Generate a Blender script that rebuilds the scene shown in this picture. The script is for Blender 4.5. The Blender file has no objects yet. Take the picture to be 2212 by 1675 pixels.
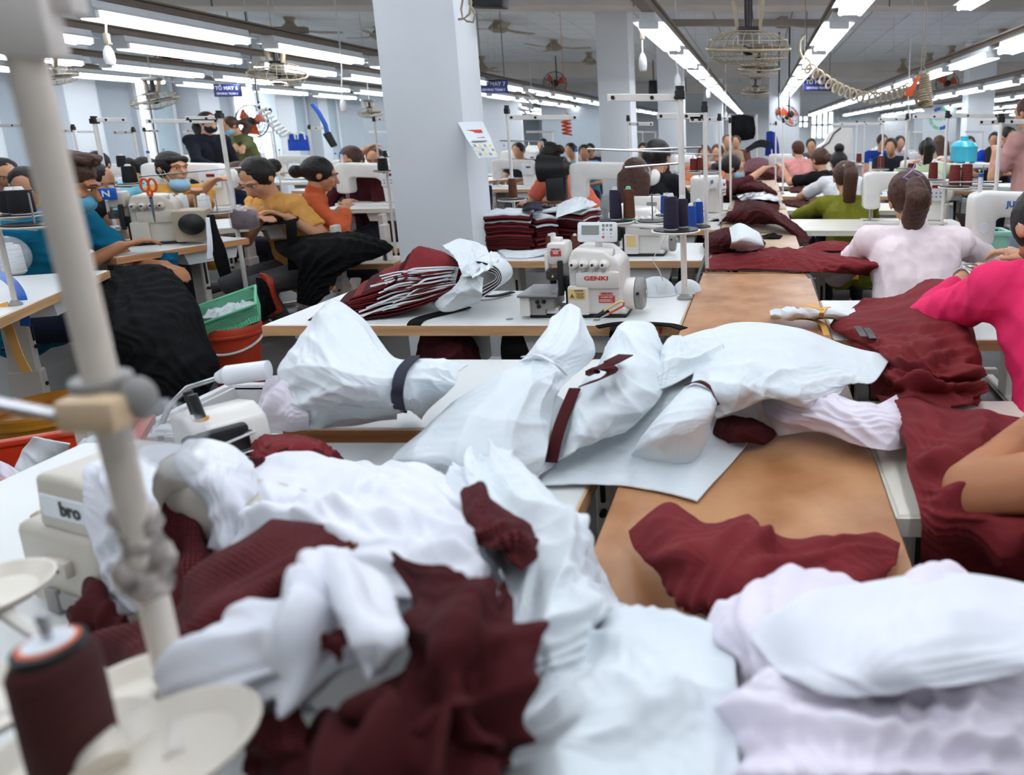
import bpy, bmesh, math, random
import numpy as np
from mathutils import Vector, Matrix, noise as mnoise
R = math.radians
sc = bpy.context.scene
COL = sc.collection
TSC = bpy.data.scenes.new('scratch'); TVL = TSC.view_layers[0]      # scratch scene for baking modifiers, removed at the end
random.seed(7)

# ---------------------------------------------------------------- camera, sky, light, exposure
F, CX, CY, YH, HC = 1500.0, 1640.0, 600.0, 285.0, 1.38     # pixels, pixels, pixels, pixels, metres
PITCH = math.atan((CY - YH) / F)
cp, sp = math.cos(PITCH), math.sin(PITCH)
cam = bpy.data.cameras.new('camera'); camo = bpy.data.objects.new('camera', cam); COL.objects.link(camo)
camo.location = (0, 0, HC); camo.rotation_euler = (R(90) - PITCH, 0, 0)
cam.sensor_width = 36; cam.lens = F / 2212 * 36
cam.shift_x = (1106 - CX) / 2212; cam.shift_y = -(837.5 - CY) / 2212
cam.clip_start = .02; cam.clip_end = 200
cam.dof.use_dof = True; cam.dof.focus_distance = 2.3; cam.dof.aperture_fstop = 4.0
sc.camera = camo
w = bpy.data.worlds.new('world'); sc.world = w; w.use_nodes = True
w.node_tree.nodes['Background'].inputs[0].default_value = (.88, .94, 1, 1)
w.node_tree.nodes['Background'].inputs[1].default_value = .34
def area(name, loc, sx, sy, e, rot=(0, 0, 0), col=(.93, .97, 1)):
    l = bpy.data.lights.new(name, 'AREA'); l.shape = 'RECTANGLE'; l.size = sx; l.size_y = sy; l.energy = e; l.color = col
    o = bpy.data.objects.new(name, l); o.location = loc; o.rotation_euler = rot; COL.objects.link(o); return o
LAMP_E = 13.0                                                # glow of the fluorescent tubes
sc.view_settings.view_transform = 'Standard'; sc.view_settings.look = 'None'
sc.view_settings.exposure = -.36; sc.view_settings.gamma = 1; sc.view_settings.use_curve_mapping = False

# ---------------------------------------------------------------- points from pixels
def T(x, y, h):
    """the point at height h seen at pixel x, y"""
    dn = cp * (y - CY) + F * sp; fw = F * cp - (y - CY) * sp
    s = (HC - h) / dn
    return Vector(((x - CX) * s, fw * s, h))
def P(x, y, Y):
    """the point at depth Y seen at pixel x, y"""
    dn = cp * (y - CY) + F * sp; fw = F * cp - (y - CY) * sp
    s = Y / fw
    return Vector(((x - CX) * s, Y, HC - dn * s))

# ---------------------------------------------------------------- materials
MATS = {}
def lin(c):
    return tuple(((v / 255) / 12.92 if v / 255 <= .04045 else ((v / 255 + .055) / 1.055) ** 2.4) for v in c)
def mat(name, rgb, rough=.6, metal=0, var=.06, scale=9, bump=0, bscale=120, stretch=(1, 1, 1), spec=.5, alpha=1, emit=0, rgb2=None, sheen=0, detail=4, trans=0, ramp=(.35, .65)):
    if name in MATS: return MATS[name]
    m = bpy.data.materials.new(name); m.use_nodes = True; MATS[name] = m
    nt = m.node_tree; b = nt.nodes['Principled BSDF']; N = nt.nodes.new; L = nt.links.new
    c = lin(rgb)
    tc = N('ShaderNodeTexCoord'); mp = N('ShaderNodeMapping'); L(tc.outputs['Object'], mp.inputs[0]); mp.inputs['Scale'].default_value = stretch
    nz = N('ShaderNodeTexNoise'); nz.inputs['Scale'].default_value = scale; nz.inputs['Detail'].default_value = detail; L(mp.outputs[0], nz.inputs['Vector'])
    rp = N('ShaderNodeValToRGB'); e = rp.color_ramp.elements
    c2 = lin(rgb2) if rgb2 else tuple(v * (1 - var) for v in c)
    c1 = c if rgb2 else tuple(min(1, v * (1 + var * .5)) for v in c)
    e[0].color = (*c2, 1); e[1].color = (*c1, 1); e[0].position, e[1].position = ramp
    L(nz.outputs['Fac'], rp.inputs[0]); L(rp.outputs[0], b.inputs['Base Color'])
    b.inputs['Roughness'].default_value = rough; b.inputs['Metallic'].default_value = metal
    b.inputs['Specular IOR Level'].default_value = spec
    if alpha < 1: b.inputs['Alpha'].default_value = alpha
    if trans: b.inputs['Transmission Weight'].default_value = trans
    if sheen: b.inputs['Sheen Weight'].default_value = sheen
    if emit: L(rp.outputs[0], b.inputs['Emission Color']); b.inputs['Emission Strength'].default_value = emit
    if bump:
        n2 = N('ShaderNodeTexNoise'); n2.inputs['Scale'].default_value = bscale; n2.inputs['Detail'].default_value = 3; L(mp.outputs[0], n2.inputs['Vector'])
        bp = N('ShaderNodeBump'); bp.inputs['Strength'].default_value = bump; bp.inputs['Distance'].default_value = .004
        L(n2.outputs['Fac'], bp.inputs['Height']); L(bp.outputs[0], b.inputs['Normal'])
    return m
def dotmat(name, rgb, rgb2, cell=.006, r=.3):
    """knit mesh: small lighter eyelets on the cloth"""
    m = mat(name, rgb, .9, var=.12, scale=6, spec=.15)
    nt = m.node_tree; b = nt.nodes['Principled BSDF']; N = nt.nodes.new; L = nt.links.new
    tc = N('ShaderNodeTexCoord'); v = N('ShaderNodeTexVoronoi'); v.inputs['Scale'].default_value = 1 / cell; v.inputs['Randomness'].default_value = .15
    L(tc.outputs['UV'], v.inputs['Vector'])
    lt = N('ShaderNodeMath'); lt.operation = 'LESS_THAN'; lt.inputs[1].default_value = r; L(v.outputs['Distance'], lt.inputs[0])
    nz = N('ShaderNodeTexNoise'); nz.inputs['Scale'].default_value = 7; L(tc.outputs['Object'], nz.inputs['Vector'])
    g = N('ShaderNodeMath'); g.operation = 'MULTIPLY'; L(lt.outputs[0], g.inputs[0]); L(nz.outputs['Fac'], g.inputs[1])
    mx = N('ShaderNodeMix'); mx.data_type = 'RGBA'; L(g.outputs[0], mx.inputs[0])
    old = b.inputs['Base Color'].links[0].from_socket; L(old, mx.inputs[6]); mx.inputs[7].default_value = (*lin(rgb2), 1)
    L(mx.outputs[2], b.inputs['Base Color']); return m
M = {}
M['wall'] = mat('wall_paint', (190, 199, 206), .8, var=.05, scale=1.5, bump=.05)
M['white_wall'] = mat('white_paint', (226, 230, 234), .75, var=.03, scale=1.2, bump=.04)
M['ceiling'] = mat('ceiling_tile_board', (232, 233, 232), .9, var=.05, scale=1.2)
M['joint'] = mat('ceiling_joint', (120, 118, 112), .9)
M['beam'] = mat('beam_paint', (214, 206, 198), .8, var=.05, scale=1.6)
M['floor'] = mat('floor_concrete', (84, 82, 80), .45, var=.25, scale=2.2, bump=.05, bscale=30)
M['metal_w'] = mat('cream_enamel', (214, 208, 200), .4, var=.05, scale=12)
M['pole'] = mat('pole_enamel', (226, 222, 216), .42, var=.06, scale=14)
M['laminate'] = mat('white_laminate', (226, 228, 226), .38, var=.04, scale=3)
M['laminate_c'] = mat('cream_laminate', (226, 220, 206), .4, var=.04, scale=3)
M['edge'] = mat('table_edge_wood', (214, 168, 120), .55, var=.2, scale=6, stretch=(.6, .6, 9))
M['edge_o'] = mat('orange_edge_wood', (205, 146, 96), .5, var=.25, scale=6, stretch=(.6, .6, 9))
M['machine'] = mat('machine_enamel', (232, 228, 222), .3, var=.03, scale=8)
M['machine_b'] = mat('beige_machine_enamel', (206, 198, 184), .38, var=.06, scale=8)
M['tan'] = mat('tan_cover', (176, 160, 136), .45, var=.06)
M['steel'] = mat('brushed_steel', (190, 190, 192), .3, .9, var=.1, scale=20, stretch=(1, 12, 1))
M['dark'] = mat('black_plastic', (24, 24, 26), .5, var=.1)
M['darkm'] = mat('dark_metal', (52, 50, 50), .4, .6, var=.15)
M['grey'] = mat('grey_plastic', (150, 148, 144), .5)
M['fangrey'] = mat('fan_grey', (118, 114, 106), .5, .2, var=.12)
M['rail'] = mat('lamp_rail_paint', (126, 114, 102), .55, var=.1, scale=5)
M['lampw'] = mat('lamp_white', (232, 236, 240), .4)
M['glow'] = mat('lamp_glow', (244, 249, 255), .4, emit=LAMP_E, var=0)
M['fan_cream'] = mat('fan_cream', (160, 146, 122), .5, var=.08)
M['paper'] = mat('white_paper', (222, 229, 233), .85, var=.025, scale=4, bump=.4, bscale=24)
M['white_cloth'] = mat('white_cloth', (228, 230, 237), .9, var=.03, scale=5, bump=.1, bscale=260, sheen=.1)
M['lilac_cloth'] = mat('lilac_white_knit', (231, 224, 235), .9, var=.05, scale=5, bump=.08, bscale=260)
M['maroon'] = mat('maroon_cloth', (122, 40, 44), .85, var=.14, scale=5, bump=.1, bscale=300, spec=.2)
M['maroon_d'] = mat('dark_maroon_cloth', (72, 24, 27), .88, var=.18, scale=5, bump=.1, bscale=300, spec=.18)
M['maroon_m'] = dotmat('maroon_knit_mesh', (72, 23, 26), (140, 78, 80), .0045, .24)
M['black_cloth'] = mat('black_cloth', (19, 19, 21), .9, var=.3, scale=5, bump=.1, bscale=260, spec=.15)
M['navy_cloth'] = mat('navy_cloth', (24, 26, 46), .9, var=.2, scale=5)
M['blue_cloth'] = mat('royal_blue_cloth', (24, 72, 176), .85, var=.2, scale=5)
M['board'] = mat('hardboard', (196, 144, 100), .42, scale=7, rgb2=(166, 110, 66), bump=.04, bscale=60, detail=7, ramp=(.34, .6))
M['board_p'] = mat('pale_hardboard', (212, 186, 160), .45, scale=5, rgb2=(196, 164, 134), detail=6)
M['orange'] = mat('orange_plastic', (226, 92, 44), .4, var=.05)
M['red'] = mat('red_plastic', (196, 62, 32), .4, var=.06)
M['yellow'] = mat('yellow_plastic', (212, 142, 36), .45, var=.08)
M['green'] = mat('mint_plastic', (122, 210, 168), .45, var=.04)
M['tealp'] = mat('pale_teal_plastic', (150, 206, 190), .4, var=.04)
M['whitep'] = mat('white_plastic', (222, 222, 222), .4, var=.03)
M['navy_sign'] = mat('navy_sign', (36, 44, 122), .5, var=.05)
M['textw'] = mat('white_lettering', (232, 236, 240), .6, var=0)
M['textr'] = mat('red_lettering', (206, 52, 30), .5, var=0)
M['textk'] = mat('black_lettering', (40, 40, 42), .6, var=0)
M['label_y'] = mat('yellow_label', (238, 208, 140), .6, var=.03)
M['label_r'] = mat('red_label', (206, 60, 36), .5, var=.03)
M['blue'] = mat('blue_plastic', (28, 92, 186), .4)
M['tape'] = mat('yellow_cotton_tape', (228, 172, 92), .8, var=.08)
M['film'] = mat('clear_film', (226, 230, 234), .12, alpha=.3, bump=.8, bscale=40, spec=.9)
M['lcd'] = mat('lcd_glass', (146, 150, 148), .25)
M['skin'] = mat('skin', (206, 152, 118), .55, var=.07, scale=12, spec=.35)
M['skin_t'] = mat('tan_skin', (178, 120, 84), .55, var=.08, scale=12, spec=.35)
M['hair'] = mat('black_hair', (32, 24, 22), .5, scale=60, stretch=(6, 6, .7), rgb2=(14, 11, 11), bump=.6, bscale=90, spec=.4)
M['hair_b'] = mat('brown_hair', (92, 54, 34), .5, scale=55, stretch=(6, 6, .7), rgb2=(44, 26, 20), bump=.6, bscale=90, spec=.4)
M['lip'] = mat('lips', (170, 92, 84), .5, var=0)
M['eyew'] = mat('eye_white', (225, 222, 218), .3, var=0)
M['iris'] = mat('iris', (24, 16, 14), .2, var=0)
M['mask'] = mat('surgical_mask_blue', (150, 196, 222), .8, var=.04)
M['mask_t'] = mat('surgical_mask_teal', (92, 168, 196), .8, var=.04)
M['jeans'] = mat('pale_denim', (138, 156, 172), .9, var=.15, scale=14)
M['greyc'] = mat('grey_cloth', (92, 92, 92), .9, var=.2)
def cl(name, rgb, **k): return mat(name, rgb, .88, var=k.pop('var', .1), scale=5, bump=.1, bscale=260, spec=.2, **k)
def thread(name, rgb): return mat(name, rgb, .7, var=.25, scale=14, stretch=(1, 1, 30), bump=.3, bscale=60, spec=.3)
M['th_dark'] = thread('dark_maroon_thread', (70, 27, 26)); M['th_maroon'] = thread('maroon_thread', (112, 40, 36)); M['th_black'] = thread('black_thread', (26, 25, 28)); M['th_white'] = thread('white_thread', (232, 234, 236))
M['th_navy'] = thread('navy_thread', (44, 38, 60)); M['th_blue'] = thread('blue_thread', (26, 74, 160)); M['th_brown'] = thread('brown_thread', (98, 56, 38))

# ---------------------------------------------------------------- mesh building
class MB:
    """collects shapes into one bmesh"""
    def __init__(s): s.b = bmesh.new()
    def _put(s, geo, mx): bmesh.ops.transform(s.b, matrix=mx, verts=geo)
    def box(s, c, size, rot=(0, 0, 0), bev=0, seg=2):
        mx = Matrix.Translation(c) @ (rot if isinstance(rot, Matrix) else Matrix.Rotation(rot[2], 4, 'Z') @ Matrix.Rotation(rot[1], 4, 'Y') @ Matrix.Rotation(rot[0], 4, 'X')) @ Matrix.Diagonal((*size, 1))
        r = bmesh.ops.create_cube(s.b, size=1, matrix=mx)
        if bev:
            es = list({e for v in r['verts'] for e in v.link_edges})
            bmesh.ops.bevel(s.b, geom=es, offset=bev, segments=seg, affect='EDGES', profile=.5)
        return s
    def cyl(s, a, b, r1, r2=None, n=12, cap=True):
        a, b = Vector(a), Vector(b); d = b - a; r2 = r1 if r2 is None else r2
        mx = Matrix.Translation((a + b) / 2) @ d.to_track_quat('Z', 'Y').to_matrix().to_4x4()
        bmesh.ops.create_cone(s.b, cap_ends=cap, segments=n, radius1=max(r1, 1e-5), radius2=max(r2, 1e-5), depth=d.length, matrix=mx); return s
    def ball(s, c, r, rot=None, u=16, v=10):
        if not hasattr(r, '__len__'): r = (r, r, r)
        mx = Matrix.Translation(c) @ (rot.to_4x4() if rot else Matrix()) @ Matrix.Diagonal((*r, 1))
        new, fc = s.b.verts.new, s.b.faces.new
        T0, B0 = new(mx @ Vector((0, 0, 1))), new(mx @ Vector((0, 0, -1)))
        rg = [[new(mx @ Vector((math.sin(p) * math.cos(q), math.sin(p) * math.sin(q), math.cos(p)))) for q in (2 * math.pi * j / u for j in range(u))] for p in (math.pi * i / v for i in range(1, v))]
        for j in range(u):
            k = (j + 1) % u; fc((T0, rg[0][j], rg[0][k])); fc((B0, rg[-1][k], rg[-1][j]))
            for A, B in zip(rg, rg[1:]): fc((A[j], B[j], B[k], A[k]))
        return s
    def cap(s, a, b, r1, r2=None, n=12):
        r2 = r1 if r2 is None else r2
        s.cyl(a, b, r1, r2, n); s.ball(a, r1, u=n, v=8); s.ball(b, r2, u=n, v=8); return s
    def tube(s, pts, r, n=8, closed=False):
        pts = [Vector(p) for p in pts]; k = len(pts); rr = r if hasattr(r, '__len__') else [r] * k
        rings = []; up = None
        for i, p in enumerate(pts):
            if closed: t = pts[(i + 1) % k] - pts[i - 1]
            else: t = pts[min(i + 1, k - 1)] - pts[max(i - 1, 0)]
            t.normalize()
            if up is None: up = t.orthogonal().normalized()
            up = up - t * up.dot(t)
            up = up.normalized() if up.length > 1e-6 else t.orthogonal().normalized()
            sd = t.cross(up)
            rings.append([s.b.verts.new(p + (up * math.cos(q) + sd * math.sin(q)) * rr[i]) for q in [2 * math.pi * j / n for j in range(n)]])
        for i in range(k if closed else k - 1):
            A, B = rings[i], rings[(i + 1) % k]
            for j in range(n): s.b.faces.new((A[j], A[(j + 1) % n], B[(j + 1) % n], B[j]))
        if not closed:
            s.b.faces.new(rings[0][::-1]); s.b.faces.new(rings[-1])
        return s
    def lathe(s, prof, c=(0, 0, 0), n=24, axis='Z', sx=1, sy=1):
        rings = []
        for r, z in prof:
            ring = []
            for j in range(n):
                q = 2 * math.pi * j / n; v = Vector((r * math.cos(q) * sx, r * math.sin(q) * sy, z))
                if axis == 'X': v = Vector((v.z, v.x, v.y))
                elif axis == 'Y': v = Vector((v.x, v.z, v.y))
                ring.append(s.b.verts.new(v + Vector(c)))
            rings.append(ring)
        for A, B in zip(rings, rings[1:]):
            for j in range(n): s.b.faces.new((A[j], A[(j + 1) % n], B[(j + 1) % n], B[j]))
        s.b.faces.new(rings[0][::-1]); s.b.faces.new(rings[-1]); return s
    def prism(s, poly, a, b, axis='Y', bev=0):
        def v3(p, t): return Vector((p[0], t, p[1])) if axis == 'Y' else Vector((t, p[0], p[1])) if axis == 'X' else Vector((p[0], p[1], t))
        A = [s.b.verts.new(v3(p, a)) for p in poly]; B = [s.b.verts.new(v3(p, b)) for p in poly]; k = len(poly)
        fs = [s.b.faces.new(A), s.b.faces.new(B[::-1])] + [s.b.faces.new((A[i], B[i], B[(i + 1) % k], A[(i + 1) % k])) for i in range(k)]
        bmesh.ops.recalc_face_normals(s.b, faces=fs)
        if bev:
            es = list({e for v in A + B for e in v.link_edges})
            bmesh.ops.bevel(s.b, geom=es, offset=bev, segments=2, affect='EDGES', profile=.5)
        return s
    def strip(s, L, Rr, th):
        """flat ribbon between two point lists with thickness th"""
        L = [Vector(p) for p in L]; Rr = [Vector(p) for p in Rr]; k = len(L); rows = []
        for i in range(k):
            t = (L[min(i + 1, k - 1)] - L[max(i - 1, 0)]); n = t.cross(Rr[i] - L[i])
            n = n.normalized() * th if n.length else Vector((0, 0, th))
            rows.append([s.b.verts.new(p) for p in (L[i], Rr[i], Rr[i] - n, L[i] - n)])
        for A, B in zip(rows, rows[1:]):
            for j in range(4): s.b.faces.new((A[j], A[(j + 1) % 4], B[(j + 1) % 4], B[j]))
        s.b.faces.new(rows[0][::-1]); s.b.faces.new(rows[-1]); return s
    def mesh(s, name, smooth=35):
        bmesh.ops.recalc_face_normals(s.b, faces=s.b.faces)
        me = bpy.data.meshes.new(name); s.b.to_mesh(me); s.b.free()
        if smooth: me.shade_smooth(); me.set_sharp_from_angle(angle=R(smooth))
        return me
    def build(s, name, m, parent=None, smooth=35, loc=None):
        return link(name, s.mesh(name, smooth), m, parent, loc)
def link(name, me, m=None, parent=None, loc=None, kind=None):
    o = bpy.data.objects.new(name, me); COL.objects.link(o)
    if m:
        me.materials.clear(); me.materials.append(M[m] if isinstance(m, str) else m)
    if parent: o.parent = parent
    if loc is not None: o.location = loc
    if kind: o['kind'] = kind
    return o
def tag(o, label, cat, group=None):
    o['label'] = label; o['category'] = cat
    if group: o['group'] = group
    return o
def thing(name, label, cat, loc=(0, 0, 0), rz=0, group=None):
    o = bpy.data.objects.new(name, None); COL.objects.link(o); o.empty_display_size = .05
    o.location = loc; o.rotation_euler = (0, 0, R(rz)); return tag(o, label, cat, group)
def struct(name, mb, m, parent=None, smooth=0):
    o = mb.build(name, m, parent, smooth)
    if not parent: o['kind'] = 'structure'
    return o
def dup(root, loc, rz, label=None, group=None, name=None):
    def cpy(o, par):
        c = o.copy(); COL.objects.link(c)
        if par: c.parent = par; c.matrix_parent_inverse = o.matrix_parent_inverse.copy()
        for ch in o.children: cpy(ch, c)
        return c
    r = cpy(root, None); r.location = loc; r.rotation_euler = (0, 0, R(rz))
    if label: r['label'] = label
    if group: r['group'] = group
    if name: r.name = name
    return r
def recenter(o):
    """move an object's origin to the middle of its footprint"""
    me = o.data; n = len(me.vertices); a = np.empty(n * 3, np.float32); me.vertices.foreach_get('co', a); a = a.reshape(-1, 3)
    c = (a.min(0) + a.max(0)) / 2; c[2] = a[:, 2].min(); a -= c; me.vertices.foreach_set('co', a.ravel()); me.update(); o.location = Vector(o.location) + Vector(c.tolist()); return o
def text(s, size, m, parent, mx, name='lettering', bold=.0, ext=.0006, align='CENTER', sxy=(1, 1)):
    """flat raised lettering as a mesh; mx places its plane (x right, y up)"""
    cu = bpy.data.curves.new(name, 'FONT'); cu.body = s; cu.size = size; cu.align_x = align; cu.align_y = 'CENTER'; cu.extrude = ext; cu.offset = bold; cu.resolution_u = 2
    o = bpy.data.objects.new('t', cu); TSC.collection.objects.link(o); TVL.update()
    me = bpy.data.meshes.new_from_object(o.evaluated_get(TVL.depsgraph))
    bpy.data.objects.remove(o); bpy.data.curves.remove(cu)
    me.name = name; me.transform(mx @ Matrix.Diagonal((sxy[0], sxy[1], 1, 1))); return link(name, me, m, parent)
FRONT = Matrix.Rotation(R(90), 4, 'X')          # text plane facing -Y

# ---------------------------------------------------------------- cloth
def cr(a, t):
    """Catmull-Rom along axis 0 at parameters t (0..len-1)"""
    n = len(a); i = np.clip(np.floor(t).astype(int), 0, n - 2); f = (t - i).reshape(-1, *([1] * (a.ndim - 1)))
    p1, p2 = a[i], a[i + 1]; p0 = np.where((i > 0).reshape(f.shape), a[np.maximum(i - 1, 0)], 2 * p1 - p2); p3 = np.where((i < n - 2).reshape(f.shape), a[np.minimum(i + 2, n - 1)], 2 * p2 - p1)
    return .5 * ((2 * p1) + (p2 - p0) * f + (2 * p0 - 5 * p1 + 4 * p2 - p3) * f * f + (3 * p1 - p0 - 3 * p2 + p3) * f ** 3)
def loft(ctrl, n, m):
    a = np.array([[list(p) for p in row] for row in ctrl], float)
    a = cr(a, np.linspace(0, len(a) - 1, n)); a = a.transpose(1, 0, 2); a = cr(a, np.linspace(0, len(a) - 1, m)); return a.transpose(1, 0, 2)
def gnorm(p):
    du = np.gradient(p, axis=0); dv = np.gradient(p, axis=1); n = np.cross(du, dv); return n / (np.linalg.norm(n, axis=2, keepdims=True) + 1e-9)
def vnoise(shape, fu, fv, rng):
    """smooth value noise on a grid"""
    a = rng.standard_normal((int(fu) + 4, int(fv) + 4)); u = np.linspace(0, fu, shape[0]) + 1; v = np.linspace(0, fv, shape[1]) + 1
    a = cr(a, u); return cr(a.T, v).T
def crumple(p, e=(.05, .05), seed=0, wl=.06, sharp=False, k=1.0, **_):
    """folds: crests across both directions of the sheet, warped, dying out and one-sided so the cloth never sinks below its support"""
    rng = np.random.default_rng(seed); N = gnorm(p)
    if N[..., 2].mean() < 0: N = -N
    lu = np.linalg.norm(np.diff(p, axis=0), axis=2).mean(); lv = np.linalg.norm(np.diff(p, axis=1), axis=2).mean()
    n, m = p.shape[:2]; Lu, Lv = lu * n, lv * m; su = np.linspace(0, Lu, n)[:, None] + np.zeros((1, m)); sv = np.linspace(0, Lv, m)[None] + np.zeros((n, 1))
    fq = lambda s: (max(1, Lu / s), max(1, Lv / s)); d = np.zeros((n, m)); T_ = np.zeros((n, m, 3))
    for ex, s, o, along in ((e[0], su, sv, 0), (e[1], sv, su, 1)):
        if ex <= 0: continue
        for oc, (wf, af) in enumerate(((1.9, .8), (1.0, .9), (.5, .6), (.27, .3))):
            w_ = wl * wf
            if w_ < 2.2 * min(lu, lv): continue
            ph = s / w_ + .8 * vnoise((n, m), *fq(w_ * 2.2), rng) + rng.uniform(-.6, .6) * o / w_ + rng.uniform(0, 1)
            f = (1 - np.abs(np.sin(math.pi * ph))) ** 1.2 if sharp else (.5 + .5 * np.sin(2 * math.pi * ph)) ** 1.6
            mask = np.clip(.55 + .6 * vnoise((n, m), *fq(w_ * 3), rng), 0, 1.4)
            d += w_ * math.sqrt(ex) * .40 * af * k * f * mask
    eg = np.minimum(np.minimum(np.arange(n), np.arange(n)[::-1])[:, None] * lu, np.minimum(np.arange(m), np.arange(m)[::-1])[None] * lv)
    d *= .25 + .75 * np.clip(eg / (wl * .7), 0, 1)
    return p + N * (d - .6 * d.mean())[..., None]
def sheet_mesh(name, p, th=.0025, up=True):
    n, m = p.shape[:2]; N = gnorm(p)
    if up and N[..., 2].mean() < 0: p = p[:, ::-1]; N = gnorm(p)
    q = p - N * th; V = np.concatenate([p.reshape(-1, 3), q.reshape(-1, 3)]); k = n * m
    i = np.arange(k).reshape(n, m); a, b, c, d = i[:-1, :-1], i[1:, :-1], i[1:, 1:], i[:-1, 1:]
    top = np.stack([a, b, c, d], -1).reshape(-1, 4); bot = np.stack([a, d, c, b], -1).reshape(-1, 4) + k
    rim = np.concatenate([i[:, 0], i[-1, 1:], i[-2::-1, -1], i[0, -2:0:-1]]); r2 = np.roll(rim, -1)
    side = np.stack([rim, rim + k, r2 + k, r2], -1)
    Fq = np.concatenate([top, bot, side]).astype(np.int32)
    me = bpy.data.meshes.new(name); me.vertices.add(len(V)); me.vertices.foreach_set('co', V.astype(np.float32).ravel())
    me.loops.add(Fq.size); me.loops.foreach_set('vertex_index', Fq.ravel()); me.polygons.add(len(Fq)); me.polygons.foreach_set('loop_start', np.arange(0, Fq.size, 4, dtype=np.int32))
    me.update(calc_edges=True)
    lu = np.linalg.norm(np.diff(p, axis=0), axis=2).mean() ; lv = np.linalg.norm(np.diff(p, axis=1), axis=2).mean()
    gu, gv = np.meshgrid(np.arange(n) * lu, np.arange(m) * lv, indexing='ij'); UV = np.stack([gu, gv], -1).reshape(-1, 2); UV = np.concatenate([UV, UV])
    uv = me.uv_layers.new(name='UVMap'); uv.data.foreach_set('uv', UV[Fq.ravel()].astype(np.float32).ravel())
    me.validate(); me.shade_smooth(); return me
def pts(rows, dx=0, dy=0, dh=0):
    """control rows given as (pixel x, pixel y, height) -> world points"""
    return [[T(x + dx, y + dy, h + dh) for x, y, h in row] for row in rows]
def cloth(name, ctrl, m, n=60, k=60, e=(.05, .05), seed=1, it=110, bend=.12, th=.0025, parent=None, up=True, wl=None, amp=1.0):
    q = int(1.6 * n), int(1.6 * k); p = loft(ctrl, *q); paper = m == 'paper'
    if e: p = crumple(p, e, seed, wl or (.075 if paper else .06), paper, amp)
    o = link(name, sheet_mesh(name, p, th, up), m, parent)
    return o if parent else recenter(o)
# ---------------------------------------------------------------- the room
CZ, BZ = 3.15, 2.75
YB, XL, XR = 31.0, -9.6, 13.5
struct('floor', MB().box((2, 14.5, -.05), (24, 35, .1)), 'floor')
# ceiling: joint plane with board tiles laid into it
ce = struct('ceiling', MB().box((2, 19.8, CZ + .06), (24, 24, .1)), 'joint')
tile = MB().box((0, 0, 0), (.585, .585, .02), bev=.006, seg=1).mesh('ceiling_tile', 0)
rng = random.Random(3); n = 0; rest = MB()
cells = [(x * .6 + .2, y * .6 + 8.5) for y in range(0, 38) for x in range(-16, 22)]
def seen(c):
    y = YH - F * (CZ - HC) / c[1] * 1.02; x = CX + c[0] / c[1] * F
    return -60 < x < 2280 and y > 8 and c[1] < 19.2
for c in sorted(cells, key=lambda c: c[1]):
    z = CZ + rng.uniform(-.004, .002)
    if seen(c) and n < 290: n += 1; link('ceiling_tile', tile, 'ceiling', ce, (c[0], c[1], z))
    else: rest.box((c[0], c[1], z), (.585, .585, .02))
rest.build('ceiling_tiles', 'ceiling', ce, 0)['kind'] = 'stuff'
for i, (y, h, d) in enumerate(((8.2, .42, .35), (18.6, .42, .35), (26.5, .42, .35))):
    b = struct(f'trim_{i + 1}', MB().box((2, y + d / 2, BZ + h / 2), (24, d, h), bev=.01, seg=1), 'beam')
    if i == 0:
        for x in (-6.1, -4.0, -1.4, 1.45, 3.6, 5.4): MB().box((x, y - .003, BZ + h / 2), (.012, .01, h), ).build('beam_joint', 'joint', b, 0)
# columns
def column(n, x, y, w, d, h=CZ, label=''):
    o = struct(f'wall_column_{n}', MB().box((x, y, h / 2), (w, d, h), bev=.008), 'white_wall', smooth=30); return o
p0, p1 = P(846, 400, 3.42), P(1013, 400, 3.42)
column('front', (p0.x + p1.x) / 2, 3.42 + .13, p1.x - p0.x, .26)
for nm, xa, xb, y in (('second', 1292, 1361, 8.75), ('third', 1420, 1474, 10.9), ('far', 1662, 1728, 15.0), ('right', 2092, 2150, 14.0), ('back', 1520, 1560, 19)):
    a, b = P(xa, 200, y), P(xb, 200, y); column(nm, (a.x + b.x) / 2, y + .2, b.x - a.x, .4)
# left wall with windows and white piers
def wy(px): return XL * F / (px - CX) * .98
wl = struct('wall_left', MB().box((XL - .1, 17, CZ / 2), (.2, 31, CZ)), 'wall')
M['pane'] = mat('daylight_pane', (226, 240, 250), .2, emit=4, var=.1, scale=1.2)
M['blind'] = mat('pale_blind', (186, 204, 212), .7, var=.06, scale=3)
nwin = 0
for xa, xb, kind in ((5, 56, 'pane'), (247, 270, 'pane'), (352, 376, 'pane'), (380, 428, 'blind'), (552, 600, 'pane'), (660, 700, 'blind'), (735, 765, 'blind')):
    ya, yb = wy(xa), wy(xb); nwin += 1
    mb = MB(); w_ = yb - ya
    for yy in (ya, yb): mb.box((XL + .03, yy, 1.45), (.08, .06, 1.86))
    for zz in (.55, 2.35): mb.box((XL + .03, (ya + yb) / 2, zz), (.08, w_, .06))
    o = struct(f'window_{nwin}', mb, 'white_wall')
    MB().box((XL + .012, (ya + yb) / 2, 1.45), (.02, w_ - .06, 1.74)).build('pane' if kind == 'pane' else 'blind', kind, o, 0)
for i, (xa, xb, dd) in enumerate(((122, 222, .5), (430, 492, .4), (590, 645, .45), (-60, 0, .4), (700, 728, .3))):
    ya, yb = wy(xa), wy(xb); struct(f'wall_pier_{i + 1}', MB().box((XL + dd / 2, (ya + yb) / 2, CZ / 2), (dd, max(.3, (yb - ya) * .7), CZ), bev=.01), 'white_wall')
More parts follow.
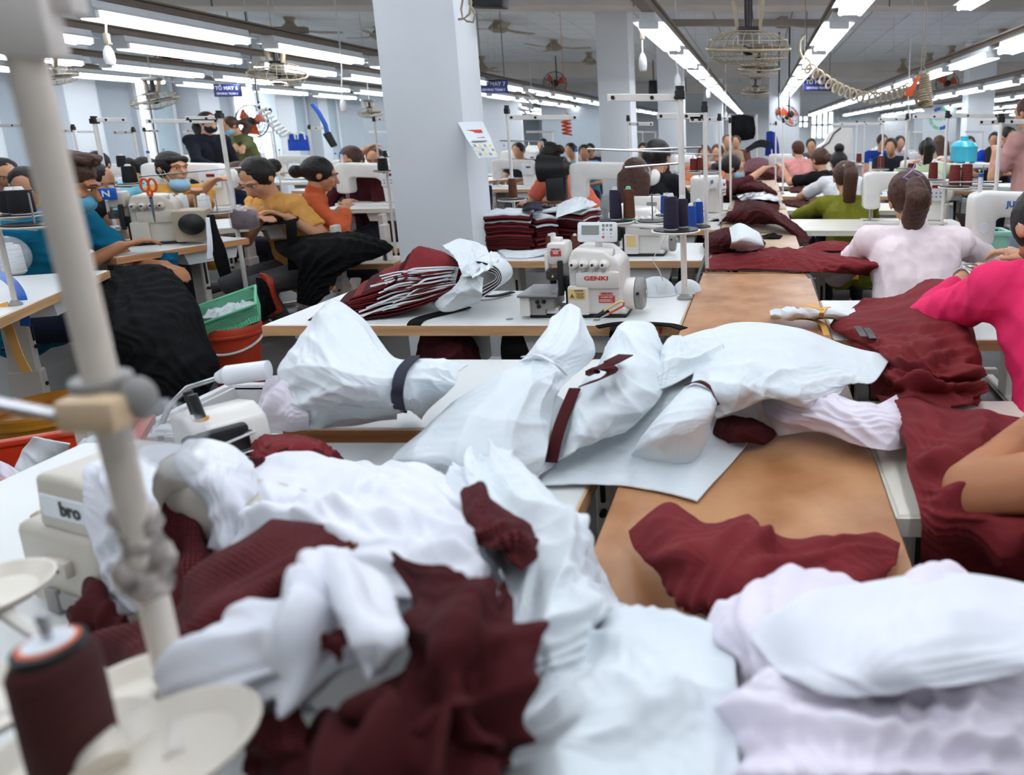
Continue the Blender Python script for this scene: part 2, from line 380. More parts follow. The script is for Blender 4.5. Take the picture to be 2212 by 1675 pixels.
# back wall and far windows
wb = struct('wall_back', MB().box((2, YB + .1, CZ / 2), (24, .2, CZ)), 'white_wall')
def backwin(n, xa, xb, ya, yb, m='pane', Y=YB - .06, mull=1):
    a, b = P(xa, ya, Y), P(xb, yb, Y); mb = MB()
    for x in [a.x + (b.x - a.x) * i / (mull + 1) for i in range(mull + 2)]: mb.box((x, Y, (a.z + b.z) / 2), (.09, .1, a.z - b.z))
    for z in (a.z, b.z, (a.z + b.z) / 2): mb.box(((a.x + b.x) / 2, Y, z), (b.x - a.x, .1, .08))
    o = struct(f'window_{n}', mb, 'white_wall'); MB().box(((a.x + b.x) / 2, Y + .02, (a.z + b.z) / 2), (b.x - a.x, .03, a.z - b.z)).build('pane', m, o, 0)
backwin(11, 1752, 1800, 240, 300, mull=3); backwin(12, 1722, 1746, 250, 276); backwin(13, 1590, 1612, 245, 290); backwin(14, 1810, 1862, 232, 262, 'blind'); backwin(15, 1180, 1240, 225, 270, 'blind')
# partition walls in the distance left of the second column
a, b = P(1024, 200, 16), P(1120, 200, 16); struct('wall_partition', MB().box(((a.x + b.x) / 2, 16.1, 1.2), (b.x - a.x, .1, 2.4)), 'white_wall')
a, b = P(1165, 200, 20), P(1292, 200, 20); struct('wall_grey', MB().box(((a.x + b.x) / 2, 20.1, 1.25), (b.x - a.x, .1, 2.5)), 'wall')
a, b = P(774, 200, 14), P(850, 200, 14); struct('wall_panelled', MB().box(((a.x + b.x) / 2, 14.1, 1.2), (b.x - a.x, .1, 2.4)), 'wall')

# ---------------------------------------------------------------- lamp rows
ORD = ['first', 'second', 'third', 'fourth', 'fifth', 'sixth', 'seventh', 'eighth', 'ninth', 'tenth', 'eleventh', 'twelfth', 'thirteenth', 'fourteenth', 'fifteenth', 'sixteenth']
def make_lamp():
    t = thing('fluorescent_lamp', 'lamp', 'lamp', (0, 0, 0))
    MB().prism([(-.045, .09), (.045, .09), (.05, .05), (.1, .034), (.105, .026), (.04, .034), (-.04, .034), (-.105, .026), (-.1, .034), (-.05, .05)], -.64, .64).build('reflector', 'lampw', t, 0)
    for s in (-1, 1):
        MB().cyl((.055 * s, -.6, -.006), (.055 * s, .6, -.006), .015, n=8).build('tube', 'glow', t)
        MB().box((0, s * .625, .012), (.13, .025, .05), bev=.006, seg=1).build('lamp_holder', 'lampw', t)
    MB().box((0, 0, .024), (.11, 1.18, .006)).build('reflector_glare', 'glow', t, 0)  # glowing strip added to imitate the tubes' glare on the reflector underside
    return t
def rail(x, ya, yb, z, nm):
    t = thing('lamp_rail', f'long painted steel lamp rail {nm}', 'rail', (x, ya, z))
    MB().box((0, (yb - ya) / 2, 0), (.09, yb - ya, .05), bev=.006, seg=1).build('channel', 'rail', t)
    MB().box((.0, (yb - ya) / 2, .032), (.13, yb - ya, .012)).build('flange', 'rail', t, 0)
    for k in range(int((yb - ya) / 3)):
        MB().cyl((0, 1 + k * 3, .03), (0, 1 + k * 3, CZ - z), .003, n=6).build('hanger_rod', 'beam', t)
    return t
LZ = 2.05
lamp0 = None
ROWS = [(-8.3, 5.6, 'nearest the window wall', 14), (-6.9, 4.5, 'second from the window wall', 12), (-5.15, 4.3, 'third from the window wall', 12), (-3.95, 4.3, 'passing behind the white column', 15),
        (-.72, 4.75, 'on the column side of the big cage fan', 16), (.52, 4.75, 'between the big cage fan and coiled hose', 16), (2.12, 5.0, 'over the hanging tan coil', 16), (3.6, 8.5, 'two rows past the coiled hose', 14), (5.2, 10.0, 'three rows past the coiled hose', 13), (6.9, 11.0, 'four rows past the coiled hose', 12), (8.6, 11.0, 'five rows past the coiled hose', 12), (10.4, 11.0, 'six rows past the coiled hose', 12)]
for ri, (x, y0, nm, cnt) in enumerate(ROWS):
    rail(x, y0 - .5, y0 + cnt * 1.56 + .3, LZ + .115, nm)
    for k in range(cnt):
        lab = f'{ORD[k]} fluorescent lamp along the row {nm}'
        grp = f'fluorescent lamps on the rail {nm}'
        if lamp0 is None: lamp0 = make_lamp(); lamp0.location = (x, y0 + k * 1.56 + .64, LZ); lamp0['label'] = lab; lamp0['group'] = grp
        else: dup(lamp0, (x, y0 + k * 1.56 + .64, LZ), 0, lab, grp)
# lamps of the rows that pass over and behind the camera's place
for x, y, nm in ((-3.95, 3.45, 'white fluorescent lamp cut by the top edge above the leaning pole'), (.52, 3.6, 'white fluorescent lamp cut by the top edge beyond the cage fan'), (1.9, 6.2, 'lone short white lamp on the ceiling side of the tan coil')):
    dup(lamp0, (x, y, LZ + (.0 if x != 1.9 else .45)), 0, nm, 'fluorescent lamps standing alone')
NEARX = ((-3.95, 'row above the teal shirt man'), (-2.4, 'row in front of the white column'), (-.72, 'row above the foreground heap'), (.52, 'row above the brown hardboard'), (2.12, 'row above the coral sleeve'))
for x, nm in NEARX:
    for k, y in enumerate((.2, 1.75, 3.3)):
        if x == -3.95 and k == 2: continue
        if x == .52 and k == 2: continue
        dup(lamp0, (x, y, LZ + .45), 0, f'{ORD[k]} lamp overhead, out of view, of the {nm}', 'lamps above the nearest tables')
# cross bars between rails
for (xa, xb, y, nm) in ((-.78, .6, 4.3, 'carrying the big cage fan'), (-.78, .6, 5.9, 'behind the big cage fan'), (-5.2, -3.9, 6.3, 'carrying the cage fan above the orange wall fan')):
    o = MB().box(((xa + xb) / 2, y, LZ + .19), (xb - xa, .06, .05), bev=.004, seg=1).build('cross_bar', 'rail'); tag(recenter(o), f'brown painted cross bar between lamp rails {nm}', 'bar')
# ---------------------------------------------------------------- tables
TZ = .77
TABLES = []
def on_table(x, y, m=.02):
    for (cx, cy, w, d, rz, h) in TABLES:
        a = -R(rz); dx, dy = x - cx, y - cy; u, v = dx * math.cos(a) - dy * math.sin(a), dx * math.sin(a) + dy * math.cos(a)
        if abs(u) < w / 2 + m and -m < v < d + m and abs(h - TZ) < .01: return True
    return False
def table(name, label, loc, w, d, rz=0, edge='edge', top='laminate', h=TZ, legs=True, tray=True, cat='table', ruler=False, group=None, motor=False):
    """origin on the floor under the middle of the front edge; runs back along +y"""
    t = thing(name, label, cat, (loc[0], loc[1], 0), rz, group); th = .036; TABLES.append((loc[0], loc[1], w, d, rz, h))
    MB().box((0, d / 2, h - th / 2), (w - .008, d - .008, th), bev=.003, seg=1).build('tabletop', top, t)
    e = MB()
    for y in (.002, d - .002): e.box((0, y, h - th / 2 - .0015), (w, .005, th - .003))
    for x in (-w / 2 + .002, w / 2 - .002): e.box((x, d / 2, h - th / 2 - .0015), (.005, d - .004, th - .003))
    e.build('edge_band', edge, t, 0)
    if ruler:
        r = MB()
        for i in range(int(w / .01)): r.box((-w / 2 + .005 + i * .01, -.001, h - .006 - (.003 if i % 5 == 0 else 0)), (.0012, .003, .008 if i % 5 else .014))
        r.build('ruler_marks', 'grey', t, 0)['kind'] = 'stuff'
    if legs:
        for s in (-1, 1):
            x = s * (w / 2 - .09)
            g = MB().box((x, d / 2, .42), (.04, .09, .66), bev=.006, seg=1).box((x, d / 2, .2), (.05, .11, .34), bev=.006, seg=1)
            g.box((x, d / 2, .03), (.05, d * .95, .04), bev=.008, seg=1).box((x, d / 2, h - th - .015), (.05, d * .8, .025), bev=.004, seg=1)
            L = g.build('leg', 'metal_w', t)
            for zz in (.3, .47): MB().cyl((x, d / 2 - .06, zz), (x, d / 2 + .06, zz), .009, n=8).build('bolt', 'darkm', L)
            MB().box((x, d / 2 - .046, .56), (.012, .004, .13), bev=.004).build('slot', 'dark', L)
        MB().box((0, d * .7, .12), (w - .2, .04, .03), bev=.004, seg=1).build('cross_rail', 'metal_w', t)
        MB().box((0, d * .45, .1), (.34, .24, .018), bev=.005).build('treadle', 'darkm', t)
    if tray: MB().prism([(-.15, 0), (.15, 0), (.13, -.07), (-.13, -.07)], .04, .2).build('drawer', 'whitep', t, loc=(w * .22, 0, h - th))
    if motor:
        m_ = MB().cyl((.0, d * .6, .6), (.17, d * .6, .6), .075, n=20).box((.08, d * .6, .69), (.1, .06, .07), bev=.01); m_.build('motor', 'darkm', t)
        MB().box((-.15, d * .6, .62), (.1, .2, .18), bev=.01).build('control_unit', 'grey', t)
    return t
LX0, LX1 = -1.335, -.252
lx, lw = (LX0 + LX1) / 2, LX1 - LX0
table('sewing_table', 'white sewing table with pale wood edge holding the orange-lettered overlock machine', (lx - .135, 2.16), lw + .27, .5, edge='edge', motor=True)
table('sewing_table', 'white table behind the orange-lettered overlock, carrying maroon folded stacks', (lx - .02, 3.31), lw, .55, motor=True)
for k, y in enumerate((4.4, 5.55, 6.7, 7.85, 9.6, 11.3, 13)): table('sewing_table', f'{ORD[k + 2]} table from the camera in the row left of the hardboard run', (lx, y), lw, .55, motor=k < 3)
table('packing_table', 'white topped table with worn brown edge under the tied white paper bundles', (-.645, 1.36), .71, .46, edge='edge_o', tray=False)
table('sewing_table', 'white table buried under the foreground maroon and white heap', (-.83, .28), 1.06, 1.02, tray=False, legs=True)
table('bench', 'low pale bench with wood edge under the overlock table, near hanging maroon cloth', (-.96, 2.3), .62, .3, h=.52, tray=False, edge='edge_o', cat='bench')
# right row
rx, rw = .222 + .58, 1.16
table('sewing_table', 'cream table with thick front edge beside the coral sleeved arm', (rx, 1.02), rw, .5, edge='laminate_c', top='laminate_c')
table('sewing_table', 'grey-white table under maroon garments by the pink top worker', (rx, 2.0), rw, .5)
table('sewing_table', 'ruled white table of the pale pink shirt worker', (rx, 3.14), rw, .6, edge='laminate_c', top='laminate_c', ruler=True, motor=True)
table('sewing_table', 'ruled cream table right behind the olive blouse worker', (rx, 4.36), rw, .58, edge='laminate_c', top='laminate_c', ruler=True)
table('sewing_table', 'cream table under the elbow of the olive blouse worker', (rx, 5.5), rw, .58, edge='laminate_c', top='laminate_c', ruler=True)
for k, y in enumerate((6.75, 8.0, 9.3, 10.8, 12.5)): table('sewing_table', f'{ORD[k + 5]} table from the camera in the row right of the hardboard run', (rx, y), rw, .56)
table('sewing_table', 'white table hidden under the big lilac-white heap at the bottom', (.42, .06), 1.5, .64, tray=False)
# hardboard run between the rows
b = MB().box((-.014, 1.86, TZ + .004), (.462, 2.25, .006), bev=.0015, seg=1).build('hardboard', 'board'); tag(recenter(b), 'long worn brown hardboard sheet bridging the two table rows', 'board')
b = MB().box((-.02, 2.965, TZ + .0035), (.47, .012, .007)).build('binding_tape', 'dark'); tag(recenter(b), 'black binding strip across the far end of the brown hardboard', 'tape')
for k, (ya, yb, lab) in enumerate(((3.05, 4.2, 'pale hardboard sheet under the maroon cloth folded over its near end'), (4.26, 5.5, 'pale hardboard sheet carrying the maroon roll'), (5.56, 7.2, 'pale hardboard sheet below the masked reaching woman'), (7.3, 9.3, 'farthest pale hardboard sheet between the rows'))):
    b = MB().box((-.014, (ya + yb) / 2, TZ + .004), (.462, yb - ya, .006), bev=.0015, seg=1).build('hardboard', 'board_p'); tag(recenter(b), lab, 'board')
# left side tables
def table_edge(label, pa, pb, d, edge='edge_o', **k):
    a, b = T(*pa, TZ), T(*pb, TZ); v = b - a
    return table('sewing_table', label, ((a.x + b.x) / 2, (a.y + b.y) / 2), v.length, d, math.degrees(math.atan2(v.y, v.x)), edge=edge, **k)
table_edge('white table with light orange edge in front of the teal shirt man', (-60, 712), (236, 583), .62, edge='edge')
table_edge('white table with worn orange edge carrying the beige overlock', (250, 556), (537, 514), .62, motor=True)
table_edge('white table of the woman in the printed yellow shirt', (470, 494), (690, 476), .6, edge='laminate_c')
table_edge('white table of the woman in the orange shirt', (690, 452), (880, 450), .6, edge='laminate_c', ruler=True)
for k, (a, b, lab) in enumerate((((130, 440), (330, 432), 'white table behind the teal shirt man, under the blue-shirted woman'), ((330, 415), (500, 408), 'white table of the woman in plain yellow with lowered mask'), ((560, 395), (740, 392), 'white table behind the orange shirt woman'), ((-40, 440), (100, 432), 'white table beyond the teal shirt man by the window wall'),
        ((1040, 392), (1180, 380), 'white table with orange edge right of the white column'), ((1100, 366), (1230, 360), 'white table of the coral shirt worker'), ((1480, 392), (1560, 388), 'white table next to the masked reaching woman'))):
    table_edge(lab, a, b, .55, edge='edge_o' if k in (4,) else 'laminate_c')
for k, (x, y, z) in enumerate(((720, 571, .5), (818, 536, .5))):
    p = T(x + 45, y, z)
    table('bench', ('wooden stool bench nearest the maroon striped bundle', 'wooden stool bench against the white column')[k], (p.x, p.y), .5, .32, h=z, tray=False, edge='edge_o', top='laminate_c', cat='bench', rz=8)

# ---------------------------------------------------------------- machines
def lockstitch(label, loc, rz=0, body='machine', red=True, lod=0, letters=None, s=1.0):
    if not on_table(loc[0], loc[1]): table('sewing_table', 'table under the ' + label, (loc[0] - .2 * math.sin(-R(rz)) * 0, loc[1] - .28), 1.0, .56, 0)
    t = thing('sewing_machine', label, 'sewing machine', loc, rz); t.scale = (s, s, s)
    MB().box((0, .0, .008), (.5, .18, .016), bev=.004).build('bed', 'machine' if body == 'machine' else body, t)
    C = [(.1, .016), (.24, .016), (.245, .2), (.235, .27), (.2, .3), (-.2, .31), (-.245, .295), (-.25, .26), (-.25, .1), (-.235, .085), (-.165, .085), (-.15, .1), (-.15, .19), (-.13, .205), (.05, .2), (.09, .17)]
    MB().prism(C, -.05, .06, bev=.014).build('body', body, t, 50)
    MB().lathe([(.055, 0), (.066, .01), (.066, .03), (.05, .045), (.03, .055)], (.245, 0, .2), 20, 'X').build('handwheel', body, t)
    if lod < 2:
        MB().cyl((-.205, 0, .03), (-.205, 0, .1), .006, n=8).build('needle_bar', 'steel', t)
        MB().box((-.205, -.012, .022), (.016, .035, .008), bev=.002).cyl((-.19, 0, .025), (-.19, 0, .1), .004, n=8).build('presser_foot', 'steel', t)
        MB().box((-.205, -.04, .017), (.09, .05, .003)).build('needle_plate', 'steel', t)
        MB().lathe([(.022, 0), (.024, .006), (.016, .012), (.018, .022), (.012, .03), (.004, .032)], (-.2, -.052, .16), 16, 'Y').build('tension_dial', 'whitep', t).rotation_euler = (0, 0, 0)
        MB().cyl((-.21, .0, .3), (-.21, .0, .37), .009, n=10).build('thread_post', 'whitep', t); MB().cyl((-.21, 0, .37), (-.21, 0, .385), .011, n=10).build('post_cap', 'blue', t)
    c = MB().box((.165, -.062, .2), (.13, .025, .12), bev=.006).build('control_panel', 'lampw', t)
    if red: MB().box((.175, -.076, .225), (.05, .004, .018)).build('display', mat('red_display', (150, 30, 24), .3, var=.4, scale=60), c)
    if lod == 0:
        k = MB()
        for i in range(4):
            for j in range(2): k.cyl((.125 + i * .026, -.074, .165 + j * .022), (.125 + i * .026, -.079, .165 + j * .022), .006, n=8)
        k.build('buttons', 'grey', c)['kind'] = 'stuff'
    if letters: text(letters, .034, 'blue', t, Matrix.Translation((-.08, -.053, .26)) @ FRONT, bold=.001)
    return t
def overlock(label, loc, rz=0, body='machine', full=False, lod=0, s=1.0):
    """safety-stitch machine, needle at the left, wheel at the right; origin on the table"""
    t = thing('overlock_machine', label, 'sewing machine', loc, rz); t.scale = (s, s, s)
    MB().box((.19, .09, .006), (.33, .17, .012), bev=.003).build('oil_pan', 'dark', t)
    MB().box((.155, .02, .055), (.012, .01, .08)).build('guard_gap', 'dark', t, 0)
    MB().prism([(.0, .012), (.035, .012), (.035, .078), (0, .078)], -.02, .15, bev=.006).build('bed_arm', body, t)
    MB().box((.065, .06, .083), (.135, .18, .009), bev=.002).build('cloth_plate', 'steel', t)
    MB().prism([(.036, .014), (.085, .014), (.085, .034), (.115, .034), (.115, .074), (.036, .074)], -.012, .12, bev=.003).build('looper_cover', 'grey', t)
    k = MB()
    for x, z in ((.06, .06), (.082, .062), (.064, .045)): k.cyl((x, -.012, z), (x, -.017, z), .007, n=12)
    k.build('screw', 'dark', t)
    MB().box((.1, .02, .025), (.05, .03, .022), bev=.004).build('foot_block', body, t)
    # lower right cover and main casting
    MB().box((.198, .02, .064), (.072, .07, .1), bev=.008).build('front_cover', body, t)
    MB().prism([(.165, .012), (.34, .012), (.345, .15), (.34, .19), (.29, .235), (.185, .24), (.165, .2)], .0, .17, bev=.012).build('body', body, t, 50)
    MB().box((.265, .0, .135), (.15, .03, .06), bev=.012).build('name_cover', body, t)
    MB().box((.125, .06, .22), (.065, .1, .075), bev=.012).box((.135, .08, .17), (.04, .07, .08), bev=.006).build('head', body, t)
    MB().box((.092, .03, .19), (.012, .05, .06), bev=.004).build('lever', body, t)
    MB().cyl((.105, .06, .25), (.105, .06, .285), .009, n=10).box((.12, .06, .262), (.03, .03, .018), bev=.004).build('lifter_post', body, t)
    if lod < 2:
        MB().box((.112, .01, .152), (.05, .012, .042), bev=.006).build('eye_guard', mat('smoked_guard', (70, 66, 64), .15, alpha=.75), t)
        MB().box((.14, .0, .14), (.016, .02, .12), bev=.004).box((.15, .03, .115), (.05, .03, .05), bev=.008).build('thread_lever', 'dark', t)
        MB().cyl((.118, .04, .09), (.118, .04, .15), .005, n=8).box((.118, .02, .092), (.022, .05, .008), bev=.002).build('needle_clamp', 'steel', t)
    for i in range(4):
        x = .187 + i * .034
        kn = MB().lathe([(.006, .012), (.016, .006), (.0165, -.004), (.0135, -.008), (.0135, -.016), (.008, -.022), (.004, -.022)], (x, -.004, .188), 18, 'Y').build('tension_knob', body, t)
        MB().cyl((x - .002, -.026, .189), (x - .002, -.0275, .189), .0045, n=10).build('knob_hole', 'dark', kn)
        if lod == 0: MB().prism([(x - .006, .175), (x + .008, .172), (x - .008, .158)], -.012, -.006).build('thread_hook', 'steel', kn)
    MB().cyl((.19, .035, .214), (.315, .035, .214), .022, n=18).build('thread_rail', body, t)
    MB().box((.255, .011, .205), (.12, .004, .003)).build('rail_slot', 'dark', t, 0)
    MB().lathe([(.03, -.05), (.05, -.03), (.055, 0), (.056, .035)], (.345, .07, .072), 26, 'X').build('wheel_guard', body, t)
    hw = MB().lathe([(.048, .034), (.057, .038), (.057, .056), (.05, .064), (.02, .064), (.018, .068)], (.345, .07, .072), 30, 'X').build('handwheel', 'grey', t)
    MB().cyl((.414, .07, .072), (.418, .07, .072), .012, n=14).build('hub', 'steel', hw); MB().cyl((.35 + .045, .014, .085), (.35 + .045, .0, .085), .005, n=8).build('set_screw', 'dark', hw)
    MB().box((.33, .05, .02), (.05, .08, .03), bev=.01).build('rear_foot', body, t)
    if full:
        pm = Matrix.Translation((.257, .06, .288)) @ Matrix.Rotation(R(-12), 4, 'X')
        pn = MB().box((0, 0, 0), (.135, .022, .068), bev=.008).build('control_panel', 'lampw', t); pn.matrix_local = pm
        MB().box((-.022, -.0115, .006), (.06, .002, .032), bev=.0008, seg=1).build('screen', 'lcd', pn, 0)
        bt = MB()
        for x, z in ((.022, .022), (.035, .022), (.048, .022), (.022, .008), (.048, .008)): bt.box((x, -.0118, z), (.009, .002, .009), bev=.001, seg=1)
        bt.build('button', 'grey', pn); bt = MB()
        for x, z, in ((.022, -.006), (.048, -.006), (.035, .007)): bt.cyl((x, -.011, z), (x, -.0125, z), .0018, n=8)
        bt.build('key_dots', 'dark', pn); MB().lathe([(.0045, 0), (.0045, .0015)], (.022, -.0125, -.018), 12, 'Y').build('red_ring', 'orange', pn); MB().box((.048, -.0118, -.018), (.006, .002, .002)).build('red_dash', 'orange', pn)
        MB().cyl((.257, .07, .235), (.257, .07, .265), .012, n=12).build('panel_post', 'whitep', t)
        text('GENKI', .0235, 'textr', t, Matrix.Translation((.262, -.0155, .142)) @ FRONT, 'brand_lettering', .0007, sxy=(1.2, .82))
        lb = MB().box((.125, .009, .226), (.036, .002, .026)).build('head_label', 'label_r', t, 0)
        MB().box((.125, .0085, .237), (.036, .002, .01)).build('head_strip', 'lampw', t, 0)
        text('GENKI', .0088, 'textr', t, Matrix.Translation((.125, .0068, .237)) @ FRONT, bold=.0003, sxy=(1.15, .9)); text('GK6800\nSERIES', .0062, 'textw', t, Matrix.Translation((.125, .0072, .226)) @ FRONT, bold=.0002)
        MB().box((.195, -.0155, .087), (.06, .002, .036)).build('caution_label', 'label_y', t, 0)
        text('CAUTION', .0068, 'textk', t, Matrix.Translation((.202, -.017, .1)) @ FRONT, bold=.0001)
        tri = MB()
        for a, b_ in (((.172, .076), (.186, .076)), ((.172, .076), (.179, .089)), ((.186, .076), (.179, .089))): tri.cyl((a[0], -.017, a[1]), (b_[0], -.017, b_[1]), .0007, n=6)
        for i in range(6): tri.box((.206, -.0168, .092 - i * .0035), (.03 - (i % 3) * .004, .0008, .0011))
        tri.ball((.179, -.017, .081), (.0022, .0007, .003)); tri.build('caution_print', 'textk', t, 0)['kind'] = 'stuff'
        MB().box((.292, -.0015, .068), (.054, .003, .024)).build('red_plate', 'label_r', t, 0)
        text('GENKI', .0115, 'textr', t, Matrix.Translation((.292, -.002, .087)) @ FRONT, bold=.0004, sxy=(1.2, .8)); text('* GK-6800D-4LTD *', .0056, 'textw', t, Matrix.Translation((.292, -.004, .075)) @ FRONT, bold=.0002)
        ln = MB()
        for i in range(3): ln.box((.29 - .004 * (i % 2), -.0032, .067 - i * .0035), (.044 - .006 * (i % 2), .0006, .0012))
        ln.build('plate_print', 'textw', t, 0)['kind'] = 'stuff'
        MB().prism([(.107, .142), (.116, .142), (.1115, .151)], .0025, .0045).build('warning_triangle', 'label_y', t, 0)
        MB().cyl((.25, .05, -.0), (.25, .05, .02), .016, n=14).cyl((.285, .0, .02), (.285, .03, .02), .014, n=14).build('rubber_foot', 'dark', t)
    return t
g = T(1128, 688, TZ)
hero = overlock('white overlock machine with orange-red lettering and grey screen panel', (g.x, g.y - .0, TZ), 0, full=True, s=.98)
p = T(1352, 556, TZ)
o2 = overlock('white overlock with yellow caution label behind the orange-lettered machine', (p.x - .17, p.y + .02, TZ), 0, lod=1)
MB().box((.198, -.0165, .08), (.045, .002, .055)).build('caution_label', 'label_y', o2, 0); MB().box((.27, -.0165, .15), (.055, .002, .014)).build('maker_label', 'navy_sign', o2, 0)
p = T(1262, 462, TZ); m3 = lockstitch('large white machine with bulky black motor beside the long-haired woman', (p.x + .2, p.y + .1, TZ), 0, red=False, s=1.25)
MB().cyl((-.44, 0, .27), (-.28, 0, .27), .085, .07, 20).cyl((-.28, 0, .27), (-.24, 0, .27), .05, .03, 16).box((-.34, 0, .15), (.12, .1, .16), bev=.02).build('servo_motor', 'dark', m3)
p = P(1393, 440, 3.8); pn = MB().box((0, 0, 0), (.18, .03, .08), bev=.008).build('panel_box', 'machine'); pn.location = p
tag(pn, 'cream control box with small screen behind the spool trays', 'control box'); MB().box((.04, -.016, .0), (.055, .003, .018)).build('screen', 'lcd', pn, 0)
MB().cyl((0, .02, -.15), (0, .02, -.02), .012, n=10).box((0, .02, -.19), (.3, .16, .1), bev=.02).build('stand_post', 'machine', pn)
p = T(1525, 478, TZ); lockstitch('white machine seen end-on left of the pale hardboard run', (p.x, p.y + .25, TZ), 78, letters='JUKI')
p = T(1958, 486, TZ); lockstitch('white lockstitch machine partly hidden by the pale pink worker\'s head', (p.x, p.y + .12, TZ), 0, s=1.12)
p = T(2170, 577, TZ); lockstitch('white lockstitch machine at the right edge by the braceleted hand', (p.x + .12, p.y + .08, TZ), 0, letters='JUKI', s=1.1)
p = T(160, 542, TZ); mb_ = overlock('beige overlock with blue emblem plate in front of the teal shirt man', (p.x + .02, p.y + .06, TZ), 28, body='machine_b', s=1.15)
MB().box((.4, .0, .09), (.13, .16, .15), bev=.012).build('belt_cover', 'tan', mb_); MB().lathe([(.05, 0), (.05, -.02), (.03, -.035), (.012, -.04)], (.41, -.08, .1), 22, 'Y').build('black_knob', 'dark', mb_)
MB().box((.1, -.005, .25), (.075, .012, .055), bev=.004).build('emblem_plate', 'blue', mb_); text('N', .04, 'textw', mb_, Matrix.Translation((.1, -.012, .25)) @ FRONT, 'emblem', .001)
for (x, y, Y, rz, s, lab, f) in ((385, 455, None, 10, 1.2, 'long white machine arm behind the beige overlock', 0), (790, 446, None, 0, 1.15, 'white machine with red display in front of the orange shirt woman', 0), (240, 425, None, 15, 1, 'white machine behind the teal shirt man beside the thread pole', 1), (445, 402, None, 0, 1, 'white machine under the arm of the woman with lowered mask', 1), (630, 388, None, 0, 1, 'white machine left of the maroon sweater woman', 1),
        (1120, 378, None, 0, 1.1, 'white machine right of the hanging calendar', 1), (1165, 352, None, 0, 1.1, 'white machine in front of the coral shirt worker', 1), (1475, 385, None, 60, 1, 'white machine beside the striped shirt worker', 1), (1700, 382, None, 0, 1, 'white machine by the far pink shirt worker', 1), (2000, 410, None, 0, 1, 'white machine behind the maroon spools', 1)):
    p = T(x, y, TZ); lockstitch(lab, (p.x, p.y + .15, TZ), rz, lod=f, s=s)
# the near machine at the left, half under white cloth
nm = thing('cover_stitch_machine', 'beige machine at the left under draped white cloth, lettering half hidden', 'sewing machine', (-.85, .83, TZ), -18); nm.scale = (.68, .68, .68)
MB().box((0, .02, .09), (.30, .2, .17), bev=.02).build('body', 'machine_b', nm, 50); MB().box((-.175, .04, .08), (.06, .16, .16), bev=.02).build('side_cover', 'tan', nm, 50)
MB().prism([(-.085, .17), (.17, .17), (.16, .27), (.02, .285), (-.07, .28)], -.07, .1, bev=.012).build('head', 'machine_b', nm, 50)
MB().box((.34, .05, .2), (.36, .12, .09), bev=.02).build('arm', 'machine_b', nm, 50)
MB().box((.02, -.0725, .225), (.15, .004, .045), bev=.0015, seg=1).build('name_plate', 'lampw', nm); text('bro', .04, 'textk', nm, Matrix.Translation((.03, -.0755, .225)) @ FRONT, bold=.0008)
MB().box((-.02, -.085, .11), (.07, .018, .034), bev=.006).build('socket', 'machine_b', nm); MB().cyl((-.035, -.094, .11), (-.035, -.096, .11), .004, n=8).cyl((-.005, -.094, .11), (-.005, -.096, .11), .004, n=8).build('socket_hole', 'dark', nm)
MB().box((.03, -.083, .035), (.13, .012, .035), bev=.005).box((-.06, -.083, .03), (.035, .012, .05), bev=.005).build('clamp_block', 'grey', nm)
MB().cyl((.0, .09, .17), (.0, .09, .2), .06, .05, 20).build('oil_cap', 'machine_b', nm)
p = T(500, 1015, TZ)
fm = thing('overlock_machine', 'cream machine top with two dark knobs and chrome bail by the white bin', 'sewing machine', (p.x, p.y, TZ), -38); fm.scale = (.62, .62, .62)
MB().prism([(-.16, 0), (.1, 0), (.1, .1), (.07, .17), (-.02, .19), (-.16, .16)], -.09, .09, bev=.012).build('body', 'machine', fm, 50)
for i, x in enumerate((-.03, .015)):
    MB().cyl((x, -.05, .17), (x - .015, -.06, .255), .013, .012, 14).build('knob_post', 'dark', fm); MB().cyl((x, -.05, .165), (x - .003, -.052, .185), .019, n=14).build('collar', 'yellow', fm)
MB().box((.1, -.03, .12), (.04, .12, .1), bev=.01).cyl((.06, -.1, .06), (.1, -.1, .16), .02, n=12).build('head_block', 'dark', fm)
MB().tube([(.1, -.06, .1), (.16, -.08, .14), (.21, -.06, .16), (.2, .02, .17), (.13, .03, .15), (.1, 0, .12)], .005).build('bail', 'steel', fm); MB().box((.17, -.02, .11), (.1, .09, .004), (0, R(-15), 0), bev=.001, seg=1).build('guide_plate', 'steel', fm)

